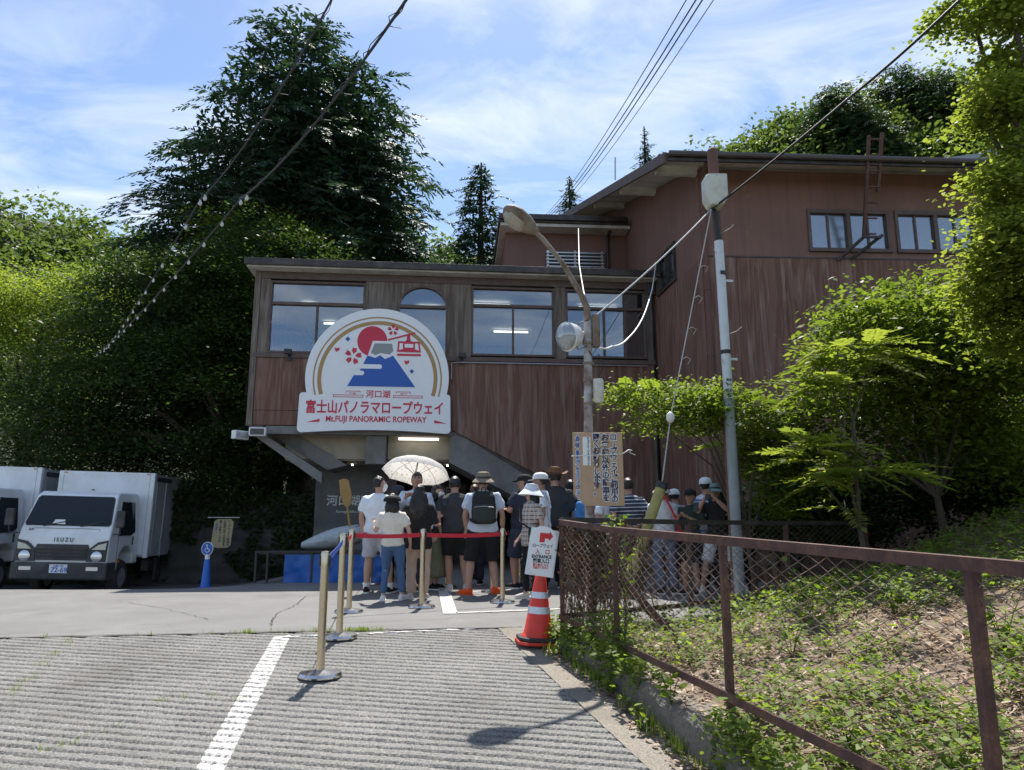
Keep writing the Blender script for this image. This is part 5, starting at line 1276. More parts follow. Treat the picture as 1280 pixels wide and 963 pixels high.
# round floodlight
m = MB(); m.lathe([(.03, .15), (.08, .13), (.13, .07), (.155, -.02), (.158, -.05), (.165, -.055), (.15, -.06)], (0, 0, 0), 28, 'y'); fo = m.build('round_floodlight', M['porcelain'], sl, smooth=True); fo.location = (-.2, -.05, 3.06); fo.rotation_euler = (R(12), 0, R(-52))
m = MB(); m.lathe([(.15, -.061), (.145, -.085), (.11, -.12), (.06, -.14), (.01, -.145)], (0, 0, 0), 28, 'y'); m.build('lens', M['flood_lens'], fo, smooth=True)
m = MB(); m.lathe([(.045, .14), (.05, .22), (.035, .27)], (0, 0, 0), 14, 'y'); ff = m.build('lamp_neck', M['lamp_pole'], fo, smooth=True)
m = MB(); m.bar((-.1, 0, 3.05), (.0, 0, 3.0), .03, .03); m.build('bracket', M['lamp_head'], sl)
m = MB(); m.box(.05, .13, -.05, .05, 2.95, 3.32); m.build('ballast_box', M['lamp_head'], sl, bevel=.01)
for z in (2.98, 2.75, 2.56, 2.3): MB().lathe([(.062, z), (.062, z + .025)], (0, 0, 0), 12).build('band', M['lamp_head'], sl)
m = MB(); m.lathe([(.045, 2.32), (.058, 2.34), (.06, 2.56), (.05, 2.58)], (.10, -.04, 0), 14); m.build('junction_pot', M['box_cream'], sl, smooth=True)
for z0, pts in ((0, [(0, -.05, 3.25), (-.1, -.1, 3.2), (-.19, -.12, 3.05), (-.12, -.1, 2.9), (-.02, -.06, 2.95)]), (1, [(0, -.05, 2.9), (.05, -.1, 2.8), (.1, -.1, 2.85), (.16, -.09, 2.72), (.08, -.08, 2.55)])):
    MB().tube(pts, .006, 5).build('loose_wire', M['cable_black'], sl)
# notice board tied to the pole
sl.scale = (LK, LK, LK)
nb_ = empty('notice_board', (.915 * LK, 7.9 * LK, EYE * (1 - LK)), R(0), 'tan plywood notice board with vertical dark lettering tied to the lamp pole', 'sign')
nb_.scale = (LK, LK, LK)
def BZ(zx, zy): return ((zx - 403) * .00099, 1.985 - (zy - 80) * .000965)
poly = [BZ(*p) for p in ((133, 80), (668, 80), (676, 885), (258, 885), (136, 760))]
MB().prism(poly, -.018, 0, 'xz').build('board', M['board_tan'], nb_, bevel=.002, segs=1)
def vtext(chars, zx, y0, y1, size, mat, halo=True, par=nb_, conv=BZ, yy=-.02, xs=1.0, hs=.0085, b=.0022):
    n = len(chars)
    for k, ch in enumerate(chars):
        if ch == '　': continue
        p = conv(zx, y0 + (y1 - y0) * (k + .5) / n); rot = (R(90), 0, 0)
        if ch in 'ー―': rot = (R(90), R(90), 0)
        if halo: text(ch, size, M['paper'], par, (p[0], yy, p[1]), rot, bold=hs, xs=xs, extrude=.0006, name='halo')
        text(ch, size, M[mat], par, (p[0], yy - .002, p[1]), rot, bold=b, xs=xs, extrude=.0008)
vtext('ロープウェイご利用の', 572, 100, 855, .081, 'print_navy')
vtext('お客様以外の駐車を', 482, 100, 845, .081, 'print_navy')
vtext('固くお断りします。', 388, 100, 780, .081, 'print_navy')
vtext('ー河口湖・富士山パノラマロープウェイー', 183, 100, 815, .045, 'print_blue', hs=.006, b=.001)
p0, p1 = BZ(240, 445), BZ(326, 130); MB().box(p0[0], p1[0], -.0212, -.0185, p0[1], p1[1]).build('paper_patch', M['paper'], nb_)
vtext('ロープウェイ・ハイキングコース', 300, 135, 440, .026, 'print_black', False, yy=-.0225, b=.0004)
m = MB(); a, b = BZ(128, 342), BZ(672, 322); m.tube([(a[0] - .005, .0, a[1]), (a[0] - .004, -.024, a[1]), (b[0] - .02, -.026, b[1]), (b[0] + .01, -.02, b[1] + .012), (b[0] + .06, -.03, b[1] + .045), (b[0] + .1, -.03, b[1] + .04), (b[0] + .06, -.03, b[1] + .02), (b[0] + .13, -.03, b[1] - .01)], .0045, 6); m.build('tie_cord', M['cable_white'], nb_, smooth=True)

# ------------------------------------------------------------------ utility pole with pipe, box, stay wire
px_, py_ = 2.62, 8.85
up_ = empty('utility_pole', (px_, py_, 0), 0, 'rust-brown utility pole with white conduit pipe and cream meter box', 'utility pole')
m = MB(); m.tube([(.015, .08, -.2), (.005, .08, 3.0), (-.01, .08, 5.80)], .065, 14); m.build('pole', M['rust_pole'], up_, smooth=True)
m = MB(); m.ellipsoid((-.01, .08, 5.79), (.066, .066, .05), 14, 8); m.build('cap', M['rust_pole'], up_, smooth=True)
m = MB(); m.tube([(.0, -.06, -.2), (-.012, -.06, 2.50)], .062, 14); m.build('lower_pipe', M['pvc_grey'], up_, smooth=True)
m = MB(); m.tube([(-.012, -.06, 2.49), (-.03, -.06, 4.50)], .056, 14); m.build('conduit', M['pvc_white'], up_, smooth=True)
m = MB(); m.tube([(-.03, -.06, 4.48), (-.05, -.07, 4.75), (-.08, -.07, 5.0)], [.04, .032, .032], 8); m.build('cable_bundle', M['cable_black'], up_, smooth=True)
for z in (4.05, 3.05): MB().lathe([(.06, z), (.06, z + .05)], (-.018, -.06, 0), 14).build('clamp_band', M['black_plastic'], up_)
for z in (4.0, 3.0, 2.2): MB().bar((-.02, -.02, z), (.14, -.0, z), .015, .03).build('clamp', M['alu'], up_)
m = MB(); m.prism([(-.145, 5.02), (-.145, 5.30), (-.10, 5.33), (.13, 5.33), (.13, 5.02), (.07, 4.92), (-.09, 4.92)], -.24, -.02, 'xz'); mo = m.build('meter_box', M['box_cream'], up_, bevel=.014); mo.location = (-.06, 0, 0)
for k, s_ in enumerate(('東京', 'ヤリ', 'ｶﾜ 21')): text(s_, .035, M['print_black'], up_, (-.012, -.121, 2.72 - k * .06), bold=.0006)
for k, (z, a) in enumerate(((4.62, .5), (4.3, -.4), (3.3, .6), (2.9, -.3), (2.3, .5), (5.0, .4))): MB().tube([(0, 0, z), (a * .2, -.1, z + .03), (a * .3, -.12, z + .08)], .004, 4).build('loose_wire', M['cable_grey'], up_)
# stay wire with yellow guard
sw = empty('stay_wire', (1.27, 8.3, .2), 0, 'stay wire with yellow-green guard tube and egg insulator, leaning to the utility pole', 'stay wire')
a, b = at(778, 748, 8.3) - Vector((1.27, 8.3, .2)), at(827, 608, 8.35) - Vector((1.27, 8.3, .2)); c = at(838, 522, 8.4) - Vector((1.27, 8.3, .2)); d = at(889, 262, 8.7) - Vector((1.27, 8.3, .2))
m = MB(); m.tube([a, b], .06, 12); m.build('guard', M['guy_cover'], sw, smooth=True)
e = (b - a).normalized(); m = MB(); m.tube([b - e * .03, b + e * .03, b + e * .05], [.067, .067, .05], 12); m.build('guard_cap', M['black_plastic'], sw, smooth=True)
m = MB(); m.tube([b, c], .008, 6); m.build('wire', M['cable_grey'], sw); m = MB(); m.tube([c, d], .007, 6); m.build('wire', M['cable_grey'], sw)
m = MB(); m.ellipsoid(c, (.05, .05, .065), 12, 8); m.build('egg_insulator', M['porcelain'], sw, smooth=True)
for t in (.12, .26, .4, .55, .7): p = c.lerp(d, t); MB().tube([p, p + Vector((.05, -.02, .03)), p + Vector((.10, -.02, .0)), p + Vector((.06, -.02, -.06))], .0022, 4).build('dead_tendril', M['cable_grey'], sw)

# ------------------------------------------------------------------ overhead wires
def wire(name, pts, r, mat, label, cat='cable', group=None, sag=0.0, n=14, parent=None):
    pts = [Vector(p) for p in pts]; out = []
    for a, b in zip(pts[:-1], pts[1:]):
        for k in range(n): t = k / n; p = a.lerp(b, t); p.z -= sag * 4 * t * (1 - t); out.append(p)
    out.append(pts[-1]); m = MB(); m.tube(out, r, 6); o = m.build(name, M[mat], parent, smooth=True); return tag(o, label, cat, group)
wire('service_cable', [at(1200, 0, 5.2), at(1062, 122, 6.9), at(889, 262, 8.75)], .014, 'cable_black', 'black service cable running from the top right down to the meter box', sag=.02)
wire('service_cable', [at(889, 262, 8.72), at(741, 398, 7.35)], .009, 'cable_grey', 'grey cable from the meter box down to the street lamp', sag=.04)
wire('service_cable', [at(820, 328, 15.6), at(815, 362, 13.5), at(804, 396, 11.2), at(786, 422, 9.2), at(765, 433, 7.9), at(744, 432, 7.37)], .010, 'cable_white', 'white cable drooping from the station corner to the street lamp', sag=.03)
wire('drop_cable', [at(723, 286, 17.6), at(724, 330, 13), at(732, 378, 7.5)], .007, 'cable_white', 'thin white cable dropping from the rooftop room to the street lamp', sag=.02)
for k, (xa, xb, r) in enumerate(((858, 676, .012), (870, 679, .016), (878, 682, .016), (892, 686, .010))):
    wire('power_line', [at(xa, 0, 12), at(xb, 274, 46)], r, 'cable_black', ['leftmost of the four power lines crossing the sky above the rooftop room', 'second from the left of the four power lines over the rooftop room', 'third from the left of the four power lines over the rooftop room', 'rightmost thinner one of the four power lines over the rooftop room'][k], 'power line', 'power lines above the station', sag=.5)
wire('antenna', [at(769, 225, 30), at(769, 197, 30)], .03, 'cable_grey', 'thin radio mast rising above the annex roof slope', 'antenna')
def festoon(P, label, bulbs, thick=.016):
    root = empty('festoon_cable', P[0], 0, label, 'string lights', 'festoon light cables across the left trees'); o0 = Vector(P[0]); pts = []
    for a, b in zip(P[:-1], P[1:]):
        for k in range(20): t = k / 20; p = Vector(a).lerp(Vector(b), t); p.z -= .12 * 4 * t * (1 - t); pts.append(p - o0)
    pts.append(Vector(P[-1]) - o0)
    m = MB(); m.tube(pts, thick, 6); m.build('cable', M['cable_black'], root, smooth=True)
    m = MB(); m.tube([p + Vector((.02 * math.sin(i * 1.9), 0, .02 * math.cos(i * 1.9) + .01)) for i, p in enumerate(pts)], thick * .3, 5); m.build('messenger_wire', M['cable_black'], root)
    for i in range(4):       # wire loops near the camera
        p = pts[1 + i * 2]; MB().tube([p, p + Vector((-.05, 0, -.03)), p + Vector((-.04, 0, -.09)), p + Vector((.02, 0, -.10))], .003, 4).build('wire_loop', M['cable_black'], root)
    for i in range(bulbs):
        t = (.45 + .54 * (i + .5) / bulbs) * (len(pts) - 1); k_ = int(t); p = pts[k_].lerp(pts[min(k_ + 1, len(pts) - 1)], t - k_); q = MB(); q.lathe([(.007, 0), (.008, -.02), (.015, -.032), (.016, -.043), (.009, -.055), (.002, -.058)], p, 10); q.build('bulb', M['bulb'], root, smooth=True)
plain('bulb', (0.55, 0.57, 0.56), 0.15, var=.02)
festoon([at(421, -12, 3.4), at(250, 250, 6.2), at(128, 440, 17.2)], 'left-hand black festoon cable with clear bulbs hanging across the dark tree', 17, .006)
festoon([at(516, -12, 3.4), at(300, 250, 6.2), at(118, 445, 16.8)], 'right-hand thicker festoon cable with clear bulbs hanging across the dark tree', 18, .009)

# ------------------------------------------------------------------ security lamps at the station corner
for k, (px, py, lab, rz) in enumerate(((301, 544, 'white security camera at the lower left corner of the station, outer one', R(55)), (322, 540, 'white floodlight with dark lens at the lower left corner of the station', R(8)))):
    p = at(px, py, 15.4); c_ = empty('security_lamp', p, rz, lab, 'lamp')
    MB().box(-.17, .17, -.05, .09, -.09, .09).build('housing', M['white_paint'], c_, bevel=.015); MB().box(-.14, .14, -.056, -.051, -.065, .065).build('lens', M['interior_dark'] if k else M['alu'], c_)
    MB().bar((0, .05, .06), (.12, .22, .16), .03, .03).build('bracket', M['black_plastic'], c_)

# ------------------------------------------------------------------ trucks
def make_truck():
    T = empty('box_truck', (0, 0, 0), 0); W = .86
    prof = [(0.06, .50), (0.0, .72), (0.02, 1.18), (0.10, 1.38), (0.42, 2.03), (0.56, 2.10), (1.50, 2.12), (1.60, 2.04), (1.62, .62), (1.36, .62), (1.30, .86), (1.10, .99), (.80, .99), (.60, .86), (.52, .50)]
    m = MB(); m.prism(prof, -W, W, 'yz'); cab = m.build('cab', M['truck_white'], T, bevel=.035, segs=3)
    for v in cab.data.vertices:      # tumblehome: the cab narrows upwards
        if v.co.z > 1.35: v.co.x *= 1 - .10 * (v.co.z - 1.35) / .75
    def front(y_off, z): return np.interp(z, [.5, .72, 1.18, 1.38, 2.03, 2.1], [.06, 0, .02, .10, .42, .56]) + y_off
    def skin(poly, off, name, mat, par, thick=.006):     # panel lying on the sloping cab front
        m = MB(); n = len(poly); vs = [(x, front(-off - thick, z), z) for x, z in poly] + [(x, front(-off + .02, z), z) for x, z in poly]
        m.add(vs, [tuple(range(n)), tuple(range(2 * n - 1, n - 1, -1))] + [(i, i + n, (i + 1) % n + n, (i + 1) % n) for i in range(n)]); return m.build(name, M[mat], par)
    ws_ = [(-.76, 1.42), (.76, 1.42), (.79, 1.47), (.72, 1.96), (.68, 2.0), (-.68, 2.0), (-.72, 1.96), (-.79, 1.47)]
    skin([(x * 1.03, 1.41 + (z - 1.42) * 1.03) for x, z in ws_], .012, 'windscreen_seal', 'truck_dark', T, .004)
    skin(ws_, .020, 'windscreen', 'windscreen', T, .004)
    skin([(-.3, 1.44), (-.05, 1.44), (-.08, 1.53), (-.26, 1.53)], .026, 'dash_paper', 'paper', T, .001)
    for s in (-1, 1):
        hl = skin([(s * .48, .72), (s * .84, .72), (s * .85, 1.14), (s * .66, 1.10), (s * .50, .96)][::s], .028, 'headlight', 'truck_dark', T)
        m = MB(); m.lathe([(.10, .0), (.105, -.015), (.08, -.03), (.02, -.035)], (0, 0, 0), 16, 'y'); q = m.build('lamp', M['lamp_lens'], hl, smooth=True); q.location = (s * .67, -.03, .82)
        m = MB(); m.prism([(s * .56, .955), (s * .82, .955), (s * .83, 1.09), (s * .68, 1.05)][::s], front(-.045, 1.0), front(-.02, 1.0), 'xz'); m.build('indicator', M['lamp_lens'], hl)
        m = MB(); m.tube([(s * .84, .18, 1.25), (s * 1.04, .02, 1.27), (s * 1.04, -.02, 1.42)], .014, 6); mi = m.build('mirror_arm', M['truck_dark'], T, smooth=True)
        m = MB(); m.box(-.085, .085, -.04, .04, -.17, .17); q = m.build('mirror', M['truck_dark'], mi, bevel=.03); q.location = (s * 1.04, -.02, 1.56)
        m = MB(); m.prism([(.42, 1.22), (.62, 1.22), (1.1, 1.22), (1.32, 1.30), (1.32, 1.92), (.62, 1.92)], s * .80 - .004, s * .80 + .004, 'yz'); sw_ = m.build('side_window', M['windscreen'], T)
        for v in sw_.data.vertices: v.co.x = (s * (W + .006)) * (1 - .10 * (v.co.z - 1.35) / .75 if v.co.z > 1.35 else 1) + (.003 if v.co.x > s * .8 else -.003)
        m = MB(); m.box(s * W - .002 * s, s * (W + .012), 1.22, 1.26, 1.02, 1.20); m.build('door_handle', M['truck_dark'], T)
        m = MB(); m.bar((s * (W + .002), .45, .55), (s * (W + .002), .45, 1.25), .004, .012, (0, 1, 0)); m.build('door_seam', M['truck_dark'], T)
        m = MB(); m.box(s * W, s * (W + .012), .5, .62, .68, .76); m.build('side_marker', M['amber'], T)
    for s in (-1, 1): skin([(s * .585, 1.0), (s * .592, 1.0), (s * .632, 1.36), (s * .625, 1.36)][::s], .009, 'panel_seam', 'truck_dark', T, .001)
    skin([(-.60, 1.355), (.60, 1.355), (.60, 1.362), (-.60, 1.362)], .009, 'panel_seam', 'truck_dark', T, .001)
    skin([(-.47, .74), (.47, .74), (.50, .98), (.47, 1.05), (-.47, 1.05), (-.50, .98)], .02, 'grille', 'truck_dark', T)
    for z in (.80, .87, .94): MB().box(-.46, .46, front(-.045, z), front(-.025, z), z, z + .028).build('grille_bar', M['black_plastic'], T)
    m = MB(); m.box(-.90, .90, -.06, .40, .36, .70); bp = m.build('bumper', M['truck_dark'], T, bevel=.04, segs=3)
    for s in (-1, 1): MB().box(s * .62 - .11, s * .62 + .11, -.066, -.058, .55, .62).build('fog_lamp', M['lamp_lens'], bp)
    m = MB(); m.box(-.165, .165, -.075, -.062, .50, .665); pt_ = m.build('licence_plate', M['paper'], T)
    text('72-69', .13, M['print_blue'], pt_, (.02, -.0765, .555), bold=.002); text('山梨 100', .05, M['print_blue'], pt_, (0, -.0765, .632), bold=.0006)
    text('I S U Z U', .115, M['truck_dark'], T, (0, front(-.014, 1.14), 1.135), bold=.0015, xs=.82); text('ELF', .06, M['truck_dark'], T, (-.66, front(-.01, 1.33) - .012, 1.33), bold=.001, shear=.2)
    for x in (-.45, .25):
        m = MB(); m.tube([(x, front(-.03, 1.40), 1.40), (x + .3, front(-.045, 1.50), 1.47), (x + .42, front(-.045, 1.5), 1.50)], .010, 5); m.build('wiper', M['truck_dark'], T)
    m = MB(); m.lathe([(.33, -.09), (.36, -.06), (.36, .06), (.33, .09)], (0, 0, 0), 22, 'x'); wh = m.build('wheel', M['black_rubber'], T, smooth=True)
    rim = MB(); rim.lathe([(.19, .092), (.2, .096), (.12, .06), (.06, .10), (.02, .10)], (0, 0, 0), 18, 'x'); ri = rim.build('rim', M['alu'], wh, smooth=True)
    wh.location = (.72, .95, .36)
    for (x, y) in ((-.72, .95), (.72, 3.6), (-.72, 3.6)):
        c = copy_tree(wh, T); c.location = (x, y, .36)
    m = MB(); m.box(-.40, .40, 1.3, 5.2, .48, .62); m.build('chassis', M['truck_dark'], T)
    BW = .97; y0, y1, z0, z1 = 1.72, 6.0, .74, 2.58
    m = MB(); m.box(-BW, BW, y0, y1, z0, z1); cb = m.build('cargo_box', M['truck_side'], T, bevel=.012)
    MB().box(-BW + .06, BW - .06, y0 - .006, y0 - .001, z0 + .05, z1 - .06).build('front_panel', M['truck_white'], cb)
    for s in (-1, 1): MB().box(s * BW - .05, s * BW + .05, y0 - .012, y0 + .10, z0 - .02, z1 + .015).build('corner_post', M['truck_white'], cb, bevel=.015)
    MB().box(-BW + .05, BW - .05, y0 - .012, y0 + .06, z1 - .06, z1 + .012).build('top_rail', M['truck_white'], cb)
    for s in (-1, 1): MB().box(s * (BW - .09) - .035, s * (BW - .09) + .035, y0 - .02, y0 - .013, z1 - .035, z1 - .012).build('marker_lamp', M['amber'], cb)
    MB().box(BW, BW + .012, y0 + .35, y0 + .39, z0 + .05, z1 - .15).build('door_post', M['alu'], cb); MB().box(BW, BW + .014, y0 + .95, y0 + .99, z0 - .04, z1 - .12).build('door_post', M['alu'], cb)
    MB().box(BW, BW + .02, y0 + .30, y0 + 1.25, z1 - .16, z1 - .06).build('door_track', M['truck_dark'], cb); MB().box(BW + .012, BW + .03, y0 + .86, y0 + .94, z0 + .28, z0 + .42).build('door_latch', M['alu'], cb)
    for yy in (2.2, 2.55): MB().box(BW, BW + .003, y0 + yy, y0 + yy + .13, z0 + .62, z0 + 1.15).build('side_stripe', M['truck_dark'], cb)
    MB().box(.75, .90, 2.2, 3.0, .42, .66).build('side_guard', M['truck_dark'], T); MB().box(BW - .08, BW - .02, 2.62, 2.66, .18, .70).build('mud_flap', M['black_rubber'], T)
    return T
def ws_mat():
    m, nt, out = nodes('windscreen'); principled(nt, out, (.022, .028, .033), .05, 0, bump(nt, pos_noise(nt, 1.2, 1, .4), .03, .05), 0.35)
ws_mat()
tk = make_truck(); ty_ = R(7)
tk.location = (-8.93, 15.0, -.44); tk.rotation_euler = (0, R(1.4), ty_)
tag(tk, 'white box truck with plate 72-69 parked nose out under the trees', 'truck', 'white box trucks parked at the left')
TRUCK2 = tk

# ------------------------------------------------------------------ small street things
dc = at(259, 700, 13.4); dcz = float(road_z(np.float64(dc.x), np.float64(13.4)))
d_ = empty('parking_cone', (dc.x, 13.4, dcz), 0, 'blue cone topped by a round blue wheelchair sign, right of the truck', 'cone'); d_.scale = (.82, .82, .95)
m = MB(); m.lathe([(.17, 0), (.17, .02), (.10, .03), (.055, .52), (.05, .53)], (0, 0, 0), 20); m.build('cone_body', M['cone_blue'], d_, smooth=True)
m = MB(); m.lathe([(.05, .52), (.048, .62), (.03, .63)], (0, 0, 0), 14); m.build('collar', M['paper'], d_, smooth=True)
m = MB(); m.lathe([(.125, -.02), (.125, .0)], (0, -.02, .72), 28, 'y'); m.build('sign_rim', M['paper'], d_)
m = MB(); m.lathe([(.115, -.023), (.115, -.0205)], (0, -.02, .72), 28, 'y'); sd2 = m.build('sign_disc', M['print_blue'], d_)
q = MB(); q.lathe([(.014, -.002), (.014, 0)], (-.01, -.045, .785), 12, 'y'); q.build('pictogram_head', M['paper'], d_)
q = MB(); q.bar((-.008, -.046, .77), (0, -.046, .715), .014, .003, (0, 1, 0)); q.bar((0, -.0462, .717), (.038, -.0462, .717), .013, .003, (0, 1, 0)); q.bar((.038, -.0464, .722), (.06, -.0464, .672), .013, .003, (0, 1, 0)); q.build('pictogram_body', M['paper'], d_)
q = MB(); q.tube([(.0 + .045 * math.cos(t), -.046, .70 + .045 * math.sin(t)) for t in np.linspace(R(130), R(375), 14)], .006, 5); q.build('pictogram_wheel', M['paper'], d_)
yn = at(279, 667, 17.3); y_ = empty('wall_notice', (yn.x, 17.25, 0), R(4), 'small yellowed notice board hung on the dark wall beyond the truck', 'sign')
def YZ(zx, zy): return ((zx - 365) * .00202, yn.z - (zy - 262) * .00195)
plain('board_yellow', (.42, .35, .19), .6, dirt=(.3, .25, .14))
MB().prism([YZ(*p) for p in ((300, 98), (450, 95), (485, 130), (465, 395), (430, 425), (330, 428), (245, 410), (272, 120))], -.02, 0, 'xz').build('board', M['board_yellow'], y_)
vtext('ロープウェイご利用の', 435, 110, 410, .062, 'print_black', False, y_, YZ, -.0225, b=.001); vtext('お客様以外の駐車を', 390, 110, 405, .062, 'print_black', False, y_, YZ, -.0225, b=.001); vtext('固くお断りします', 342, 110, 370, .062, 'print_black', False, y_, YZ, -.0225, b=.001); vtext('ー河口湖ー', 298, 120, 260, .05, 'print_blue', False, y_, YZ, -.0225)
MB().bar((-.35, 0, yn.z + .36), (.35, .05, yn.z + .36), .01, .01).build('hanging_rod', M['alu'], y_)

# platform under blue sheeting with a small grey boat and an upright oar
pb = at(405, 730, 13.4)
pf = empty('display_platform', (-3.55, 13.35, 0), R(3), 'black-railed display platform wrapped in blue sheeting', 'platform')
xs = np.linspace(0, 1.75, 60); zs = np.linspace(0, .48, 16); X, Z = np.meshgrid(xs, zs); Yv = .03 * np.sin(X * 9 + Z * 4) * (1 - Z) + .02 * vnoise(X * 9, Z * 11, 2)
V = np.stack([X - .45, Yv, Z], -1).reshape(-1, 3); i = np.arange(15 * 59); b = (i // 59) * 60 + i % 59
np_mesh('sheeting', V, np.stack([b, b + 1, b + 61, b + 60], -1), M['tarp_blue'], pf, smooth=True)
MB().box(-.95, 1.4, .05, 1.2, .48, .52).build('deck', M['black_plastic'], pf)
for x in (-.95, -.75, .02, 1.28): MB().box(x, x + .035, -.03, .03, 0, .52).build('leg', M['black_plastic'], pf)
MB().bar((-.95, -.03, .53), (1.4, -.03, .53), .03, .03).build('rail', M['black_plastic'], pf)
bt = empty('display_boat', (-3.1, 13.8, .52), R(3), 'small grey boat shape tilted up on the display platform', 'boat')
m = MB(); m.loft([((-.75 + 1.5 * t, 0, .10 + .30 * t), (0, .05 + .26 * math.sin(math.pi * min(1, t * 1.05) ** .8), 0), (0, 0, .05 + .15 * math.sin(math.pi * t))) for t in np.linspace(0.02, .98, 14)], 14); m.build('hull', M['boat_grey'], bt, smooth=True)
m = MB(); m.loft([((-.55 + 1.1 * t, 0, .26 + .24 * t), (0, .02 + .18 * math.sin(math.pi * t), 0), (0, 0, .02)) for t in np.linspace(0.02, .98, 10)], 12); m.build('seat_well', M['dark_trim'], bt, smooth=True)
oa = empty('display_oar', (-2.95, 13.7, .9), 0, 'upright brown wooden oar standing in the display boat', 'oar')
m = MB(); m.tube([(.03, 0, -.1), (-.06, 0, .42)], .022, 8); m.build('shaft', M['oar_wood'], oa, smooth=True)
m = MB(); m.prism([(-.06, .40), (.0, .45), (.02, .62), (-.05, .90), (-.13, .93), (-.23, .90), (-.19, .62), (-.13, .45)], -.02, .02, 'xz'); m.build('blade', M['oar_wood'], oa, bevel=.008)

# traffic cone with entrance board
tcn = on_ramp(672, 806); tcz = float(strip_z(np.float64(tcn.x), np.float64(tcn.y)))
tc_ = empty('traffic_cone', (tcn.x, tcn.y, tcz + .012), R(0), 'red traffic cone with silver bands and a black weight collar', 'cone')
def octa(r, c=.07): return [(r, -r + c), (r, r - c), (r - c, r), (-r + c, r), (-r, r - c), (-r, -r + c), (-r + c, -r), (r - c, -r)]
MB().prism(octa(.195), 0, .028, 'xy').build('base', M['cone_red'], tc_, bevel=.006)
MB().prism(octa(.185), .030, .062, 'xy').build('weight_collar', M['black_rubber'], tc_, bevel=.01)
cone_r = lambda z: np.interp(z, [.06, .09, .68], [.155, .132, .035])
m = MB(); m.lathe([(.155, .064), (.14, .085), (.13, .1), (cone_r(.66), .66), (.03, .68)], (0, 0, 0), 28); m.build('cone_body', M['cone_red'], tc_, smooth=True)
for (z0, z1) in ((.265, .325), (.40, .455)):
    m = MB(); m.lathe([(cone_r(z0) + .003, z0), (cone_r(z1) + .003, z1)], (0, 0, 0), 28); m.build('reflective_band', M['reflective'], tc_, smooth=True)
m = MB(); m.lathe([(.052, .56), (.046, .62), (.04, .70), (.02, .71)], (0, 0, 0), 18); m.build('sign_holder', M['pvc_white'], tc_, smooth=True)
tc_.rotation_euler = (0, R(3), R(8))
eb = empty('entrance_board', (tcn.x + .035, tcn.y - .05, tcz + .62), R(6), 'white board with red bent arrow reading ENTRANCE, held on top of the traffic cone', 'sign')
eb.rotation_euler = (0, R(3.5), R(6))
def ZB_(zx, zy): return ((zx - 262) * .000655, .44 - (zy - 75) * .000655)
MB().prism([ZB_(*p) for p in ((90, 95), (490, 135), (432, 782), (28, 748))], -.004, .002, 'xz').build('backing_sheet', M['paper'], eb)
rt = [ZB_(262 + 195 * math.cos(t), 270 - 195 * math.sin(t)) for t in np.linspace(-.05, math.pi + .05, 24)]
MB().prism(rt + [ZB_(75, 560), ZB_(100, 690), ZB_(210, 760), ZB_(400, 760), ZB_(440, 560)], -.012, -.0045, 'xz').build('board', M['sign_white'], eb)
MB().prism([ZB_(*p) for p in ((208, 300), (215, 168), (352, 172), (356, 142), (402, 215), (342, 280), (346, 248), (288, 246), (282, 300))], -.0145, -.0125, 'xz').build('arrow', M['print_red2'], eb)
def etext(s, zx, zy, sz, mat, b=.0008, xs=1): p = ZB_(zx, zy); text(s, sz, M[mat], eb, (p[0], -.014, p[1]), bold=b, xs=xs, extrude=.0006)
etext('ロープウェイ', 262, 350, .036, 'print_black', xs=.9); etext('入　口', 262, 435, .048, 'print_red2', .0012, .95); etext('ENTRANCE', 252, 500, .040, 'print_black', .0015, .9); etext('纜車入口', 248, 562, .043, 'print_black', .0014, .9); etext('乗り場はこちら', 245, 615, .026, 'print_red2', xs=.8); etext('お並びください', 245, 652, .026, 'print_red2', xs=.8)

# ------------------------------------------------------------------ queue barriers
def stanchion(p, h, label, belt='red', z=None):
    x, y = p; zz = z if z is not None else 0.0
    root = empty('barrier_post', (x, y, zz), 0, label, 'barrier post', 'steel queue barrier posts')
    m = MB(); m.lathe([(.165, 0), (.168, .012), (.155, .03), (.05, .045), (.035, .05)], (0, 0, 0), 32); m.build('base', M['steel_base'], root, smooth=True)
    m = MB(); m.lathe([(.032, .045), (.032, h - .12)], (0, 0, 0), 18); m.build('pole', M['steel'], root, smooth=True)
    m = MB(); m.lathe([(.034, h - .12), (.035, h - .02), (.03, h), (.01, h + .004)], (0, 0, 0), 18); m.build('head', M['steel'], root, smooth=True)
    for a in (0, 1): MB().box(-.012 + (.03 if a else -.03), .012 + (.03 if a else -.03), -.02, .02, h - .115, h - .025).build('belt_clip', M['black_plastic'], root, bevel=.004)
    return Vector((x, y, zz + h - .07))
sp_list = [(400, 846, .93, 'nearest steel barrier post standing on the ramp'), (424, 798, .95, 'second barrier post, close behind the nearest one on the ramp'), (436, 766, .95, 'barrier post where the red belt turns, left of the woman in jeans'), (527, 760, .95, 'barrier post in front of the woman with long hair'),
           (628, 754, .95, 'barrier post in front of the woman in the white sun hat'), (463, 731, .95, 'barrier post half hidden behind the man in the white polo'), (558, 735, .95, 'barrier post behind the queue between the two groups'), (615, 741, .95, 'barrier post behind the man with the backpack'), (650, 733, .95, 'barrier post behind the man with crossed arms')]
TOPS = []
for (px, py, h, lab) in sp_list:
    if py > 790: p = on_ramp(px, py); z = float(ramp_z(np.float64(p.x), np.float64(p.y))) + .004
    else: p = on_road(px, py); z = 0.004
    TOPS.append(stanchion((p.x, p.y), h, lab, z=z))
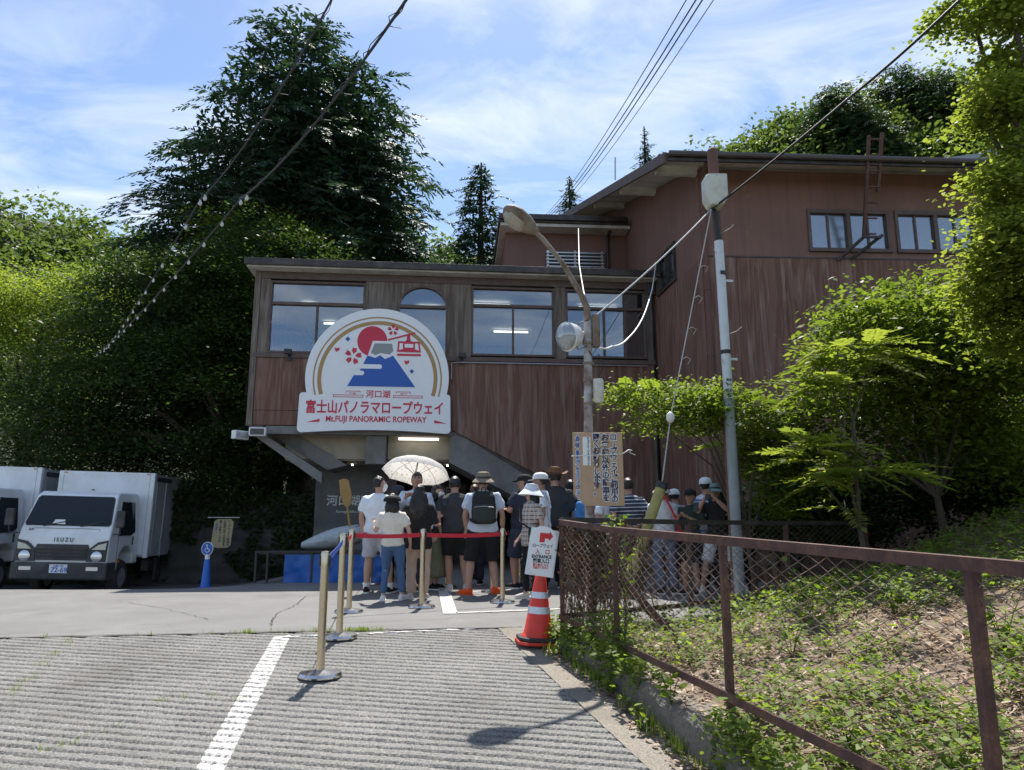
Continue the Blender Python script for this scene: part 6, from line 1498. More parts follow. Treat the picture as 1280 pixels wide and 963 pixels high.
def belt(a, b, mat, label, w=.05):
    m = MB(); d = (b - a).normalized(); n = Vector((-d.y, d.x, 0)).normalized() * .0015; k = 10; vs = []
    for i in range(k + 1):
        t = i / k; p = (a + d * .035).lerp(b - d * .035, t) - Vector((0, 0, .015 * 4 * t * (1 - t)))
        vs += [p - n + Vector((0, 0, -w / 2)), p - n + Vector((0, 0, w / 2)), p + n + Vector((0, 0, w / 2)), p + n + Vector((0, 0, -w / 2))]
    m.add(vs, [(i * 4 + j, i * 4 + (j + 1) % 4, (i + 1) * 4 + (j + 1) % 4, (i + 1) * 4 + j) for i in range(k) for j in range(4)]); o = m.build('belt', M[mat]); tag(o, label, 'barrier belt', 'retractable queue belts')
belt(TOPS[0], TOPS[1], 'belt_blue', 'short blue belt between the two barrier posts on the ramp')
belt(TOPS[1], TOPS[2], 'belt_red', 'short red belt rising from the ramp posts to the turn')
belt(TOPS[2], TOPS[3], 'belt_red', 'red belt in front of the man in the white polo and the woman in jeans')
belt(TOPS[3], TOPS[4], 'belt_red', 'red belt in front of the man with the black backpack')
belt(TOPS[2], TOPS[5], 'belt_red', 'red belt running back behind the man in the white polo')
belt(TOPS[6], TOPS[7], 'belt_red', 'red belt half hidden behind the men in black shorts')
belt(TOPS[8], Vector((1.6, 11.6, .88)), 'belt_red', 'red belt running from the man with crossed arms to behind the fence corner')
belt(TOPS[7], TOPS[8], 'belt_red', 'red belt between the backpack man and the man with crossed arms')
# second truck, a copy with its own place
bpy.context.view_layer.update()
# ------------------------------------------------------------------ people
BAKE = []
FOLD = bpy.data.textures.new('folds', 'CLOUDS'); FOLD.noise_scale = 0.085; FOLD.noise_depth = 2
HAIRT = bpy.data.textures.new('hair_locks', 'CLOUDS'); HAIRT.noise_scale = 0.022; HAIRT.noise_depth = 2
def remesh(mb, name, mat, parent, vox, smooth=3, disp=0.0, tex=None):
    o = mb.build(name, mat, parent, recalc=True)
    r = o.modifiers.new('r', 'REMESH'); r.mode = 'VOXEL'; r.voxel_size = vox
    s = o.modifiers.new('s', 'SMOOTH'); s.factor = .5; s.iterations = smooth
    if disp:
        d = o.modifiers.new('d', 'DISPLACE'); d.texture = tex or FOLD; d.strength = disp; d.mid_level = .5; d.texture_coords = 'LOCAL'
    BAKE.append(o); return o
def cloth(name, col, rough=.85, var=.1): 
    return MATS.get(name) or plain(name, col, rough, var=var, scale=9, bmp=.12, spec=.25)
def stripes(name, c1, c2, freq, axis=2, width=.5, plaid=False, c3=None):
    if name in MATS: return MATS[name]
    m, nt, out = nodes(name); tcn_ = nt.nodes.new('ShaderNodeTexCoord'); se = nt.nodes.new('ShaderNodeSeparateXYZ'); nt.links.new(tcn_.outputs['Object'], se.inputs[0])
    def band(ax, f, w):
        mu = nt.nodes.new('ShaderNodeMath'); mu.operation = 'MULTIPLY'; mu.inputs[1].default_value = f; nt.links.new(se.outputs[ax], mu.inputs[0])
        fr = nt.nodes.new('ShaderNodeMath'); fr.operation = 'FRACT'; nt.links.new(mu.outputs[0], fr.inputs[0]); gt = nt.nodes.new('ShaderNodeMath'); gt.operation = 'GREATER_THAN'; gt.inputs[1].default_value = w; nt.links.new(fr.outputs[0], gt.inputs[0]); return gt.outputs[0]
    c = mixcol(nt, band(axis, freq, width), c1, c2)
    if plaid:
        c = mixcol(nt, band(0, freq * .9, width), c, mixcol(nt, .5, c, c3)); c = mixcol(nt, band(2, freq * 2.1, .85), c, c3)
    principled(nt, out, c, .85, 0, None, .2); return m
SKIN = plain('skin', (.43, .255, .185), .5, var=.06, scale=20, spec=.4); plain('skin_tan', (.34, .19, .13), .5, var=.06, scale=20, spec=.4); plain('skin_pale', (.52, .33, .25), .5, var=.06, scale=20, spec=.4)
plain('hair_black', (.012, .011, .011), .42, var=.3, scale=60, bmp=.4); plain('hair_brown', (.09, .045, .022), .45, var=.3, scale=60, bmp=.4); plain('eye_white', (.7, .7, .68), .2); plain('lips', (.30, .12, .10), .5); plain('mask_white', (.78, .79, .8), .8, var=.03)
def person(px, hy, Y, yaw, label, H=None, top=('white_tee', (.75, .76, .78)), bottom=('black_shorts', (.02, .02, .022)), legs='shorts', sleeve='short', hair='short', hairm='hair_black', hat=None, arms=('down', 'down'), build=1.0, skin='skin', shoe=('shoe_black', (.02, .02, .02)), mask=False, stance=0.0, topmat=None, lean=0.0, headyaw=0.0, hatc=None, hem=.86, sole=None, socks=False, wide=1.0, splay=14):
    p = at(px, hy + 40, Y); htop = at(px, hy, Y).z
    hat_h = {None: .012, 'cap': .02, 'bucket': .03, 'cowboy': .05, 'beret': .025, 'sunhat': .03}[hat]
    H = H or (htop - hat_h); s = H / 1.70
    root = empty('person', (p.x, Y, 0), R(yaw) , label, 'person', 'people queueing at the entrance')
    root.scale = (s * build ** .5, s * build ** .5, s)
    w = build
    prs = random.Random(int(px * 7 + hy)); root.rotation_euler = (R(prs.uniform(-2.5, 1)), R(prs.uniform(-2.2, 2.2)), R(yaw)); hipx = prs.uniform(-.018, .018)
    # --- body
    J = {}
    for sd_, nm in ((-1, 'L'), (1, 'R')):
        sh = Vector((sd_ * .18, .005, 1.375)); pose = arms[0] if sd_ < 0 else arms[1]
        if isinstance(pose, tuple): el, wr = Vector(pose[0]), Vector(pose[1])
        else:
            el, wr = {'down': ((sd_ * .245, .035, 1.11), (sd_ * .255, -.06, .875)), 'phone': ((sd_ * .235, -.02, 1.13), (sd_ * .09, -.26, 1.24)), 'photo': ((sd_ * .25, -.16, 1.28), (sd_ * .07, -.29, 1.50)), 'back': ((sd_ * .27, .11, 1.13), (sd_ * .05, .17, .98)),
                      'crossed': ((sd_ * .25, -.06, 1.14), (sd_ * -.10, -.20, 1.17)), 'raise': ((sd_ * .28, -.14, 1.20), (sd_ * .20, -.30, 1.42)), 'bent': ((sd_ * .26, .03, 1.12), (sd_ * .25, -.22, 1.10)), 'out': ((sd_ * .30, .02, 1.13), (sd_ * .40, -.15, 1.20))}[pose]
            el, wr = Vector(el), Vector(wr)
            if pose == 'down': el += Vector((sd_ * prs.uniform(-.01, .03), prs.uniform(-.03, .04), 0)); wr += Vector((sd_ * prs.uniform(-.03, .03), prs.uniform(-.12, .05), prs.uniform(-.01, .03)))
        bend = prs.uniform(0, .05); fw = prs.uniform(-.05, .05); hp = Vector((sd_ * .092, 0, .90)); kn = Vector((sd_ * (.10 + stance * .3) + prs.uniform(-.01, .02), -.015 - bend + sd_ * stance * .12 + fw * .5, .49)); an = Vector((sd_ * (.11 + stance * .6) + prs.uniform(-.02, .03), .02 + sd_ * stance * .28 + fw, .085)); sh = sh + Vector((0, 0, prs.uniform(-.012, .012)))
        J[nm] = (sh, el, wr, hp, kn, an, sd_)
    B = MB(); X, Yv = Vector((1, 0, 0)), Vector((0, 1, 0))
    def ring(z, rx, ry, y=0.0): return ((0, y, z), X * rx, Yv * ry)
    B.loft([ring(.84, .13 * w, .095), ring(.92, .158 * w, .11 * w), ring(1.04, .132 * w, .092 * w), ring(1.18, .148 * w, .10), ring(1.32, .165 * w, .105), ring(1.39, .135 * w, .085), ring(1.45, .066, .062)], 16)
    hy0, hc = R(headyaw), Vector((0, -.012, 1.585)); Rh = Matrix.Rotation(hy0, 4, 'Z')
    def hp_(x, y, z): v = Rh @ Vector((x, y, z)); return Vector((v.x, v.y - .012, v.z))
    B.tube([(0, .012, 1.40), (0, .0, 1.54)], [.058, .052], 10)
    B.ellipsoid(hc + Vector((0, 0, .008)), (.074, .093, .112), 16, 12); jaw = hp_(0, -.028, 1.528); B.ellipsoid(jaw, (.056, .060, .066), 12, 8)
    n0, n1 = hp_(0, -.094, 1.60), hp_(0, -.112, 1.562); B.tube([n0, n1], [.010, .018], 6)
    for e_ in (-1, 1): B.ellipsoid(hp_(e_ * .077, .005, 1.575), (.014, .022, .033), 8, 6)
    for nm in 'LR':
        sh, el, wr, hp, kn, an, sd_ = J[nm]
        B.tube([sh + Vector((-sd_ * .04, 0, -.02)), sh + Vector((0, 0, -.02)), sh.lerp(el, .35), el, el.lerp(wr, .3), wr], [.05, .052, .048 * w, .038, .041, .026], 10)
        B.tube([hp, hp.lerp(kn, .4), kn, kn.lerp(an, .3), an, an - Vector((0, 0, .05))], [.092 * w, .082 * w, .056, .057 * w, .036, .04], 12)
        B.ellipsoid(wr + (wr - el).normalized() * .035, (.028, .028, .034), 8, 6)
    remesh(B, 'body', M[skin], root, .020, 2)
    # --- hands: palm and five fingers joined to the wrist
    for nm in 'LR':
        sh, el, wr, hp, kn, an, sd_ = J[nm]; d = (wr - el).normalized(); side = Vector((1, 0, 0)) - d * d.x
        if side.length < .3: side = Vector((0, 1, 0)) - d * d.y
        side.normalize(); nrm = d.cross(side); h = MB()
        c0 = wr + d * .01; h.loft([(c0, side * .022, nrm * .016), (c0 + d * .04, side * .036, nrm * .016), (c0 + d * .085, side * .038, nrm * .013)], 8)
        for f, (o_, L) in enumerate(((-.028, .062), (-.010, .074), (.009, .070), (.027, .056))):
            b0 = c0 + d * .08 + side * o_; k1 = b0 + d * L * .5 + nrm * .006 * sd_; h.tube([b0, k1, k1 + d * L * .42 + nrm * .02 * sd_], [.0095, .009, .006], 5)
        t0 = c0 + d * .02 - side * .026; h.tube([t0, t0 - side * .024 + d * .03, t0 - side * .028 + d * .06 + nrm * .012], [.012, .0105, .007], 5)
        h.build('hand', M[skin], root, smooth=True)
    # --- face
    for e_ in (-1, 1):
        m = MB(); m.ellipsoid(hp_(e_ * .031, -.083, 1.598), (.0125, .008, .0075), 8, 6); eo = m.build('eye', M['eye_white'], root, smooth=True)
        m = MB(); m.ellipsoid(hp_(e_ * .031, -.089, 1.598), (.006, .004, .006), 8, 6); m.build('iris', M['hair_black'], eo, smooth=True)
        m = MB(); m.tube([hp_(e_ * .016, -.091, 1.618), hp_(e_ * .034, -.088, 1.623), hp_(e_ * .050, -.074, 1.617)], [.004, .005, .003], 5); m.build('eyebrow', M[hairm], root)
    m = MB(); m.tube([hp_(-.024, -.085, 1.528), hp_(0, -.0925, 1.530), hp_(.024, -.085, 1.528)], [.004, .0065, .004], 6); m.build('mouth', M['lips'], root, smooth=True)
    if mask:
        m = MB(); m.loft([(hp_(0, -.062, 1.590), Rh.to_3x3() @ Vector((.060, 0, 0)), Rh.to_3x3() @ Vector((0, .046, 0))), (hp_(0, -.066, 1.555), Rh.to_3x3() @ Vector((.066, 0, 0)), Rh.to_3x3() @ Vector((0, .056, 0))), (hp_(0, -.05, 1.50), Rh.to_3x3() @ Vector((.058, 0, 0)), Rh.to_3x3() @ Vector((0, .046, 0))), (hp_(0, -.035, 1.475), Rh.to_3x3() @ Vector((.04, 0, 0)), Rh.to_3x3() @ Vector((0, .03, 0)))], 14); m.build('face_mask', M['mask_white'], root, smooth=True)
    # --- hair
    if hair:
        Hh = MB(); cut = .18
        def fn(dv):
            v = Rh.inverted() @ dv; f = 1.0
            if v.y < -.12 and v.z < .42: f = .80
            if v.z < -.66: f = .74
            return f
        Hh.ellipsoid(hc + Vector((0, 0, .022)) + (Rh @ Vector((0, .012, 0))), (.085, .103, .112), 20, 14, fn)
        if hair == 'long':
            R3 = Rh.to_3x3(); Hh.loft([(hp_(0, .03, 1.66), R3 @ Vector((.07, 0, 0)), R3 @ Vector((0, .06, 0))), (hp_(0, .045, 1.56), R3 @ Vector((.115, 0, 0)), R3 @ Vector((0, .085, 0))), (hp_(0, .06, 1.44), R3 @ Vector((.145, 0, 0)), R3 @ Vector((0, .09, 0))), (hp_(0, .095, 1.32), R3 @ Vector((.145, 0, 0)), R3 @ Vector((0, .07, 0))), (hp_(0, .11, 1.18), R3 @ Vector((.10, 0, 0)), R3 @ Vector((0, .035, 0)))], 14)
        if hair == 'bob':
            R3 = Rh.to_3x3(); Hh.loft([(hp_(0, .03, 1.64), R3 @ Vector((.07, 0, 0)), R3 @ Vector((0, .06, 0))), (hp_(0, .035, 1.54), R3 @ Vector((.115, 0, 0)), R3 @ Vector((0, .09, 0))), (hp_(0, .045, 1.45), R3 @ Vector((.125, 0, 0)), R3 @ Vector((0, .085, 0))), (hp_(0, .06, 1.38), R3 @ Vector((.10, 0, 0)), R3 @ Vector((0, .055, 0)))], 14)
        remesh(Hh, 'hair', M[hairm], root, .017, 1, .045 if hair != 'short' else .034, HAIRT)
    # --- hat
    if hat:
        hm = cloth(*hatc); R3 = Rh.to_3x3(); c = hp_(0, .008, 1.60); m = MB()
        if hat in ('cap', 'beret'):
            k = 1.0 if hat == 'cap' else 1.52; c = c if hat == 'cap' else hp_(0, .03, 1.565)
            m.loft([(c + Vector((0, 0, .02)), R3 @ Vector((.093 * k, 0, 0)), R3 @ Vector((0, .112 * k, 0))), (c + Vector((0, 0, .05)), R3 @ Vector((.094 * k, 0, 0)), R3 @ Vector((0, .113 * k, 0))), (c + Vector((0, 0, .09)), R3 @ Vector((.083 * k, 0, 0)), R3 @ Vector((0, .10 * k, 0))), (c + Vector((0, 0, .115)), R3 @ Vector((.055 * k, 0, 0)), R3 @ Vector((0, .07 * k, 0))), (c + Vector((0, 0, .125)), R3 @ Vector((.01, 0, 0)), R3 @ Vector((0, .012, 0)))], 18)
            ho = m.build('hat', hm, root, smooth=True)
            if hat == 'cap':
                v = MB(); pts = [(.078 * math.cos(t), -.085 - .095 * math.sin(t)) for t in np.linspace(0, math.pi, 12)]; v.prism([(a, b) for a, b in pts], .012, .020, 'xy'); q = v.build('visor', hm, ho, smooth=False); q.location = c + Vector((0, 0, .012)); q.rotation_euler = (R(8), 0, hy0)
        else:
            cr, br, dr, ch = {'bucket': (.098, .155, .045, .10), 'sunhat': (.10, .185, .085, .095), 'cowboy': (.095, .185, -.02, .125)}[hat]
            prof = [(br, .03 - dr), (br + .004, .026 - dr), (cr + .01, .035), (cr, .04), (cr * .97, .08), (cr * .82, ch + .02), (cr * .3, ch + .03), (.005, ch + .028)]
            m.lathe([(cr * .9, .02)] + [(br * .98, .022 - dr)] + prof[1:], (0, 0, 0), 24); ho = m.build('hat', hm, root, smooth=True); ho.location = c; ho.rotation_euler = (R(-4), 0, hy0); ho.scale = (.96, 1.1, 1)
            if hat == 'cowboy':
                for v in ho.data.vertices:
                    if abs(v.co.x) > .11: v.co.z += (abs(v.co.x) - .11) * .7
            bd = MB(); bd.lathe([(cr + .013, .036), (cr + .008, .062)], (0, 0, 0), 24); bd.build('hat_band', M['black_plastic'] if hat != 'sunhat' else hm, ho, smooth=True)
    # --- clothes
    tm = topmat or cloth(*top); Tt = MB(); g = .016 * wide
    Tt.loft([ring(hem, (.158 * w + g + .012), (.115 * w + g)), ring(.94, .163 * w + g + .004, .114 * w + g), ring(1.04, .148 * w + g, .104 * w + g), ring(1.18, .155 * w + g, .104 * w + g), ring(1.32, .168 * w + g, .106 + g), ring(1.395, .135 * w + g, .09 + g), ring(1.43, .09 * w + g, .075 + g), ring(1.462, .066, .066)], 18)
    for nm in 'LR':
        sh, el, wr, hp, kn, an, sd_ = J[nm]; e2 = sh.lerp(el, .72 if sleeve == 'short' else 1.0); a0 = sh + Vector((-sd_ * .05, 0, -.03)); a1 = sh + Vector((0, 0, -.015))
        if sleeve == 'short': Tt.tube([a0, a1, sh.lerp(el, .3), e2], [.064, .066 * w, .066 * w, .062 * w + .01], 12)
        elif sleeve == 'long': Tt.tube([a0, a1, sh.lerp(el, .4), el, el.lerp(wr, .9)], [.064, .064 * w, .060 * w, .054, .044], 12)
        elif sleeve == 'half': Tt.tube([a0, a1, sh.lerp(el, .4), el], [.064, .066 * w, .064 * w, .062], 12)
    remesh(Tt, 'shirt', tm, root, .023, 2, .042)
    bm_ = cloth(*bottom); P_ = MB()
    if legs == 'skirt':
        P_.loft([ring(.20, .25, .20), ring(.5, .215, .17), ring(.8, .175, .13), ring(1.0, .145, .105), ring(1.05, .135, .10)], 20)
    else:
        P_.loft([ring(.80, .145 * w, .10 * w), ring(.86, .172 * w, .122 * w), ring(.94, .17 * w, .12 * w), ring(1.03, .148 * w, .104 * w)], 16)
        for nm in 'LR':
            sh, el, wr, hp, kn, an, sd_ = J[nm]
            if legs == 'shorts': P_.tube([hp, hp.lerp(kn, .4), hp.lerp(kn, .92)], [.104 * w, .102 * w, .096 * w], 12)
            elif legs == 'long_shorts': P_.tube([hp, hp.lerp(kn, .5), kn + Vector((0, 0, -.03))], [.106 * w, .102 * w, .092 * w], 12)
            elif legs == 'slim': P_.tube([hp, hp.lerp(kn, .4), kn, kn.lerp(an, .35), an + Vector((0, 0, .03))], [.1 * w, .092 * w, .066 * w, .064 * w, .048], 12)
            else: P_.tube([hp, hp.lerp(kn, .4), kn, kn.lerp(an, .5), an + Vector((0, 0, -.0))], [.103 * w, .098 * w, .082 * w, .08 * w, .076], 12)
    remesh(P_, {'skirt': 'skirt', 'shorts': 'shorts', 'long_shorts': 'shorts'}.get(legs, 'trousers'), bm_, root, .023, 2, .036)
    # --- shoes
    sm = cloth(*shoe)
    for nm in 'LR':
        an = J[nm][5]; m = MB(); c = Vector((an.x, an.y, 0)); rzs = R(splay) * (1 if nm == 'R' else -1)
        m.loft([(Vector((0, y, z)), X * rx, Vector((0, 0, rz))) for y, z, rx, rz in ((.065, .05, .026, .035), (.05, .052, .038, .052), (0, .05, .042, .05), (-.07, .042, .045, .042), (-.13, .034, .046, .033), (-.165, .028, .034, .022), (-.178, .024, .015, .012))], 14)
        so = m.build('shoe', sm, root, smooth=True); so.location = c; so.rotation_euler = (0, 0, rzs)
        m = MB(); o_ = [(.036, .07), (.045, 0), (.05, -.1), (.04, -.165), (.0, -.188), (-.04, -.165), (-.05, -.1), (-.045, 0), (-.036, .07), (0, .085)]; m.prism(o_, .004, .024, 'xy'); m.build('sole', cloth(*(sole or ('sole_white', (.7, .7, .68)))), so)
        if socks: m = MB(); m.tube([an + Vector((0, 0, -.02)), an + Vector((0, 0, .07))], [.045, .046], 10); m.build('sock', cloth('sock_white', (.72, .72, .7)), root, smooth=True)
    return root, s
def T(n, r, g, b): return (n, (r, g, b))
WHT = T('white_tee', .72, .75, .80); BLK = T('black_cloth', .018, .018, .02); NAVY = T('navy_cloth', .03, .035, .055); DKG = T('dark_grey_cloth', .045, .048, .052)
stripes('striped_navy', (.05, .06, .09), (.5, .53, .6), 18, 2, .72); stripes('striped_white_blue', (.62, .66, .72), (.05, .14, .42), 6.5, 2, .86); stripes('plaid', (.42, .37, .33), (.14, .12, .14), 16, 2, .6, True, (.60, .50, .45)); stripes('white_blue_shoulder', (.74, .76, .78), (.04, .10, .35), 9.5, 0, .88)
person(475, 596, 11.37, 172, 'masked man in white polo and pale grey shorts at the left end of the queue', top=WHT, bottom=T('pale_grey_shorts', .42, .42, .47), legs='shorts', shoe=BLK, mask=True, headyaw=-55, build=1.12, socks=True, wide=1.6, stance=.1)
person(494, 616, 10.35, 176, 'woman in cream top and blue jeans with a black beret, back turned', hat='beret', hatc=BLK, hair='bob', hairm='hair_black', top=T('cream_top', .72, .68, .58), bottom=T('blue_jeans', .07, .13, .25), legs='slim', arms=('down', ((.29, .0, 1.10), (.36, -.22, 1.22))), shoe=T('shoe_white', .68, .68, .67), skin='skin_pale', wide=1.3, stance=.05)
person(524, 606, 10.6, 180, 'woman with long black hair in a loose black top and beige trousers', hair='long', top=BLK, bottom=T('beige_trousers', .46, .34, .26), legs='straight', sleeve='half', shoe=T('shoe_beige', .5, .42, .36), hem=.74, wide=2.2, arms=('bent', 'bent'), skin='skin_pale')
person(515, 590, 11.7, 4, 'man with wavy black hair facing the camera under the parasol in a pale blue shirt', top=T('pale_blue_shirt', .48, .56, .68), bottom=NAVY, legs='straight', sleeve='long', arms=(((-.26, -.12, 1.2), (-.12, -.30, 1.32)), 'down'), skin='skin_tan', shoe=BLK)
person(497, 607, 12.2, 200, 'person in navy cap and mask half hidden beside the man in the white polo', hat='cap', hatc=T('navy_cap', .03, .04, .075), top=T('grey_tee', .3, .31, .33), bottom=BLK, legs='straight', mask=True, headyaw=-70)
person(546, 606, 12.0, 70, 'masked woman in dark green top and long olive skirt looking at her phone', hair='bob', top=T('dark_green_top', .025, .035, .028), bottom=T('olive_skirt', .14, .155, .09), legs='skirt', arms=('phone', 'phone'), mask=True, skin='skin_pale', shoe=BLK)
person(573, 596, 11.9, 184, 'man in black tee and black shorts seen from behind, wearing a watch', top=DKG, bottom=BLK, legs='shorts', shoe=T('shoe_grey', .5, .5, .5), build=1.1, wide=1.5, headyaw=5)
person(594, 606, 12.8, 185, 'person with curly brown hair hidden behind the backpack man', hair='curly', hairm='hair_brown', top=T('brown_top', .2, .14, .1), bottom=NAVY, legs='straight')
bp_, bs_ = person(604, 590, 11.25, 184, 'man in camouflage bucket hat, pale blue tee, black shorts and orange shoes', hat='bucket', hatc=T('camo_hat', .23, .19, .14), top=T('pale_blue_tee', .55, .62, .72), bottom=BLK, legs='long_shorts', shoe=T('shoe_orange', .75, .09, .02), sole=T('sole_orange', .6, .12, .03), build=1.12, wide=1.4, stance=.16, splay=48)
person(651, 593, 12.1, 230, 'man in black cap and navy shirt with arms crossed', hat='cap', hatc=BLK, top=NAVY, bottom=T('dark_denim', .04, .055, .085), legs='long_shorts', arms=('crossed', 'crossed'), shoe=BLK, build=1.15, wide=1.5, headyaw=25)
hb_, hs_ = person(662, 604, 10.5, -68, 'woman in white sun hat, plaid shirt and black trousers facing left', hat='sunhat', hatc=T('white_hat', .68, .72, .78), hair='bob', topmat=M['plaid'], bottom=BLK, legs='slim', shoe=T('shoe_beige2', .55, .50, .44), skin='skin_pale', hem=.78, wide=1.6, arms=(((-.2, .06, 1.1), (-.22, -.10, .90)), 'down'))
person(676, 591, 11.6, -100, 'man in white cap and white tee with blue shoulder stripes facing left', hat='cap', hatc=T('white_cap', .70, .71, .72), topmat=M['white_blue_shoulder'], bottom=NAVY, legs='long_shorts', skin='skin_tan', build=1.08, wide=1.5)
person(691, 584, 12.3, 190, 'tall man in brown cowboy hat and dark grey shirt', hat='cowboy', hatc=T('brown_hat', .16, .09, .05), top=DKG, bottom=BLK, legs='straight', sleeve='half', build=1.18, wide=1.6)
person(712, 600, 12.7, 182, 'man in black tee standing behind the cowboy hat, left of the notice board', top=BLK, bottom=NAVY, legs='straight', build=1.05)
person(737, 604, 11.9, 178, 'person in blue shirt whose head is hidden behind the notice board', top=T('blue_shirt', .06, .2, .46), bottom=NAVY, legs='straight', sleeve='long', wide=1.8)
person(758, 602, 11.5, 60, 'person in white tee showing below the right edge of the notice board', top=WHT, bottom=NAVY, legs='straight', arms=('bent', 'bent'))
person(789, 598, 11.4, 188, 'man in navy shirt with white striped back, hands clasped behind him', topmat=M['striped_navy'], bottom=DKG, legs='straight', arms=('back', 'back'), build=1.1, wide=1.3)
person(830, 604, 11.3, 182, 'person in beige hat and white shirt with red strap and blue jeans', hat='bucket', hatc=T('beige_hat', .42, .33, .29), top=T('white_shirt2', .66, .68, .72), bottom=T('light_jeans', .12, .16, .25), legs='straight', sleeve='half', wide=1.6)
person(848, 611, 11.9, 150, 'small person in white cap behind the one in the beige hat', hat='cap', hatc=T('white_cap', .70, .71, .72), top=T('grey_tee', .3, .31, .33), bottom=NAVY, legs='straight')
person(860, 611, 11.1, -40, 'child in black cap and dark green tee looking down at a phone', hat='cap', hatc=T('black_cap', .02, .022, .025), top=T('forest_tee', .03, .045, .038), bottom=BLK, legs='shorts', arms=('phone', 'phone'))
person(886, 597, 11.7, 178, 'person in white cap and white shirt with blue stripes', hat='cap', hatc=T('white_cap', .70, .71, .72), topmat=M['striped_white_blue'], bottom=NAVY, legs='straight', build=1.05)
person(898, 604, 10.95, -35, 'woman in teal bucket hat and black tee taking a photo, beside the white pipe', hat='bucket', hatc=T('teal_hat', .17, .25, .26), hair='long', top=BLK, bottom=T('white_shorts', .62, .63, .66), legs='shorts', arms=('photo', 'photo'), shoe=T('shoe_white', .68, .68, .67), stance=.3, socks=True)
person(926, 606, 11.6, 170, 'person in white cap and black jacket behind the utility pole', hat='cap', hatc=T('white_cap', .70, .71, .72), top=BLK, bottom=BLK, legs='straight', sleeve='long', build=1.1)
person(958, 613, 11.2, -70, 'boy in black cap and grey tee at the right end of the queue', hat='cap', hatc=T('black_cap', .02, .022, .025), top=T('grey_blue_tee', .22, .25, .28), bottom=T('khaki', .25, .2, .14), legs='long_shorts', skin='skin_tan')

# things people carry ------------------------------------------------
ub = at(521, 588, 12.25)
um = empty('parasol', (ub.x, 12.25, 0), 0, 'white lace parasol held up just behind the man facing the camera', 'umbrella')
m, nt, out = nodes('parasol_cloth'); c_ = ramp(nt, pos_noise(nt, 26, 3, .6, coord='obj'), [(.52, (.78, .76, .72)), (.66, (.52, .48, .44))]); pb_ = principled(nt, out, c_, .8); tl_ = nt.nodes.new('ShaderNodeBsdfTranslucent'); nt.links.new(c_, tl_.inputs[0]); mx_ = nt.nodes.new('ShaderNodeMixShader'); mx_.inputs[0].default_value = .4; nt.links.new(pb_.outputs[0], mx_.inputs[1]); nt.links.new(tl_.outputs[0], mx_.inputs[2]); nt.links.new(mx_.outputs[0], out.inputs[0])
vs, fs = [], []; N8, K = 8, 6; rad, top_, drop = .56, 2.05, .26
for j in range(K + 1):
    t = j / K
    for i in range(N8 * 4):
        a = 2 * math.pi * i / (N8 * 4) + .2; sc = 1 - (.06 * t * t * (1 - abs(((i % 4) - 0) / 2 - 0 if i % 4 <= 2 else (4 - i % 4) / 2 - 0) * 0 - 0) if i % 4 else 0) * (1 if i % 4 else 0)
        rr_ = rad * math.sin(t * 1.42) / math.sin(1.42) * sc; vs.append((rr_ * math.cos(a), rr_ * math.sin(a), top_ - drop * (1 - math.cos(t * 1.42)) / (1 - math.cos(1.42)) + (.012 * t if i % 4 else 0)))
n4 = N8 * 4
for j in range(K):
    for i in range(n4): fs.append((j * n4 + i, j * n4 + (i + 1) % n4, (j + 1) * n4 + (i + 1) % n4, (j + 1) * n4 + i))
mm = MB(); mm.add(vs, fs); mm.build('canopy', M['parasol_cloth'], um, smooth=True, recalc=False)
for i in range(8):
    a = 2 * math.pi * i / 8 + .2; pts = [(rad * .98 * math.sin(t * 1.42) / math.sin(1.42) * math.cos(a), rad * .98 * math.sin(t * 1.42) / math.sin(1.42) * math.sin(a), top_ - .006 - drop * (1 - math.cos(t * 1.42)) / (1 - math.cos(1.42))) for t in np.linspace(.05, 1, 7)]
    MB().tube(pts, .0035, 4).build('rib', M['print_black'], um)
    MB().tube([(0, 0, top_ - .28), (rad * .5 * math.cos(a), rad * .5 * math.sin(a), top_ - .075)], .003, 4).build('strut', M['print_black'], um)
mm = MB(); mm.tube([(0, 0, top_ + .05), (0, 0, 1.28)], .006, 6); mm.build('shaft', M['print_black'], um); mm = MB(); mm.tube([(0, 0, 1.30), (0, 0, 1.20)], .014, 8); mm.build('handle', M['oar_wood'], um, smooth=True)
um.rotation_euler = (0, R(5), 0); um.location = (ub.x - .15, 12.25 - .62, .10); um.rotation_euler = (R(-17), R(5), 0)
# backpack on the man with the bucket hat (he faces away, the bag is on the camera side)
bk_ = empty('backpack', bp_.location + Vector((0, 0, 0)), bp_.rotation_euler.z, 'black and dark green backpack worn by the man in the bucket hat', 'backpack'); bk_.scale = bp_.scale
mm = MB(); mm.loft([((0, .20, .98), (.14, 0, 0), (0, .06, 0)), ((0, .215, 1.03), (.165, 0, 0), (0, .10, 0)), ((0, .215, 1.22), (.168, 0, 0), (0, .105, 0)), ((0, .205, 1.36), (.155, 0, 0), (0, .09, 0)), ((0, .19, 1.44), (.12, 0, 0), (0, .05, 0))], 18)
remesh(mm, 'pack_body', cloth('pack_black', (.02, .022, .022), .7), bk_, .016, 2, .012)
mm = MB(); mm.loft([((0, .29, 1.00), (.13, 0, 0), (0, .05, 0)), ((0, .305, 1.05), (.15, 0, 0), (0, .055, 0)), ((0, .305, 1.20), (.15, 0, 0), (0, .05, 0)), ((0, .29, 1.25), (.12, 0, 0), (0, .04, 0))], 16); remesh(mm, 'front_pocket', cloth('pack_green', (.035, .045, .038), .7), bk_, .016, 2, .008)
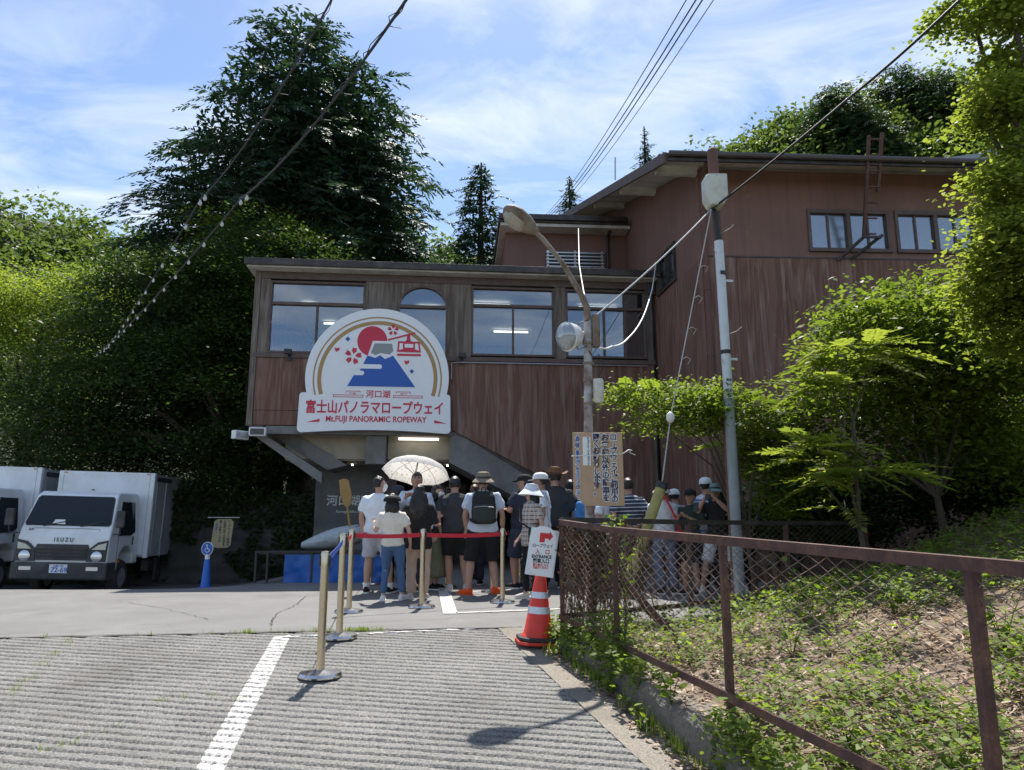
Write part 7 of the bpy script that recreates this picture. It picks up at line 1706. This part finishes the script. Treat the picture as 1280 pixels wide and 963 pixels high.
for s_ in (-1, 1):
    mm = MB(); mm.tube([(s_ * .10, .13, 1.42), (s_ * .115, .02, 1.475), (s_ * .12, -.11, 1.38), (s_ * .14, -.13, 1.2), (s_ * .17, .02, 1.05), (s_ * .15, .15, 1.02)], .022, 8); mm.build('strap', M['pack_black'], bk_, smooth=True)
mm = MB(); mm.tube([(-.03, .17, 1.44), (-.025, .17, 1.49), (.025, .17, 1.49), (.03, .17, 1.44)], .008, 6); mm.build('grab_handle', M['pack_black'], bk_)
mm = MB(); mm.tube([(-.13, .345, 1.21), (0, .362, 1.225), (.13, .345, 1.21)], .004, 4); mm.build('zip', M['alu'], bk_)
# cross-body bag of the woman in the sun hat
cb_ = empty('crossbody_bag', hb_.location, hb_.rotation_euler.z, 'black crossbody bag hanging at the hip of the woman in the plaid shirt', 'bag'); cb_.scale = hb_.scale
mm = MB(); mm.box(-.17, .13, -.05, .05, .80, 1.0); q = mm.build('bag_body', cloth('pack_black', (.02, .022, .022)), cb_, bevel=.02, segs=3); q.location = (.22, .07, .04); q.rotation_euler = (0, 0, R(80))
mm = MB(); mm.tube([(.23, .1, 1.03), (.17, .12, 1.25), (.02, .13, 1.40), (-.10, .06, 1.47), (-.15, -.10, 1.36), (-.03, -.16, 1.15), (.18, -.05, 1.03)], .012, 6); mm.build('strap', M['pack_black'], cb_, smooth=True)
mm = MB(); mm.box(.285, .287, .04, .11, .90, .98); mm.build('patch', M['paper'], cb_)
for (px, py, Y, lab, rz) in ((556, 628, 11.72, 'phone held by the masked woman in the olive skirt', 20), (870, 634, 10.92, 'phone held by the child in the black cap', -40), (885, 618, 10.72, 'phone held up by the woman in the teal hat', -30)):
    p = at(px, py, Y); o = MB().box(-.037, .037, -.005, .005, -.075, .075).build('phone', M['black_plastic'], None, bevel=.004); o.location = p; o.rotation_euler = (R(-25), 0, R(rz)); tag(o, lab, 'phone')
mm = MB(); mm.tube([(.13, .10, 1.46), (.05, .15, 1.25), (-.12, .14, .98)], .014, 6)
rp_ = at(842, 640, 11.15)
hbg = empty('shoulder_bag', (rp_.x, 11.12, 1.0), 0, 'red shoulder strap and small pouch worn over the white shirt', 'bag')
mm = MB(); mm.tube([(-.13, .04, .44), (-.04, -.03, .22), (.06, -.02, .0), (.09, .04, -.1)], .016, 6); mm.build('strap', M['belt_red'], hbg, smooth=True); mm = MB(); mm.box(.03, .17, -.02, .06, -.24, -.08); mm.build('pouch', M['belt_red'], hbg, bevel=.02)
# ------------------------------------------------------------------ finish: lettering becomes mesh, remeshed bodies are baked
bpy.context.view_layer.update()
DG = bpy.context.evaluated_depsgraph_get()
for o in TEXTS:
    me = bpy.data.meshes.new_from_object(o.evaluated_get(DG))
    n_ = link(o.name.split('.')[0] + '_mesh', me, None, o.parent)
    n_.location = o.location; n_.rotation_euler = o.rotation_euler; n_.scale = o.scale
    for k in o.keys(): n_[k] = o[k]
    nm = o.name.split('.')[0]; bpy.data.objects.remove(o); n_.name = nm
for o in globals().get('BAKE', []):
    me = bpy.data.meshes.new_from_object(o.evaluated_get(DG)); o.modifiers.clear(); o.data = me
    me.polygons.foreach_set('use_smooth', np.ones(len(me.polygons), bool)); me.update()
# second truck: a copy with its own place and label
t2 = copy_tree(tk); t2.location = (-11.45, 14.9, -.42); t2.rotation_euler = (0, R(1.6), R(7)); t2.scale = (1, 1, 1.04)
tag(t2, 'white box truck cut off by the left edge, beside the one with plate 72-69', 'truck', 'white box trucks parked at the left')
